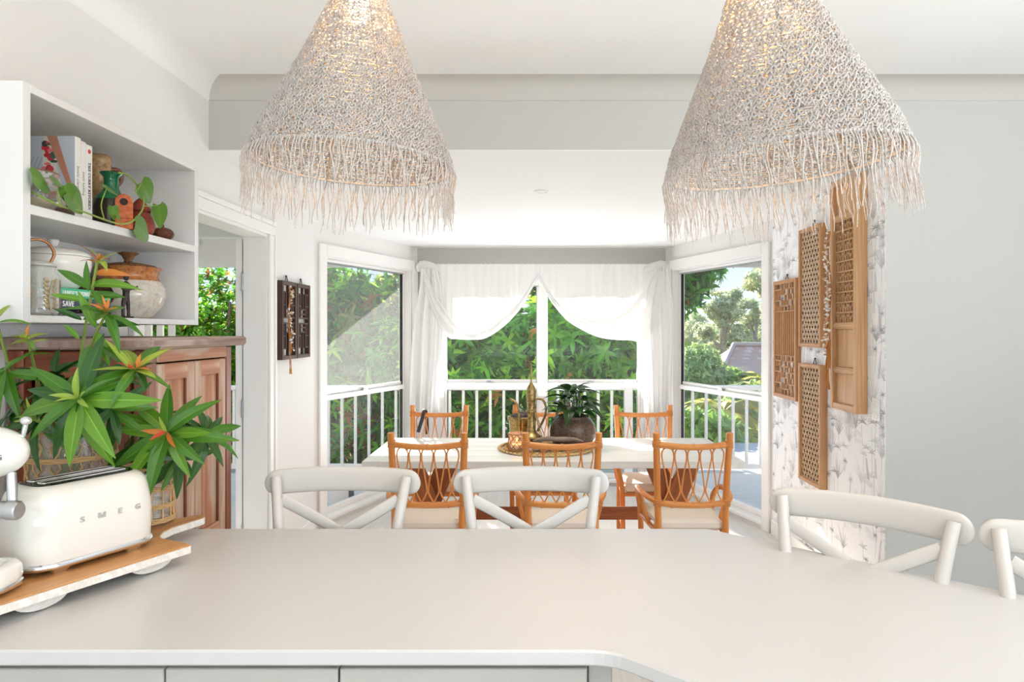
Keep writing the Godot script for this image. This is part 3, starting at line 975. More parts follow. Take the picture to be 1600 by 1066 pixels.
func lower_yard() -> void:
	var lf := leafy("yard_leaf", Color(1, 1, 1), 0.45, 0.8)
	var far_bark := mottled("pale_bark", [rgb8(190, 178, 160), rgb8(226, 216, 200), rgb8(160, 146, 130)], 0.9, 43, 1.0)
	var tuft := whorl_mesh(6, 0.42, 0.13, 0.5, 8, Color(1, 1, 0.85), Color(0.95, 1, 0.9))
	# weathered lower deck below the balustrade
	var low := thing("lower_deck", "weathered grey plank landing below the balustrade outside the right bay window", "deck", Vector3(3.0, -0.5, -10.2))
	for k in 26:
		var dd := 0.15 * k - 1.9
		var x0 := -1.2 + 0.028 * k
		put("plank", bx(Vector3((x0 + 2.6) / 2, 0, -dd), Vector3(2.6 - x0, 0.035, 0.135), 0.005), wood("landing_grey", rgb8(226, 223, 219), rgb8(190, 188, 186), 0.7, 6, 4.0, 0.6), low)
	# bushes on the slope, then palms, the tiled roof, and the gums behind
	var yb := [Color(0.42, 0.62, 0.14), Color(0.52, 0.7, 0.16), Color(0.32, 0.52, 0.14)]
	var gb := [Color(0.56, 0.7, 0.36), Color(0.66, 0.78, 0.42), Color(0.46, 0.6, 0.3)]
	for s in [["garden_bush", "low bright green bush just beyond the plank landing", at(1090, 668, 12.6), Vector3(0.75, 0.3, 0.5), yb, 500, Vector2(0.5, 0.8)],
			["garden_bush", "large soft green tree filling the left of the right bay window", at(1090, 578, 22.0), Vector3(0.85, 0.85, 0.9), gb, 2200, Vector2(0.28, 0.6)],
			["garden_bush", "bright lime shrub in front of the tiled roof", at(1140, 598, 22.0), Vector3(0.7, 0.4, 0.6), yb, 700, Vector2(0.55, 0.9)],
			["garden_bush", "olive hedge bank right of the golden palms", at(1180, 640, 19.0), Vector3(1.1, 0.75, 0.8), gb, 900, Vector2(0.5, 0.8)]]:
		var c: Vector3 = s[2]
		var o := thing(s[0], s[1], "bush", Vector3(c.x, -3.2, c.z))
		var h := c.y + 3.2
		tufts(o, "foliage", tuft, lf, [[Vector3(0, h, 0), s[3]], [Vector3(s[3].x * 0.5, h - s[3].y * 0.5, 0), s[3] * 0.8], [Vector3(-s[3].x * 0.4, h - s[3].y * 0.9, 0), s[3] * 0.9]], s[5], s[6], s[4])
		var m := MB.new()
		m.tube([Vector3.ZERO, Vector3(0.1, h * 0.5, 0), Vector3(0, h, 0)], [0.12, 0.1, 0.04], 8)
		put("trunk", m, far_bark, o)
	for s in [["golden cane palm with yellow arching fronds beyond the railing", at(1128, 612, 15.0), 1.0], ["golden cane palm half hidden behind the right window frame", at(1196, 572, 21.0), 1.0], ["small yellow cane palm between lime shrub and window rail", at(1143, 618, 18.5), 0.8]]:
		palm(s[0], s[1], s[2])
	house()
	# gum trees
	var gt := [Color(0.72, 0.76, 0.58), Color(0.78, 0.8, 0.62), Color(0.6, 0.68, 0.5), Color(0.84, 0.82, 0.66)]  # pale tints carry the distance haze in the leaf colour
	for s in [["tall pale gum tree with an open crown behind the tiled roof", 1130.0, 48.0, 500.0, 2.0, 2000], ["broad gum tree at the right of the distant treeline", 1182.0, 56.0, 515.0, 2.3, 2000], ["hazy gum tree low on the left of the distant treeline", 1080.0, 62.0, 532.0, 2.4, 1500], ["leafy gum tree whose crown hangs at the top right of the right bay window", 1212.0, 40.0, 442.0, 1.9, 1200]]:
		var c := at(s[1], s[3], s[2])
		var o := thing("gum_tree", s[0], "tree", Vector3(c.x, -3.2, c.z))
		var h := c.y + 3.2
		var r: float = s[4]
		var blobs := []
		var m := MB.new()
		m.tube(curve([Vector3.ZERO, Vector3(0.3, h * 0.4, 0), Vector3(-0.1, h * 0.75, 0), Vector3(0.1, h + r * 0.4, 0)], 4), [0.34, 0.32, 0.3, 0.28, 0.26, 0.24, 0.22, 0.2, 0.18, 0.16, 0.13, 0.1, 0.06], 8)
		put("trunk", m, far_bark, o)
		for k in 34:
			var a := TAU * k * 0.382
			var lift := rng.randf_range(-1.3, 1.0)
			var reach := r * sqrt(maxf(0.1, 1.0 - 0.55 * lift * lift)) * rng.randf_range(0.25, 1.0)
			var p := Vector3(cos(a) * reach, h + lift * r, sin(a) * reach * 0.6)
			blobs.append([p, Vector3(r * 0.26, r * 0.16, r * 0.24) * rng.randf_range(0.6, 1.35)])
			if k % 3: continue
			var b := MB.new()
			b.tube(curve([Vector3(0.1, h * 0.62 + 0.01 * k * h / 11.0, 0), Vector3(p.x * 0.5, p.y - r * 0.4, p.z * 0.5), p], 4), [0.1, 0.095, 0.09, 0.08, 0.07, 0.06, 0.05, 0.04, 0.03], 6)
			put("branch", b, far_bark, o)
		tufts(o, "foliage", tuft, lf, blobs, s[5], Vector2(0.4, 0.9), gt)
	# treeline that closes the view at the foot of the gums
	for s in [["grey-green treeline clump below the tall gum", 1105.0, 66.0, 548.0, Vector3(6.5, 2.6, 2.5)], ["grey-green treeline clump behind the tiled roof", 1180.0, 64.0, 545.0, Vector3(6.0, 2.4, 2.5)]]:
		var c := at(s[1], s[3], s[2])
		var o := thing("treeline", s[0], "trees", Vector3(c.x, -3.2, c.z))
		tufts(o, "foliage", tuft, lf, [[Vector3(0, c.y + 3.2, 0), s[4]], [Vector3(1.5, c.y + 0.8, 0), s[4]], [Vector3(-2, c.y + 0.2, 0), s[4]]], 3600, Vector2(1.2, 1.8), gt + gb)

func palm(label: String, c: Vector3, s: float) -> void:
	var o := thing("cane_palm", label, "palm", Vector3(c.x, -3.2, c.z))
	var h := c.y + 3.2 - 0.5 * s
	var ym := leafy("palm_leaf", Color(1, 1, 1), 0.4, 0.9)
	var cane := mat("palm_cane", rgb8(168, 158, 78), 0.6)
	for k in 4:
		var m := MB.new()
		m.tube([Vector3(0.15 * k - 0.2, 0, 0.1 * (k % 2)), Vector3(0.12 * k - 0.2, h, 0.05)], [0.05, 0.035], 8)
		put("cane", m, cane, o)
	for k in 15:
		var a := TAU * k / 15.0 + rng.randf_range(-0.2, 0.2)
		var out := Vector3(cos(a), 0, sin(a))
		var side := out.cross(Vector3.UP)
		var l := s * rng.randf_range(0.85, 1.25)
		var rise := rng.randf_range(0.25, 0.85)
		var m := MB.new()
		m.col = Color(0.95, 0.85, 0.2).lerp(Color(0.72, 0.76, 0.2), rng.randf())
		var spine := []
		for j in 9:
			var f := j / 8.0
			spine.append(Vector3(0, h, 0) + out * l * f + Vector3.UP * l * (rise * f * 1.6 - 1.35 * f * f))
		m.tube(spine, 0.012 * s, 5)
		for j in range(1, 9):
			for e in 3:
				var f: float = (j - 1 + e / 3.0) / 8.0
				var p: Vector3 = spine[j - 1].lerp(spine[j], e / 3.0)
				for sg in [-1.0, 1.0]:
					var tip: Vector3 = p + side * sg * l * 0.3 * sin(PI * (0.15 + 0.8 * f)) + out * l * 0.13 - Vector3.UP * l * 0.1
					var w := Vector3(0, 0.011, 0) * s + out * 0.022 * s
					m.face([p - w, p.lerp(tip, 0.5) + Vector3.UP * 0.02 * s - w, tip, p.lerp(tip, 0.5) + Vector3.UP * 0.02 * s + w, p + w], Vector3.UP)
		put("frond", m, ym, o)

func house() -> void:
	var c := at(1158, 566, 27.0)
	var o := thing("neighbour_house", "low brown tiled roof of a neighbouring house among the trees", "house", Vector3(c.x, -3.2, c.z))
	var wallm := mat("house_wall", rgb8(170, 150, 134), 0.9)
	var h := c.y + 3.2 - 0.55
	put("wall", bx(Vector3(1.6, h / 2 - 0.05, -1.6), Vector3(4.4, h - 0.1, 3.0)), wallm, o)
	put("window", bx(Vector3(0.5, h - 0.75, -0.07), Vector3(0.9, 0.7, 0.06), 0.01), mat("dark_pane", rgb8(60, 62, 66), 0.2), o)
	var tiles := [mat("tile_a", rgb8(246, 208, 186), 0.8), mat("tile_b", rgb8(234, 190, 168), 0.8), mat("tile_c", rgb8(250, 222, 204), 0.8)]
	# hipped roof: front slope in stepped courses of tiles, left hip, ridge and hip caps
	for k in 9:
		var f := k / 9.0
		var y := h + 1.15 * f
		var z := 0.35 - 2.0 * f
		var x0 := -0.95 + 1.15 * f
		var x := x0
		var n := 0
		while x < 4.2:
			var m := MB.new()
			var tw := 0.3
			m.box(Vector3(x + tw / 2, y + 0.04, z - 0.12), Vector3(tw - 0.012, 0.045, 0.29), Basis(Vector3.RIGHT, 0.42), 0.012)
			put("roof_tile", m, tiles[rng.randi() % 3], o)
			x += tw
			n += 1
	var hip := MB.new()
	hip.face([Vector3(-0.95, h, 0.4), Vector3(0.2, h + 1.15, -1.65), Vector3(-0.95, h, -3.4)], Vector3(-1, 1, 0))
	hip.face([Vector3(-0.95, h, 0.4), Vector3(0.2, h + 1.13, -1.65), Vector3(4.2, h + 1.13, -1.65), Vector3(4.2, h, 0.4)], Vector3(0, 1, 1))
	hip.face([Vector3(-0.95, h - 0.02, 0.4), Vector3(4.2, h - 0.02, 0.4), Vector3(4.2, h - 0.02, -3.4), Vector3(-0.95, h - 0.02, -3.4)], Vector3(0, -1, 0))
	put("hip_slope", hip, tiles[1], o)
	var cap := MB.new()
	cap.tube([Vector3(-0.95, h + 0.06, 0.42), Vector3(0.2, h + 1.22, -1.65)], 0.09, 8)
	put("hip_cap", cap, mat("cap_pale", rgb8(224, 204, 192), 0.8), o)
	cap = MB.new()
	cap.tube([Vector3(0.2, h + 1.22, -1.65), Vector3(4.2, h + 1.22, -1.65)], 0.09, 8)
	put("ridge_cap", cap, M.cap_pale, o)
	put("gutter", bx(Vector3(1.6, h - 0.04, 0.46), Vector3(5.2, 0.11, 0.1), 0.02), mat("gutter_white", rgb8(222, 216, 208), 0.6), o)

# ---------- dining room ----------
func dining() -> void:
	rng.seed = 51
	table()
	chairs()
	centrepiece()
	curtains()
	carved_panels()
	# recessed downlight over the table
	var o := thing("downlight", "small white recessed downlight in the dining room ceiling", "downlight", Vector3(0.073, 2.398, -4.32))
	var m := MB.new()
	m.lathe([Vector2(0.034, 0.012), Vector2(0.036, -0.004), Vector2(0.046, -0.006), Vector2(0.05, -0.001), Vector2(0.05, 0.004)], 24)
	put("trim_ring", m, M.white_gloss, o)
	m = MB.new()
	m.lathe([Vector2(0.0005, 0.004), Vector2(0.034, 0.006)], 24)
	var g := mat("downlight_glow", rgb8(250, 246, 236), 0.4)
	g.emission_enabled = true
	g.emission = rgb8(255, 244, 224)
	g.emission_energy_multiplier = 1.2
	put("lens", m, g, o)
	var sp := SpotLight3D.new()
	sp.name = "downlight_beam"
	o.add_child(sp)
	sp.position = Vector3(0, -0.012, 0)
	sp.rotation.x = -PI / 2
	sp.light_color = Color(1.0, 0.95, 0.86)
	sp.light_energy = 0.8
	sp.spot_angle = 55.0
	sp.spot_range = 8.0
	sp.light_size = 0.03
	sp.shadow_enabled = true

func table() -> void:
	var top := wood("table_white", rgb8(238, 238, 234), rgb8(222, 222, 216), 0.38, 61, 2.0, 0.5)
	var brown := wood("trestle_brown", rgb8(176, 104, 56), rgb8(132, 70, 34), 0.45, 62, 5.0, 1.0)
	var o := thing("dining_table", "long white plank dining table on brown wooden trestle legs", "table", Vector3(0.137, 0, -4.44))
	for k in 5:
		put("plank", bx(Vector3(0, 0.729, -0.349 + 0.1745 * k), Vector3(2.05, 0.042, 0.1735), 0.003), top, o)
	for s in [-1.0, 1.0]:
		put("breadboard_end", bx(Vector3(s * 1.0745, 0.729, 0), Vector3(0.098, 0.042, 0.872), 0.003), top, o)
		# each trestle: two boards leaning across one another
		for q in [[-0.17, 0.10, 0.024], [0.15, -0.13, -0.024]]:
			var m := MB.new()
			m.bar(Vector3(s * 0.80 + s * q[0], 0.0, q[2]), Vector3(s * 0.80 + s * q[1], 0.67, q[2]), 0.13, 0.036, Vector3(0, 0, 1), 0.004)
			put("leg", m, brown, o)
		put("bearer", bx(Vector3(s * 0.80, 0.689, 0), Vector3(0.34, 0.038, 0.09), 0.004), brown, o)
	put("stretcher", bx(Vector3(0, 0.33, 0), Vector3(1.58, 0.085, 0.011), 0.002), brown, o)

func rattan_chair(called: String) -> Node3D:
	# faces -z (towards the table); back posts at z = 0
	var cane := wood("rattan_cane", rgb8(232, 158, 82), rgb8(204, 122, 54), 0.32, 71, 9.0, 2.2)
	var bind := mat("rattan_binding", rgb8(214, 138, 72), 0.45)
	var fab := mat("cushion_cream", rgb8(236, 226, 212), 0.9)
	var o := thing(called, "", "chair")
	var top_y := 0.968
	for s in [-1.0, 1.0]:
		var m := MB.new()
		var pts := curve([Vector3(s * 0.172, 0, 0.075), Vector3(s * 0.178, 0.25, 0.03), Vector3(s * 0.182, 0.48, 0.002), Vector3(s * 0.187, 0.65, 0.0), Vector3(s * 0.198, top_y, 0.03)], 5)
		m.tube(pts, 0.0185, 12)
		put("post", m, cane, o)
	var tr := MB.new()
	tr.tube(curve([Vector3(-0.195, 0.905, 0.022), Vector3(-0.1, 0.896, 0.036), Vector3(0, 0.892, 0.042), Vector3(0.1, 0.896, 0.036), Vector3(0.195, 0.905, 0.022)], 5), 0.0165, 10)
	put("top_rail", tr, cane, o)
	var lr := MB.new()
	lr.tube(curve([Vector3(-0.186, 0.585, 0.0), Vector3(-0.09, 0.578, 0.016), Vector3(0, 0.576, 0.02), Vector3(0.09, 0.578, 0.016), Vector3(0.186, 0.585, 0.0)], 5), 0.0165, 10)
	put("lower_rail", lr, cane, o)
	for k in 5:
		var c := (k - 2) * 0.0672
		var w := 0.0315
		var arc := func(x: float) -> float: return 0.016 + 0.022 * (1.0 - pow(x / 0.19, 2))
		var pts := []
		for q in [[-1.0, 0.594], [-0.86, 0.602], [-0.45, 0.625], [-0.13, 0.650], [-0.16, 0.675], [-0.55, 0.755], [-0.93, 0.82], [-0.99, 0.845], [-0.88, 0.868], [-0.5, 0.884], [0.0, 0.889], [0.5, 0.884], [0.88, 0.868], [0.99, 0.845], [0.93, 0.82], [0.55, 0.755], [0.16, 0.675], [0.13, 0.650], [0.45, 0.625], [0.86, 0.602], [1.0, 0.594]]:
			var x: float = c + q[0] * w
			var f: float = (q[1] - 0.585) / 0.32
			pts.append(Vector3(x * lerpf(0.95, 1.02, f), q[1], arc.call(x) * lerpf(0.6, 1.0, f) + 0.004))
		var m := MB.new()
		m.tube(curve(pts, 2), 0.0042, 6, true, 1.0, Vector3(0, 0, 1))
		put("loop", m, cane, o)
	for s in [-1.0, 1.0]:
		for y in [[0.905, 0.195, 0.022], [0.585, 0.186, 0.0]]:
			var wrap := []
			for k in 49:
				var a := TAU * k / 12.0
				wrap.append(Vector3(s * y[1] + cos(a) * 0.0198, y[0] - 0.018 + 0.0008 * k, y[2] + sin(a) * 0.0198))
			var wm := MB.new()
			wm.tube(wrap, 0.0046, 5)
			put("binding", wm, bind, o)
	var ties := []
	for x in [-0.101, -0.034, 0.034, 0.101]:
		ties.append([Vector3(x * 1.01, 0.822, 0.04 - 0.6 * x * x), Vector3(x * 1.01, 0.846, 0.041 - 0.6 * x * x), 0.0062])
	for x in [-0.135, -0.067, 0.0, 0.067, 0.135]:
		ties.append([Vector3(x * 0.96, 0.647, 0.028 - 0.5 * x * x), Vector3(x * 0.97, 0.668, 0.03 - 0.5 * x * x), 0.0062])
	for x in [-0.11, 0.0, 0.11]:
		for q in [[0.893, 0.041], [0.577, 0.018]]:
			ties.append([Vector3(x - 0.006, q[0], q[1] - x * x * 0.6), Vector3(x + 0.006, q[0], q[1] - x * x * 0.6), 0.0182])
	for q in ties:
		var wm := MB.new()
		wm.tube([q[0], q[1]], q[2], 8)
		put("tie", wm, bind, o)
	# arms curve out from the back posts and come down as front posts
	for s in [-1.0, 1.0]:
		var m := MB.new()
		m.tube(curve([Vector3(s * 0.186, 0.585, 0.0), Vector3(s * 0.225, 0.6, -0.06), Vector3(s * 0.248, 0.604, -0.2), Vector3(s * 0.244, 0.592, -0.34), Vector3(s * 0.226, 0.53, -0.405), Vector3(s * 0.212, 0.42, -0.41), Vector3(s * 0.208, 0.2, -0.41), Vector3(s * 0.206, 0.0, -0.415)], 5), 0.0165, 10)
		put("arm", m, cane, o)
		m = MB.new()
		m.tube(curve([Vector3(s * 0.246, 0.598, -0.22), Vector3(s * 0.225, 0.5, -0.2), Vector3(s * 0.2, 0.42, -0.19)], 4), 0.013, 8)
		put("arm_stay", m, cane, o)
	var fm := MB.new()
	for q in [[Vector3(-0.18, 0.415, 0.0), Vector3(0.18, 0.415, 0.0)], [Vector3(-0.21, 0.415, -0.41), Vector3(0.21, 0.415, -0.41)], [Vector3(-0.18, 0.415, 0.0), Vector3(-0.21, 0.415, -0.41)], [Vector3(0.18, 0.415, 0.0), Vector3(0.21, 0.415, -0.41)],
			[Vector3(-0.176, 0.16, 0.05), Vector3(0.176, 0.16, 0.05)], [Vector3(-0.207, 0.16, -0.41), Vector3(0.207, 0.16, -0.41)], [Vector3(-0.176, 0.2, 0.04), Vector3(-0.207, 0.2, -0.41)], [Vector3(0.176, 0.2, 0.04), Vector3(0.207, 0.2, -0.41)]]:
		fm.tube(q, 0.014, 8)
	put("seat_frame", fm, cane, o)
	var cm := MB.new()
	var poly := PackedVector2Array()
	for q in [[-0.19, -0.42], [-0.2, -0.41], [-0.175, -0.03], [-0.16, -0.015], [0.16, -0.015], [0.175, -0.03], [0.2, -0.41], [0.19, -0.42]]: poly.append(Vector2(q[0], q[1]))
	cm.prism(poly, 0.425, 0.487, 0.018, Transform3D.IDENTITY)
	put("cushion", cm, fab, o)
	return o

func chairs() -> void:
	var grp := "rattan dining chairs round the white table"
	var a := rattan_chair("rattan_chair")
	a.set_meta("group", grp)
	a.set_meta("label", "rattan chair at the near left of the white table, its back towards the room")
	a.position = Vector3(-0.55, 0, -3.70)
	copy(a, "rattan_chair", "rattan chair at the near side of the white table, in front of the plant pot", Vector3(0.173, 0, -3.70), 0.0)
	copy(a, "rattan_chair", "rattan chair at the near right of the white table, closest to the papered wall", Vector3(0.877, 0, -3.70), 0.0)
	copy(a, "rattan_chair", "sunlit rattan chair at the far left of the table with a black strap", Vector3(-0.667, 0, -5.0), PI)
	copy(a, "rattan_chair", "rattan chair across the white table, mostly hidden behind the plant pot", Vector3(0.09, 0, -5.02), PI)
	copy(a, "rattan_chair", "sunlit rattan chair at the far right of the white table", Vector3(0.834, 0, -5.0), PI)
	# strap of a bag slung over the far left chair
	var o := thing("bag_strap", "black strap looped over the left post of the far left rattan chair", "strap", Vector3(-0.845, 0, -5.0))
	var m := MB.new()
	m.tube(curve([Vector3(0.035, 0.78, 0.055), Vector3(0.062, 0.87, 0.05), Vector3(0.072, 0.928, 0.02), Vector3(0.072, 0.935, -0.03), Vector3(0.078, 0.9, -0.058), Vector3(0.083, 0.82, -0.06), Vector3(0.085, 0.75, -0.05)], 5), 0.013, 8, true, 0.22, Vector3(0, 0, 1))
	put("strap", m, mat("strap_black", rgb8(44, 42, 44), 0.6), o)

func centrepiece() -> void:
	# woven round mat
	var straw := [mat("straw_a", rgb8(206, 172, 120), 0.85), mat("straw_b", rgb8(190, 152, 100), 0.85)]
	var o := thing("woven_mat", "round braided seagrass mat in the middle of the white table", "placemat", Vector3(0.103, 0.7505, -4.43))
	for ring in 8:
		var r := 0.3 - 0.037 * ring
		var n := int(TAU * r / 0.034)
		var m := MB.new()
		for k in n:
			var a := TAU * k / n
			var b := a + PI * 0.5 + 0.4
			var c := Vector3(cos(a) * r, 0.0085, sin(a) * r)
			m.ball(c, Vector3(0.022, 0.0082, 0.0125), 8, Basis(Vector3.UP, -b))
		put("braid", m, straw[ring % 2], o)
	# potted plant
	var pot := thing("planter", "round dark brown stoneware pot with a broad-leaved plant on the woven mat", "pot plant", Vector3(0.275, 0.767, -4.43))
	var m := MB.new()
	m.lathe([Vector2(0.001, 0.0), Vector2(0.1, 0.0), Vector2(0.125, 0.02), Vector2(0.148, 0.06), Vector2(0.153, 0.1), Vector2(0.143, 0.145), Vector2(0.118, 0.178), Vector2(0.105, 0.186), Vector2(0.112, 0.196), Vector2(0.108, 0.2), Vector2(0.098, 0.192), Vector2(0.098, 0.17), Vector2(0.001, 0.165)], 32)
	put("pot", m, mottled("pot_brown", [rgb8(86, 66, 54), rgb8(134, 110, 90), rgb8(64, 48, 40), rgb8(112, 88, 70)], 0.32, 81, 5.0), pot)
	m = MB.new()
	m.lathe([Vector2(0.001, 0.176), Vector2(0.097, 0.172)], 20)
	put("soil", m, mat("potting_soil", rgb8(54, 42, 34), 0.95), pot)
	var dark := leafy("dark_leaf", rgb8(52, 84, 40), 0.2, 0.3)
	var bl := [leaf_blade(0.15, 0.082, 0.7, 0.35, Color(0.6, 0.66, 0.62), Color(1, 1, 1)).mesh(), leaf_blade(0.13, 0.072, 0.45, 0.3, Color(0.72, 0.78, 0.74), Color(1, 1, 1)).mesh()]
	for k in 38:
		var a := TAU * k * 0.382
		var f := k / 38.0
		var out := Vector3(cos(a), 0, sin(a))
		var root := Vector3(0, 0.175, 0) + out * 0.05
		var tip := Vector3(0, 0.22 + 0.15 * f + rng.randf_range(-0.02, 0.02), 0) + out * lerpf(0.115, 0.03, f)
		var stm := MB.new()
		stm.tube(curve([root, root.lerp(tip, 0.5) + Vector3(0, 0.025, 0), tip], 3), 0.003, 5)
		var so := put("stalk", stm, dark, pot)
		var el := lerpf(0.0, 0.8, f) + rng.randf_range(-0.2, 0.2)
		var lo := put("leaf", bl[k % 2], dark, so)
		lo.transform = Transform3D(Basis(Vector3.UP, -a + rng.randf_range(-0.3, 0.3)) * Basis(Vector3.BACK, el) * Basis(Vector3.RIGHT, rng.randf_range(-0.4, 0.4)), tip).scaled_local(Vector3.ONE * rng.randf_range(0.75, 1.05))
	# brass bucket of dark stones with two curved handles
	var brass := mottled("aged_brass", [rgb8(150, 126, 74), rgb8(184, 160, 104), rgb8(122, 100, 62)], 0.36, 83, 6.0)
	brass.metallic = 0.75
	var bu := thing("brass_bucket", "brass bucket with curved handles holding dark stones on the woven mat", "bucket", Vector3(-0.045, 0.767, -4.50))
	m = MB.new()
	m.lathe([Vector2(0.001, 0.0), Vector2(0.075, 0.0), Vector2(0.085, 0.05), Vector2(0.093, 0.16), Vector2(0.101, 0.163), Vector2(0.102, 0.185), Vector2(0.095, 0.188), Vector2(0.092, 0.18), Vector2(0.085, 0.15), Vector2(0.001, 0.14)], 28)
	put("bucket", m, brass, bu)
	for hp in [[Vector3(-0.02, 0.06, 0.098), Vector3(-0.022, 0.17, 0.108), Vector3(-0.03, 0.25, 0.1), Vector3(-0.05, 0.29, 0.085), Vector3(-0.085, 0.305, 0.07)], [Vector3(0.094, 0.09, 0.02), Vector3(0.135, 0.17, 0.03), Vector3(0.15, 0.24, 0.03), Vector3(0.13, 0.295, 0.03), Vector3(0.085, 0.305, 0.03)]]:
		m = MB.new()
		m.tube(curve(hp, 5), 0.008, 8)
		put("handle", m, brass, bu)
	var stone := mottled("dark_stone", [rgb8(52, 44, 46), rgb8(84, 74, 74), rgb8(40, 36, 40)], 0.6, 84, 14.0)
	for q in [[-0.035, 0.178, 0.035, 0.055], [0.05, 0.185, 0.02, 0.048], [0.0, 0.186, -0.04, 0.05], [-0.06, 0.165, -0.03, 0.035], [0.045, 0.175, -0.05, 0.036]]:
		m = MB.new()
		m.ball(Vector3(q[0], q[1], q[2]), Vector3(q[3], q[3] * 0.62, q[3] * 0.85), 12, Basis(Vector3.UP, q[0] * 20.0))
		var st := put("stone", m, stone, null, bu.position)
		tag(st, {-0.035: "largest dark stone, at the front left of the brass bucket", 0.05: "dark stone at the right of the brass bucket", 0.0: "dark stone at the back of the brass bucket", -0.06: "small dark stone at the far left of the brass bucket", 0.045: "small dark stone at the back right of the brass bucket"}[q[0]], "stone", "stones in the brass bucket")
	# tall spired brass stand
	var sp := thing("brass_spire", "tall turned brass stand with a thin spire on the woven mat", "stand", Vector3(0.008, 0.767, -4.33))
	m = MB.new()
	m.lathe([Vector2(0.001, 0.07), Vector2(0.07, 0.07), Vector2(0.074, 0.078), Vector2(0.055, 0.092), Vector2(0.034, 0.11), Vector2(0.026, 0.135), Vector2(0.022, 0.2), Vector2(0.024, 0.225), Vector2(0.032, 0.232), Vector2(0.033, 0.24), Vector2(0.024, 0.25), Vector2(0.026, 0.29), Vector2(0.03, 0.315), Vector2(0.032, 0.318), Vector2(0.031, 0.365), Vector2(0.025, 0.39), Vector2(0.012, 0.412), Vector2(0.006, 0.425), Vector2(0.005, 0.52), Vector2(0.001, 0.56)], 22)
	put("column", m, brass, sp)
	for k in 3:
		m = MB.new()
		var a := TAU * k / 3.0 + 0.5
		m.tube(curve([Vector3(cos(a) * 0.03, 0.078, sin(a) * 0.03), Vector3(cos(a) * 0.06, 0.06, sin(a) * 0.06), Vector3(cos(a) * 0.066, 0.03, sin(a) * 0.066), Vector3(cos(a) * 0.08, 0.006, sin(a) * 0.08)], 4), [0.012, 0.012, 0.013, 0.013, 0.012, 0.011, 0.01, 0.01, 0.009, 0.009, 0.01, 0.011, 0.012], 8)
		put("foot", m, brass, sp)
	m = MB.new()
	for k in 3:
		var ring := []
		for j in 13:
			var a := TAU * j / 12.0
			ring.append(Vector3(cos(a) * 0.029, 0.235 + 0.006 * k + 0.003 * sin(a), sin(a) * 0.029))
		m.tube(ring, 0.0035, 5)
	m.tube(curve([Vector3(0.028, 0.235, 0.012), Vector3(0.05, 0.17, 0.03), Vector3(0.085, 0.09, 0.04)], 4), 0.003, 5)
	m.tube(curve([Vector3(0.02, 0.24, 0.022), Vector3(0.045, 0.16, 0.045), Vector3(0.07, 0.085, 0.06)], 4), 0.003, 5)
	put("twine", m, mat("twine", rgb8(168, 140, 96), 0.9), sp)
	# rattan-wrapped tumbler with a lit candle
	var ca := thing("candle_holder", "small glass tumbler wrapped in a rattan lattice with a candle burning in it", "candle holder", Vector3(-0.082, 0.767, -4.28))
	m = MB.new()
	m.lathe([Vector2(0.001, 0.004), Vector2(0.046, 0.004), Vector2(0.049, 0.02), Vector2(0.05, 0.112), Vector2(0.048, 0.113), Vector2(0.047, 0.02), Vector2(0.001, 0.01)], 24)
	put("glass", m, M.clear_glass, ca)
	m = MB.new()
	for k in 8:
		for s in [-1.0, 1.0]:
			var pts := []
			for j in 9:
				var f := j / 8.0
				var a: float = TAU * k / 8.0 + s * PI / 4.0 * (f * 2.0 - 1.0) * 1.0
				pts.append(Vector3(cos(a) * 0.0535, 0.006 + 0.098 * f, sin(a) * 0.0535))
			m.tube(pts, 0.0026, 5)
	for y in [0.005, 0.104]:
		var ring := []
		for j in 25: ring.append(Vector3(cos(TAU * j / 24.0) * 0.0535, y, sin(TAU * j / 24.0) * 0.0535))
		m.tube(ring, 0.0034, 6)
	put("lattice", m, mat("rattan_thin", rgb8(176, 116, 66), 0.6), ca)
	m = MB.new()
	m.lathe([Vector2(0.001, 0.011), Vector2(0.036, 0.011), Vector2(0.037, 0.036), Vector2(0.033, 0.039), Vector2(0.001, 0.037)], 20)
	put("candle", m, mat("candle_wax", rgb8(246, 214, 176), 0.5), ca)
	m = MB.new()
	m.lathe([Vector2(0.0005, 0.042), Vector2(0.005, 0.048), Vector2(0.0055, 0.055), Vector2(0.003, 0.068), Vector2(0.0004, 0.08)], 10)
	var fl := mat("candle_flame", rgb8(255, 190, 110), 0.5)
	fl.emission_enabled = true
	fl.emission = rgb8(255, 176, 92)
	fl.emission_energy_multiplier = 2.5
	put("flame", m, fl, ca)
	var om := OmniLight3D.new()
	om.name = "flame_glow"
	ca.add_child(om)
	om.position = Vector3(0, 0.058, 0)
	om.light_color = Color(1.0, 0.68, 0.36)
	om.light_energy = 0.004
	om.light_size = 0.005
	om.omni_range = 8.0
	om.shadow_enabled = true
	# driftwood, shells and crystals on the mat
	var dw := wood("driftwood_grey", rgb8(170, 156, 140), rgb8(112, 98, 86), 0.85, 88, 8.0, 3.0)
	m = MB.new()
	m.tube(curve([Vector3(-0.15, 0.02, 0.0), Vector3(-0.07, 0.035, 0.012), Vector3(0.02, 0.03, -0.006), Vector3(0.1, 0.034, 0.01), Vector3(0.16, 0.02, 0.02)], 5), [0.008, 0.012, 0.016, 0.019, 0.021, 0.022, 0.022, 0.021, 0.02, 0.02, 0.021, 0.022, 0.022, 0.02, 0.018, 0.016, 0.014, 0.012, 0.01, 0.008, 0.006], 8, true, 0.7)
	tag(put("driftwood", m, dw, null, Vector3(0.17, 0.812, -4.235)), "grey driftwood stick lying in front of the brown pot", "driftwood")
	var shm := mottled("shell_grey", [rgb8(190, 178, 168), rgb8(150, 136, 130), rgb8(210, 200, 190)], 0.6, 89, 20.0)
	var k2 := 0
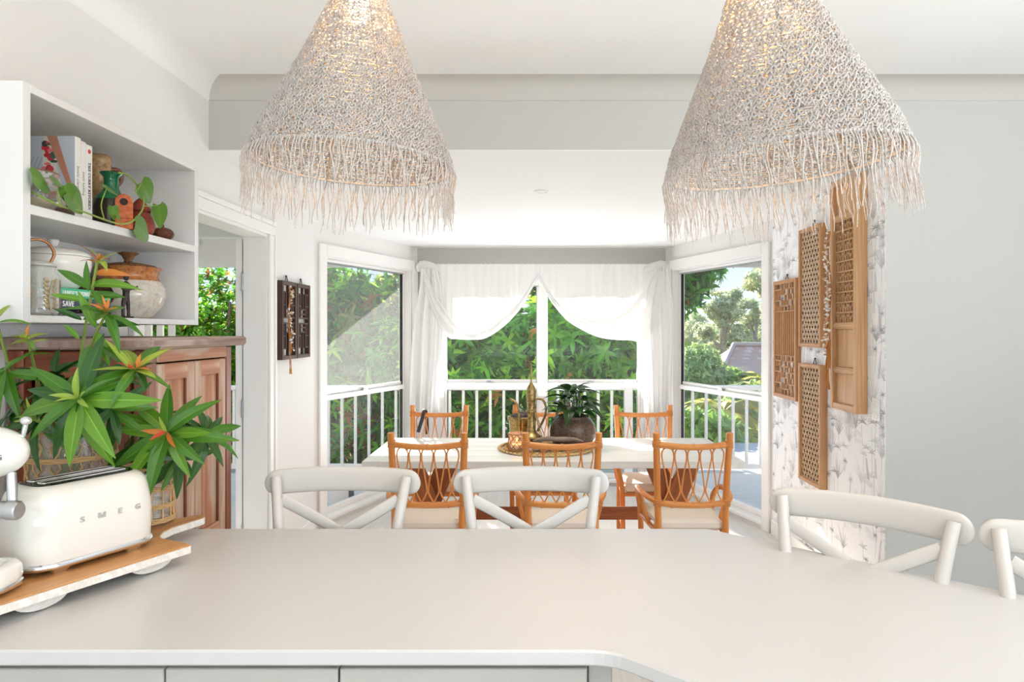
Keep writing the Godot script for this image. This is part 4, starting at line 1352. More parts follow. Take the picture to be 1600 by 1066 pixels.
	for q in [[0.04, 0.03, -4.24, 0.028], [0.085, 0.026, -4.225, 0.024], [0.125, 0.024, -4.27, 0.025], [0.2, 0.026, -4.245, 0.026], [0.0, 0.022, -4.22, 0.02]]:
		m = MB.new()
		var rows := []
		for k in 7:
			var f := k / 6.0
			var ring := []
			for j in 12:
				var a := TAU * j / 12.0
				var rr: float = q[3] * sin(PI * (0.05 + 0.9 * f)) * (1.0 + 0.12 * sin(a * 5.0 + f * 8.0))
				ring.append(Vector3((f - 0.5) * q[3] * 2.2, rr * cos(a) * 0.75, rr * sin(a)))
			rows.append(ring)
		m.grid(rows, true)
		tag(put("sea_shell", m, shm, null, Vector3(q[0], 0.766 + q[3] * 0.75, q[2])), ["grey sea shell on the mat just left of the driftwood", "grey sea shell under the middle of the driftwood", "grey sea shell between the driftwood and the brown pot", "grey sea shell under the right end of the driftwood", "smallest sea shell on the mat, beside the candle holder"][k2], "shell", "shells on the woven mat")
		k2 += 1

# ---------- curtains ----------
func curtains() -> void:
	var sheer := mat("sheer_white", rgb8(247, 246, 243), 0.85)
	sheer.backlight_enabled = true
	sheer.backlight = Color(0.68, 0.68, 0.68)
	sheer.cull_mode = BaseMaterial3D.CULL_DISABLED
	var o := thing("curtain_rod", "white curtain rod with round end knobs above the centre window", "curtain rod", Vector3(0.125, 2.128, -6.6))
	var m := MB.new()
	m.tube([Vector3(-1.2, 0, 0), Vector3(1.19, 0, 0)], 0.013, 12)
	put("rod", m, M.white_gloss, o)
	for s in [-1.0, 1.0]:
		m = MB.new()
		m.ball(Vector3(s * 1.2, 0, 0.0), Vector3(0.03, 0.045, 0.045), 16)
		put("knob", m, M.white_gloss, o)
		m = MB.new()
		m.bar(Vector3(s * 1.12, 0, -0.065), Vector3(s * 1.12, 0, 0.0), 0.02, 0.02)
		put("bracket", m, M.white_gloss, o)
	var data := {
		"left": {
			"a": Vector2(664, 424), "b": Vector2(843, 420),
			"inner": [Vector2(664, 424), Vector2(680, 460), Vector2(700, 490), Vector2(715, 511), Vector2(735, 521), Vector2(760, 513), Vector2(790, 492), Vector2(815, 465), Vector2(843, 424)],
			"outer": [Vector2(664, 460), Vector2(680, 500), Vector2(700, 527), Vector2(715, 530), Vector2(735, 531), Vector2(760, 528), Vector2(790, 508), Vector2(815, 480), Vector2(843, 436)],
			"tail": [[657, 420, 684], [655, 445, 690], [650, 480, 694], [646, 520, 692], [644, 570, 690], [641, 620, 688], [638, 680, 688], [636, 760, 689]],
			"label": ["white sheer curtain swagged to the left over the centre window"]},
		"right": {
			"a": Vector2(838, 420), "b": Vector2(1034, 424),
			"inner": [Vector2(838, 424), Vector2(862, 462), Vector2(885, 486), Vector2(910, 498), Vector2(935, 503), Vector2(960, 498), Vector2(985, 478), Vector2(1008, 452), Vector2(1034, 424)],
			"outer": [Vector2(838, 436), Vector2(862, 473), Vector2(885, 500), Vector2(910, 516), Vector2(935, 527), Vector2(960, 531), Vector2(985, 532), Vector2(1008, 533), Vector2(1034, 500)],
			"tail": [[1022, 420, 1044], [1010, 450, 1048], [1003, 490, 1051], [1002, 530, 1052], [1004, 570, 1052], [1005, 620, 1052], [1006, 680, 1053], [1006, 760, 1054]],
			"label": ["white sheer curtain swagged to the right over the centre window"]}}
	for key in ["left", "right"]:
		var q: Dictionary = data[key]
		var c := thing("curtain", q.label[0], "curtain", Vector3.ZERO)
		# gathered upper cloth hanging from the rod
		m = MB.new()
		var rows := []
		var nx := 90
		for r in 15:
			var f := r / 14.0
			var row := []
			for k in nx + 1:
				var u := float(k) / nx
				var x: float = lerpf(q.a.x, q.b.x, u)
				var yb: float = spline2(q.inner, x) + 3.0
				var y := lerpf(413.0, yb, f)
				var deep := 0.012 * sin(u * 88.0 + 2.0 * sin(u * 9.0)) * (0.45 + 0.25 * f) + 0.022 * sin(u * 27.0 + f * 1.6 + sin(u * 11.0)) * f
				var p := at(x + 3.0 * sin(f * 2.2) * sin(u * 20.0), y, 6.56)
				row.append(p + Vector3(0, 0, deep + 0.015))
			rows.append(row)
		m.grid(rows, false, false, false)
		put("gathered_cloth", m, sheer, c)
		# ruffled heading round the rod
		m = MB.new()
		rows = []
		for r in 9:
			var a := PI * (r / 8.0) * 1.5 - 0.4
			var row := []
			for k in 121:
				var u := k / 120.0
				var p := at(lerpf(q.a.x - 2, q.b.x + 1, u), 418.0, 6.58)
				var rr := 0.024 + 0.005 * sin(u * 190.0 + 3.0 * sin(u * 17.0))
				row.append(p + Vector3(0, cos(a) * rr * 1.3, sin(a) * rr))
			rows.append(row)
		m.grid(rows, false, false, false)
		put("heading", m, sheer, c)
		# the swag: a folded roll of cloth along the lower edge
		m = MB.new()
		rows = []
		for k in 61:
			var u := k / 60.0
			var x: float = lerpf(q.a.x, q.b.x, u)
			var yi: float = spline2(q.inner, x)
			var yo: float = spline2(q.outer, x)
			var ring := []
			for j in 15:
				var f := j / 14.0
				var p := at(x, lerpf(yi - 1.0, yo, f), 6.53)
				var pl := 0.03 * sin(PI * f) + 0.011 * sin(f * 17.0 + u * 4.0) + 0.006 * sin(f * 31.0 - u * 9.0)
				ring.append(p + Vector3(0, 0, pl * (0.35 + 0.65 * sin(PI * u)) + 0.02))
			rows.append(ring)
		m.grid(rows, false, false, false)
		put("swag", m, sheer, c)
		# the tail, falling in long folds from the knob
		m = MB.new()
		rows = []
		var tl: Array = q.tail
		for r in 29:
			var f := r / 28.0 * (tl.size() - 1)
			var i0 := mini(int(f), tl.size() - 2)
			var g := f - i0
			var row := []
			for k in 41:
				var u := k / 40.0
				var xl := lerpf(tl[i0][0], tl[i0 + 1][0], g)
				var xr := lerpf(tl[i0][2], tl[i0 + 1][2], g)
				var y := lerpf(tl[i0][1], tl[i0 + 1][1], g)
				var ff := r / 28.0
				var deep := 0.028 * sin(u * 19.0 + 1.3 * sin(ff * 3.0) + (0.0 if key == "left" else 1.0)) + 0.014 * sin(u * 43.0 + ff * 2.0)
				row.append(at(lerpf(xl, xr, u) + 1.2 * sin(ff * 9.0 + u * 5.0), y, 6.515) + Vector3(0, 0, deep * (0.5 + 0.5 * ff)))
			rows.append(row)
		m.grid(rows, false, false, false)
		put("tail", m, sheer, c)
		# cloth wound over the knob
		m = MB.new()
		var kx: float = 655.0 if key == "left" else 1040.0
		var s := 1.0 if key == "left" else -1.0
		rows = []
		for k in 13:
			var u := k / 12.0
			var ring := []
			for j in 18:
				var a := TAU * j / 18.0
				var rr := 0.045 * (0.75 + 0.3 * sin(PI * u)) + 0.004 * sin(a * 5.0 + u * 8.0)
				ring.append(at(kx + s * 34.0 * u, lerpf(414, 424, u * u), 6.565) + Vector3(0, cos(a) * rr, sin(a) * rr * 0.95))
			rows.append(ring)
		m.grid(rows, true, true)
		put("knot", m, sheer, c)

# ---------- carved screens on the walls ----------
func screen_frame(o: Node3D, w: float, h: float, t: float, fw: float, mt: Material) -> void:
	# frame in local x (width) and y (height, from the bottom), standing proud along +z from 0 to t
	put("frame_stile", bx(Vector3(fw / 2, h / 2, t / 2), Vector3(fw, h, t), 0.003), mt, o)
	put("frame_stile", bx(Vector3(w - fw / 2, h / 2, t / 2), Vector3(fw, h, t), 0.003), mt, o)
	put("frame_rail", bx(Vector3(w / 2, fw / 2, t / 2), Vector3(w - 2 * fw, fw, t * 0.96), 0.003), mt, o)
	put("frame_rail", bx(Vector3(w / 2, h - fw / 2, t / 2), Vector3(w - 2 * fw, fw, t * 0.96), 0.003), mt, o)

func hook(o: Node3D, x: float, y: float) -> void:
	var m := MB.new()
	m.tube(curve([Vector3(x - 0.02, y, 0.012), Vector3(x - 0.012, y + 0.022, 0.012), Vector3(x, y + 0.034, 0.012), Vector3(x + 0.012, y + 0.022, 0.012), Vector3(x + 0.02, y, 0.012)], 4), 0.003, 6)
	m.ball(Vector3(x, y + 0.036, 0.010), Vector3(0.006, 0.006, 0.008), 8)
	put("hanging_loop", m, mat("iron", rgb8(64, 58, 54), 0.5, 0.6), o)

func bars(o: Node3D, list: Array, mt: Material, wdt: float, thk: float, z: float) -> void:
	for q in list:
		var m := MB.new()
		m.bar(Vector3(q[0], q[1], z), Vector3(q[2], q[3], z), wdt, thk, Vector3(0, 0, 1), 0.0)
		put("lattice_bar", m, mt, o)

func pierced_field(x0: float, x1: float, y0: float, y1: float, pitch: float, rise: float, thick: float, z: float) -> MB:
	# a continuous pierced sheet: brick-laid cells, each with a six-sided hole through it
	var m := MB.new()
	var n := int(round((y1 - y0) / rise))
	for row in n:
		var ya := y0 + (y1 - y0) * row / n
		var yb := y0 + (y1 - y0) * (row + 1) / n
		var x := x0 - (0.0 if row % 2 == 0 else pitch * 0.5)
		while x < x1 - 0.001:
			var xa := maxf(x, x0)
			var xb := minf(x + pitch, x1)
			if xb - xa > pitch * 0.3:
				var c := Vector2((xa + xb) / 2, (ya + yb) / 2)
				var h := Vector2((xb - xa) / 2, (yb - ya) / 2)
				var outer := []
				var inner := []
				var deep := []
				for k in 12:
					var a := TAU * k / 12.0
					var d := Vector2(cos(a), sin(a))
					var s := minf(1.0 / maxf(absf(d.x), 0.001), 1.0 / maxf(absf(d.y), 0.001))
					outer.append(Vector3(c.x + d.x * s * h.x, c.y + d.y * s * h.y, z + thick))
					var hr := 0.77 if k % 2 == 0 else 0.73
					inner.append(Vector3(c.x + d.x * h.x * hr, c.y + d.y * h.y * (hr + 0.02), z + thick))
					deep.append(Vector3(c.x + d.x * h.x * hr, c.y + d.y * h.y * (hr + 0.02), z))
				for k in 12:
					var k2 := (k + 1) % 12
					m.face([outer[k], outer[k2], inner[k2], inner[k]], Vector3(0, 0, 1))
					m.face([inner[k], inner[k2], deep[k2], deep[k]], Vector3(c.x, c.y, 0) - Vector3(inner[k].x, inner[k].y, 0))
			elif xb - xa > 0.001:
				m.face([Vector3(xa, ya, z + thick), Vector3(xb, ya, z + thick), Vector3(xb, yb, z + thick), Vector3(xa, yb, z + thick)], Vector3(0, 0, 1))
			x += pitch
	return m

func garland(called: String, label: String, pos: Vector3, strands: Array, turn: float, sd: int) -> void:
	# strands: [x offset, length]
	var r := RandomNumberGenerator.new()
	r.seed = sd
	var cord := mat("garland_cord", rgb8(196, 128, 62), 0.85)
	var shell := [mat("shell_cream", rgb8(238, 224, 206), 0.5), mat("shell_tan", rgb8(206, 166, 126), 0.55), mat("shell_white", rgb8(246, 240, 232), 0.45)]
	var o := thing(called, label, "garland", pos, turn)
	for s in strands:
		var m := MB.new()
		var pts := []
		for k in 15:
			var f := k / 14.0
			pts.append(Vector3(s[0] * (0.35 + 0.65 * f) + 0.006 * sin(f * 14.0 + s[0] * 90.0), -s[1] * f, 0.012 + 0.006 * sin(f * 9.0)))
		m.tube(pts, 0.0035, 5)
		# frayed tassel at the end
		var e: Vector3 = pts[14]
		for k in 7:
			m.tube(curve([e + Vector3(0, 0.01, 0), e + Vector3(r.randf_range(-0.01, 0.01), -0.05, r.randf_range(-0.004, 0.008)), e + Vector3(r.randf_range(-0.018, 0.018), -0.11 * s[2], r.randf_range(0.0, 0.01))], 3), 0.0025, 4)
		put("cord", m, cord, o)
		var n := int(s[1] / 0.011)
		for k in n:
			var f := (k + 1.0) / (n + 1.0)
			if f < s[3] or sin(f * 17.0 + s[0] * 200.0) < -0.45: continue
			var sm := MB.new()
			var sz := r.randf_range(0.006, 0.0125)
			sm.ball(Vector3.ZERO, Vector3(sz, sz * 0.62, sz * 0.6), 7)
			var so := put("shell", sm, shell[r.randi() % 3], o)
			so.transform = Transform3D(Basis.from_euler(Vector3(r.randf() * 3, r.randf() * 3, r.randf() * 3)), pts[int(f * 14)] + Vector3(r.randf_range(-0.015, 0.015), r.randf_range(-0.02, 0.02), r.randf_range(0.004, 0.02)))

func carved_panels() -> void:
	var tan := wood("carved_tan", rgb8(212, 164, 116), rgb8(178, 128, 84), 0.55, 91, 6.0, 1.4)
	var tan2 := wood("carved_honey", rgb8(222, 178, 130), rgb8(190, 142, 96), 0.55, 92, 6.0, 1.2)
	var worn := mottled("carved_worn", [rgb8(206, 166, 126), rgb8(232, 212, 188), rgb8(196, 152, 112), rgb8(240, 226, 208)], 0.7, 93, 9.0)
	var dark := wood("carved_dark", rgb8(92, 62, 48), rgb8(54, 34, 28), 0.45, 94, 7.0, 1.6)
	# right wall: local x runs towards the far end?  wall faces -x, so turn local +z to -x; then local +x points to +z... mirrored by using the far end as origin
	var turn := -PI / 2
	# 1. open lattice panel, far left
	var o := thing("fretwork_screen", "tan wooden lattice panel with open geometric fretwork, nearest the right bay window", "wall panel", Vector3(1.812, 1.042, -4.99), turn)
	var w := 0.42
	var h := 0.83
	screen_frame(o, w, h, 0.035, 0.026, tan)
	var l := []
	var x0 := 0.026
	var x1 := w - 0.026
	var ya := h * 0.36
	var yb := h * 0.735
	l.append([x0, ya, x1, ya])
	l.append([x0, yb, x1, yb])
	for k in 9: l.append([x0 + (k + 1) * (x1 - x0) / 10.0, ya, x0 + (k + 1) * (x1 - x0) / 10.0, yb])
	var cell := (x1 - x0) / 6.0
	# woven fret above and below: staggered short bars
	for blk in [[yb, h - 0.026, 5], [0.026, ya, 7]]:
		var n: int = blk[2]
		var step: float = (blk[1] - blk[0]) / n
		for r in range(1, n):
			for c in 6:
				if (c + r * 2) % 4 < 2: l.append([x0 + c * cell, blk[0] + r * step, x0 + (c + 1) * cell, blk[0] + r * step])
		for c in range(1, 6):
			for r in n:
				if (c * 2 + r) % 3 != 0 or r == 0: l.append([x0 + c * cell, blk[0] + r * step, x0 + c * cell, blk[0] + (r + 1) * step])
		for c in range(0, 6):
			for r in n:
				if (c + r * 3) % 5 < 2: l.append([x0 + (c + 0.5) * cell, blk[0] + r * step, x0 + (c + 0.5) * cell, blk[0] + (r + 1) * step])
	bars(o, l, tan, 0.008, 0.016, 0.022)
	hook(o, w / 2, h)
	# 2. upper pierced panel
	o = thing("pierced_panel", "upper of two narrow pierced panels with worn hexagon openings", "wall panel", Vector3(1.812, 1.412, -4.51), turn)
	w = 0.34
	h = 0.765
	screen_frame(o, w, h, 0.04, 0.024, tan)
	put("hexagon_fretwork", pierced_field(0.022, w - 0.022, 0.022, h - 0.022, 0.043, 0.0305, 0.007, 0.02), worn, o)
	put("backing", bx(Vector3(w / 2, h / 2, 0.004), Vector3(w - 0.03, h - 0.03, 0.006)), mat("backing_black", rgb8(44, 32, 26), 0.9), o)
	hook(o, w * 0.55, h)
	# 3. lower pierced panel
	o = thing("pierced_panel", "lower of two narrow pierced panels, hanging below the other and behind the stool", "wall panel", Vector3(1.812, 0.545, -4.50), turn)
	h = 0.76
	screen_frame(o, w, h, 0.045, 0.024, tan)
	put("hexagon_fretwork", pierced_field(0.022, w - 0.022, 0.022, h - 0.022, 0.043, 0.0305, 0.007, 0.024), mottled("carved_raw", [rgb8(206, 168, 130), rgb8(222, 194, 162), rgb8(190, 148, 110)], 0.75, 96, 9.0), o)
	put("backing", bx(Vector3(w / 2, h / 2, 0.004), Vector3(w - 0.03, h - 0.03, 0.006)), mat("backing_black", rgb8(44, 32, 26), 0.9), o)
	hook(o, w * 0.55, h)
	# 4. the tall panel: solid head, star lattice, two plain fields
	o = thing("tall_carved_panel", "tallest honey-wood carved door panel with a star lattice over two plain fields", "wall panel", Vector3(1.812, 1.068, -3.985), turn)
	w = 0.32
	h = 1.31
	var t := 0.062
	var fw := 0.036
	screen_frame(o, w, h, t, fw, tan2)
	var xl := fw
	var xr := w - fw
	for y in [0.225, 0.475, 1.09]:
		put("cross_rail", bx(Vector3(w / 2, y, t * 0.5), Vector3(w - 2 * fw, 0.036, t * 0.8), 0.004), tan2, o)
		put("moulding", bx(Vector3(w / 2, y, t * 0.92), Vector3(w - 2 * fw, 0.012, 0.008), 0.003), tan2, o)
	for f in [[0.036, 0.207], [0.243, 0.457], [1.108, h - 0.036]]:
		for k in 2:
			put("field_board", bx(Vector3(xl + (xr - xl) * (0.25 + 0.5 * k), (f[0] + f[1]) / 2, 0.034), Vector3((xr - xl) / 2 - 0.001, f[1] - f[0], 0.014), 0.002), tan2, o)
	# star lattice: rows of zigzag between level bars
	var star := MB.new()
	var rows_n := 10
	var sy := (1.072 - 0.493) / rows_n
	for r in rows_n + 1:
		star.bar(Vector3(xl, 0.493 + r * sy, 0.04), Vector3(xr, 0.493 + r * sy, 0.04), 0.0062, 0.012, Vector3(0, 0, 1))
	for r in rows_n:
		var y := 0.493 + r * sy
		var cols_n := 4
		var sx := (xr - xl) / cols_n
		for c in cols_n:
			var x := xl + c * sx
			for q in [[0.0, 0.3, 0.28, 0.68], [1.0, 0.3, 0.72, 0.68], [0.28, 0.68, 0.72, 0.68], [0.28, 0.68, 0.28, 1.0], [0.72, 0.68, 0.72, 1.0], [0.0, 0.3, 0.0, 0.0], [0.5, 0.68, 0.5, 0.0]]:
				star.bar(Vector3(x + q[0] * sx, y + q[1] * sy, 0.04), Vector3(x + q[2] * sx, y + q[3] * sy, 0.04), 0.0056, 0.011, Vector3(0, 0, 1))
	put("star_lattice", star, tan2, o)
	put("backing", bx(Vector3(w / 2, 0.78, 0.006), Vector3(w - 2 * fw, 0.6, 0.006)), M.backing_black, o)
	garland("shell_garland", "long garland of pale shells and amber tassels hanging on the tallest carved panel", at(1301, 362, 3.95) + Vector3(-0.01, 0, 0.0), [[0.0, 0.78, 1.2, 0.12], [0.022, 0.68, 1.0, 0.1], [-0.016, 0.72, 1.3, 0.25], [0.012, 0.6, 1.0, 0.05]], turn, 5)
	# left wall pair of dark lattice panels
	for k in 2:
		o = thing("dark_lattice_panel", ["dark lattice panel on the left wall hung with a shell garland, nearer the doorway", "dark lattice panel on the left wall with bare fretwork, nearer the bay window"][k], "wall panel", Vector3(-1.639, 1.325, -4.425 - 0.287 * k), PI / 2)
		w = 0.275
		h = 0.52
		screen_frame(o, w, h, 0.036, 0.026, dark)
		l = []
		for q in [[0.5, 0.0, 0.5, 0.16], [0.5, 0.84, 0.5, 1.0], [0.28, 0.1, 0.28, 0.4], [0.72, 0.1, 0.72, 0.4], [0.28, 0.6, 0.28, 0.9], [0.72, 0.6, 0.72, 0.9], [0.0, 0.1, 0.28, 0.1], [0.72, 0.1, 1.0, 0.1], [0.0, 0.9, 0.28, 0.9], [0.72, 0.9, 1.0, 0.9],
				[0.0, 0.46, 1.0, 0.46], [0.0, 0.54, 1.0, 0.54], [0.28, 0.4, 0.72, 0.4], [0.28, 0.6, 0.72, 0.6], [0.28, 0.4, 0.28, 0.46], [0.72, 0.4, 0.72, 0.46], [0.28, 0.54, 0.28, 0.6], [0.72, 0.54, 0.72, 0.6], [0.5, 0.16, 0.5, 0.33], [0.5, 0.67, 0.5, 0.84], [0.36, 0.33, 0.64, 0.33], [0.36, 0.67, 0.64, 0.67], [0.14, 0.1, 0.14, 0.46], [0.86, 0.1, 0.86, 0.46], [0.14, 0.54, 0.14, 0.9], [0.86, 0.54, 0.86, 0.9], [0.0, 0.28, 0.28, 0.28], [0.72, 0.28, 1.0, 0.28], [0.0, 0.72, 0.28, 0.72], [0.72, 0.72, 1.0, 0.72]]:
			var iw := w - 0.052
			var ih := h - 0.052
			l.append([0.026 + q[0] * iw, 0.026 + q[1] * ih, 0.026 + q[2] * iw, 0.026 + q[3] * ih])
		bars(o, l, dark, 0.0105, 0.018, 0.02)
		hook(o, w / 2, h)
	garland("shell_garland", "short shell garland with a long cord hanging on the dark panel beside the doorway", Vector3(-1.6, 1.80, -4.50), [[0.0, 0.36, 0.6, 0.02], [0.022, 0.34, 0.5, 0.08], [0.01, 0.46, 1.0, 0.75]], PI / 2, 6)
	# power point on the papered wall
	o = thing("power_point", "white double power point on the papered wall beside the grey wall end", "power outlet", Vector3(1.812, 1.045, -3.60), turn)
	put("plate", bx(Vector3(0.036, 0.06, 0.005), Vector3(0.072, 0.116, 0.01), 0.003), mat("outlet_white", rgb8(240, 238, 232), 0.4), o)
	for y in [0.03, 0.09]:
		put("socket", bx(Vector3(0.036, y, 0.0105), Vector3(0.034, 0.034, 0.004), 0.0015), mat("outlet_shade", rgb8(222, 220, 212), 0.4), o)
		put("switch", bx(Vector3(0.06, y, 0.012), Vector3(0.012, 0.02, 0.006), 0.002), M.outlet_white, o)

# ---------- kitchen ----------
func kitchen() -> void:
	rng.seed = 87
	bench()
	stools()
	pendant("left pendant lamp of knotted grey jute with a hanging fringe", Vector3(-0.396, 0, -1.62), 1.915, 0.2345, -0.05, 11)
	pendant("right pendant lamp of knotted grey jute, nearer and hanging slightly tilted", Vector3(0.478, 0, -1.41), 1.862, 0.2345, 0.09, 12)
	armoire()
	wall_shelf()
	shelf_upper()
	shelf_lower()
	paddle_board()
	toaster()
	mixer()
	vases()

func bench() -> void:
	var m := MB.new()
	# outline in x, z (z = -d)
	var poly := PackedVector2Array()
	var near_bend := Vector2(0.152, -1.278)
	var dirn := Vector2(0.5826, 0.519)
	var far_bend := Vector2(0.536, -2.065)
	poly.append(Vector2(-1.637, -1.278))
	for k in 6:
		var f := k / 5.0
		var p := (near_bend + Vector2(-0.05, 0)).lerp(near_bend, f).lerp(near_bend.lerp(near_bend + dirn * 0.05, f), f)
		poly.append(p)
	poly.append(near_bend + dirn * 1.55)
	poly.append(far_bend + dirn * 1.75)
	poly.append(far_bend)
	poly.append(Vector2(-1.637, -2.065))
	m.prism(poly, 0.89, 0.92, 0.004, Transform3D.IDENTITY)
	tag(put("worktop", m, M.worktop), "pale stone worktop of the kitchen bench, bent towards the right", "worktop")
	# base units, each with a body and a front
	var grp := "grey base units under the worktop"
	var xs := [-1.637, -1.1, -0.696, -0.364, 0.111]
	var names := ["grey base unit at the left end of the bench, below the mixer", "grey base unit second from the left under the worktop", "grey base unit third from the left under the worktop", "widest grey base unit, ending at the bend of the worktop"]
	for k in 4:
		var o := thing("base_unit", names[k], "cabinet", Vector3(xs[k], 0, -1.32), 0.0, grp)
		var w: float = xs[k + 1] - xs[k]
		put("body", bx(Vector3(w / 2, 0.49, -0.165), Vector3(w - 0.002, 0.795, 0.33)), M.cabinet_grey, o)
		put("door", bx(Vector3(w / 2, 0.49, 0.011), Vector3(w - 0.004, 0.77, 0.018), 0.002), M.cabinet_grey, o)
		put("plinth", bx(Vector3(w / 2, 0.045, -0.19), Vector3(w - 0.002, 0.09, 0.28)), M.cabinet_grey, o)
	var c := thing("base_unit", "grey base unit under the angled right wing of the worktop", "cabinet", Vector3(0.2, 0, -1.315), -0.7279, grp)
	put("body", bx(Vector3(0.75, 0.49, -0.185), Vector3(1.3, 0.795, 0.33)), M.cabinet_grey, c)
	put("door", bx(Vector3(0.44, 0.49, -0.009), Vector3(0.66, 0.77, 0.018), 0.002), M.cabinet_grey, c)
	put("door", bx(Vector3(1.08, 0.49, -0.009), Vector3(0.6, 0.77, 0.018), 0.002), M.cabinet_grey, c)
	put("plinth", bx(Vector3(0.75, 0.045, -0.21), Vector3(1.3, 0.09, 0.28)), M.cabinet_grey, c)
	var f := thing("corner_filler", "narrow grey filler panel at the bend of the bench", "panel", Vector3(0.136, 0, -1.325))
	put("panel", bx(Vector3(0, 0.445, -0.01), Vector3(0.046, 0.885, 0.03), 0.002), M.cabinet_grey, f)

func crossback_stool(called: String) -> Node3D:
	# faces +z (towards the bench); backrest at z = -0.0, seat in front of it
	var w := mat("stool_white", Color.WHITE)
	var o := thing(called, "", "stool", Vector3.ZERO, 0.0, "white cross-back stools along the bench")
	var pts := {}
	for s in [-1.0, 1.0]:
		var m := MB.new()
		var line := curve([Vector3(s * 0.195, 0, -0.05), Vector3(s * 0.18, 0.35, 0.0), Vector3(s * 0.168, 0.64, 0.035), Vector3(s * 0.176, 0.85, 0.035), Vector3(s * 0.205, 1.06, -0.012)], 6)
		var rad := []
		for k in line.size(): rad.append(0.0195 - 0.004 * k / line.size())
		m.tube(line, rad, 14)
		put("back_post", m, w, o)
		pts[s] = line
	# curved top rail with rounded ends
	var m := MB.new()
	var rows := []
	for k in 41:
		var u := -cos(PI * k / 40.0)
		var x := u * 0.246
		var e := sqrt(maxf(0.0, 1.0 - pow(maxf(0.0, absf(u) - 0.845) / 0.155, 2)))
		var hh := 0.0395 * maxf(e, 0.04)
		var z := -0.028 - 0.035 * (1.0 - u * u) - 0.0
		var mid := 1.036 + 0.008 * (1.0 - u * u)
		var ring := []
		for j in 16:
			var a := TAU * j / 16.0
			var cy := signf(sin(a)) * pow(absf(sin(a)), 0.6)
			var cz := signf(cos(a)) * pow(absf(cos(a)), 0.7)
			ring.append(Vector3(x, mid + cy * hh, z + cz * 0.0125 * maxf(e, 0.2)))
		rows.append(ring)
	m.grid(rows, true, true)
	put("top_rail", m, w, o)
	# crossed slats
	for s in [-1.0, 1.0]:
		m = MB.new()
		var line := curve([Vector3(-s * 0.182, 0.993, 0.004), Vector3(-s * 0.07, 0.928, 0.004 - 0.012 * s), Vector3(s * 0.07, 0.847, 0.012 - 0.010 * s), Vector3(s * 0.17, 0.79, 0.035)], 6)
		m.tube(line, 0.0185, 10, true, 0.33, Vector3(0, 0, 1))
		put("cross_slat", m, w, o)
	m = MB.new()
	m.tube([Vector3(-0.17, 0.785, 0.036), Vector3(0.17, 0.785, 0.036)], 0.012, 10)
	put("lower_rail", m, w, o)
	# seat, legs, stretchers
	m = MB.new()
	var poly := PackedVector2Array()
	for k in 28:
		var a := TAU * k / 28.0
		var ca := cos(a)
		var sa := sin(a)
		poly.append(Vector2(signf(ca) * pow(absf(ca), 0.72) * 0.2, 0.235 + signf(sa) * pow(absf(sa), 0.72) * 0.2))
	m.prism(poly, 0.64, 0.672, 0.008, Transform3D.IDENTITY)
	put("seat", m, w, o)
	for s in [-1.0, 1.0]:
		m = MB.new()
		m.tube([Vector3(s * 0.155, 0.64, 0.36), Vector3(s * 0.19, 0.0, 0.43)], [0.018, 0.014], 12)
		put("front_leg", m, w, o)
		m = MB.new()
		m.tube([Vector3(s * 0.19, 0.26, -0.01), Vector3(s * 0.178, 0.26, 0.405)], 0.011, 8)
		put("stretcher", m, w, o)
	for z in [[-0.01, 0.2], [0.405, 0.22]]:
		m = MB.new()
		m.tube([Vector3(-0.185, z[1], z[0]), Vector3(0.185, z[1], z[0])], 0.012, 8)
		put("foot_rail", m, w, o)
	return o

func stools() -> void:
	var a := crossback_stool("cross_back_stool")
	a.set_meta("label", "white cross-back stool at the left of the bench, in front of the left bay window")
	a.position = Vector3(-0.592, 0, -2.13)
	copy(a, "cross_back_stool", "white cross-back stool in the middle of the bench, before the rattan chairs", Vector3(0.004, 0, -2.13), 0.0)
	copy(a, "cross_back_stool", "white cross-back stool at the bench's angle, in front of the papered wall", Vector3(0.852, 0, -1.76), -0.69)
	copy(a, "cross_back_stool", "white cross-back stool at the far right, cut off by the picture edge", Vector3(1.235, 0, -1.44), -0.69)

func cone_r(t: float) -> float:
	# radius (relative to the rim) against height above the rim
	var pr := [[0.0, 1.0], [0.03, 0.962], [0.048, 0.932], [0.112, 0.80], [0.1835, 0.648], [0.226, 0.56], [0.285, 0.45], [0.35, 0.335], [0.388, 0.25], [0.45, 0.14], [0.48, 0.10]]
	for k in pr.size() - 1:
		if t <= pr[k + 1][0]: return lerpf(pr[k][1], pr[k + 1][1], (t - pr[k][0]) / (pr[k + 1][0] - pr[k][0]))
	return 0.1

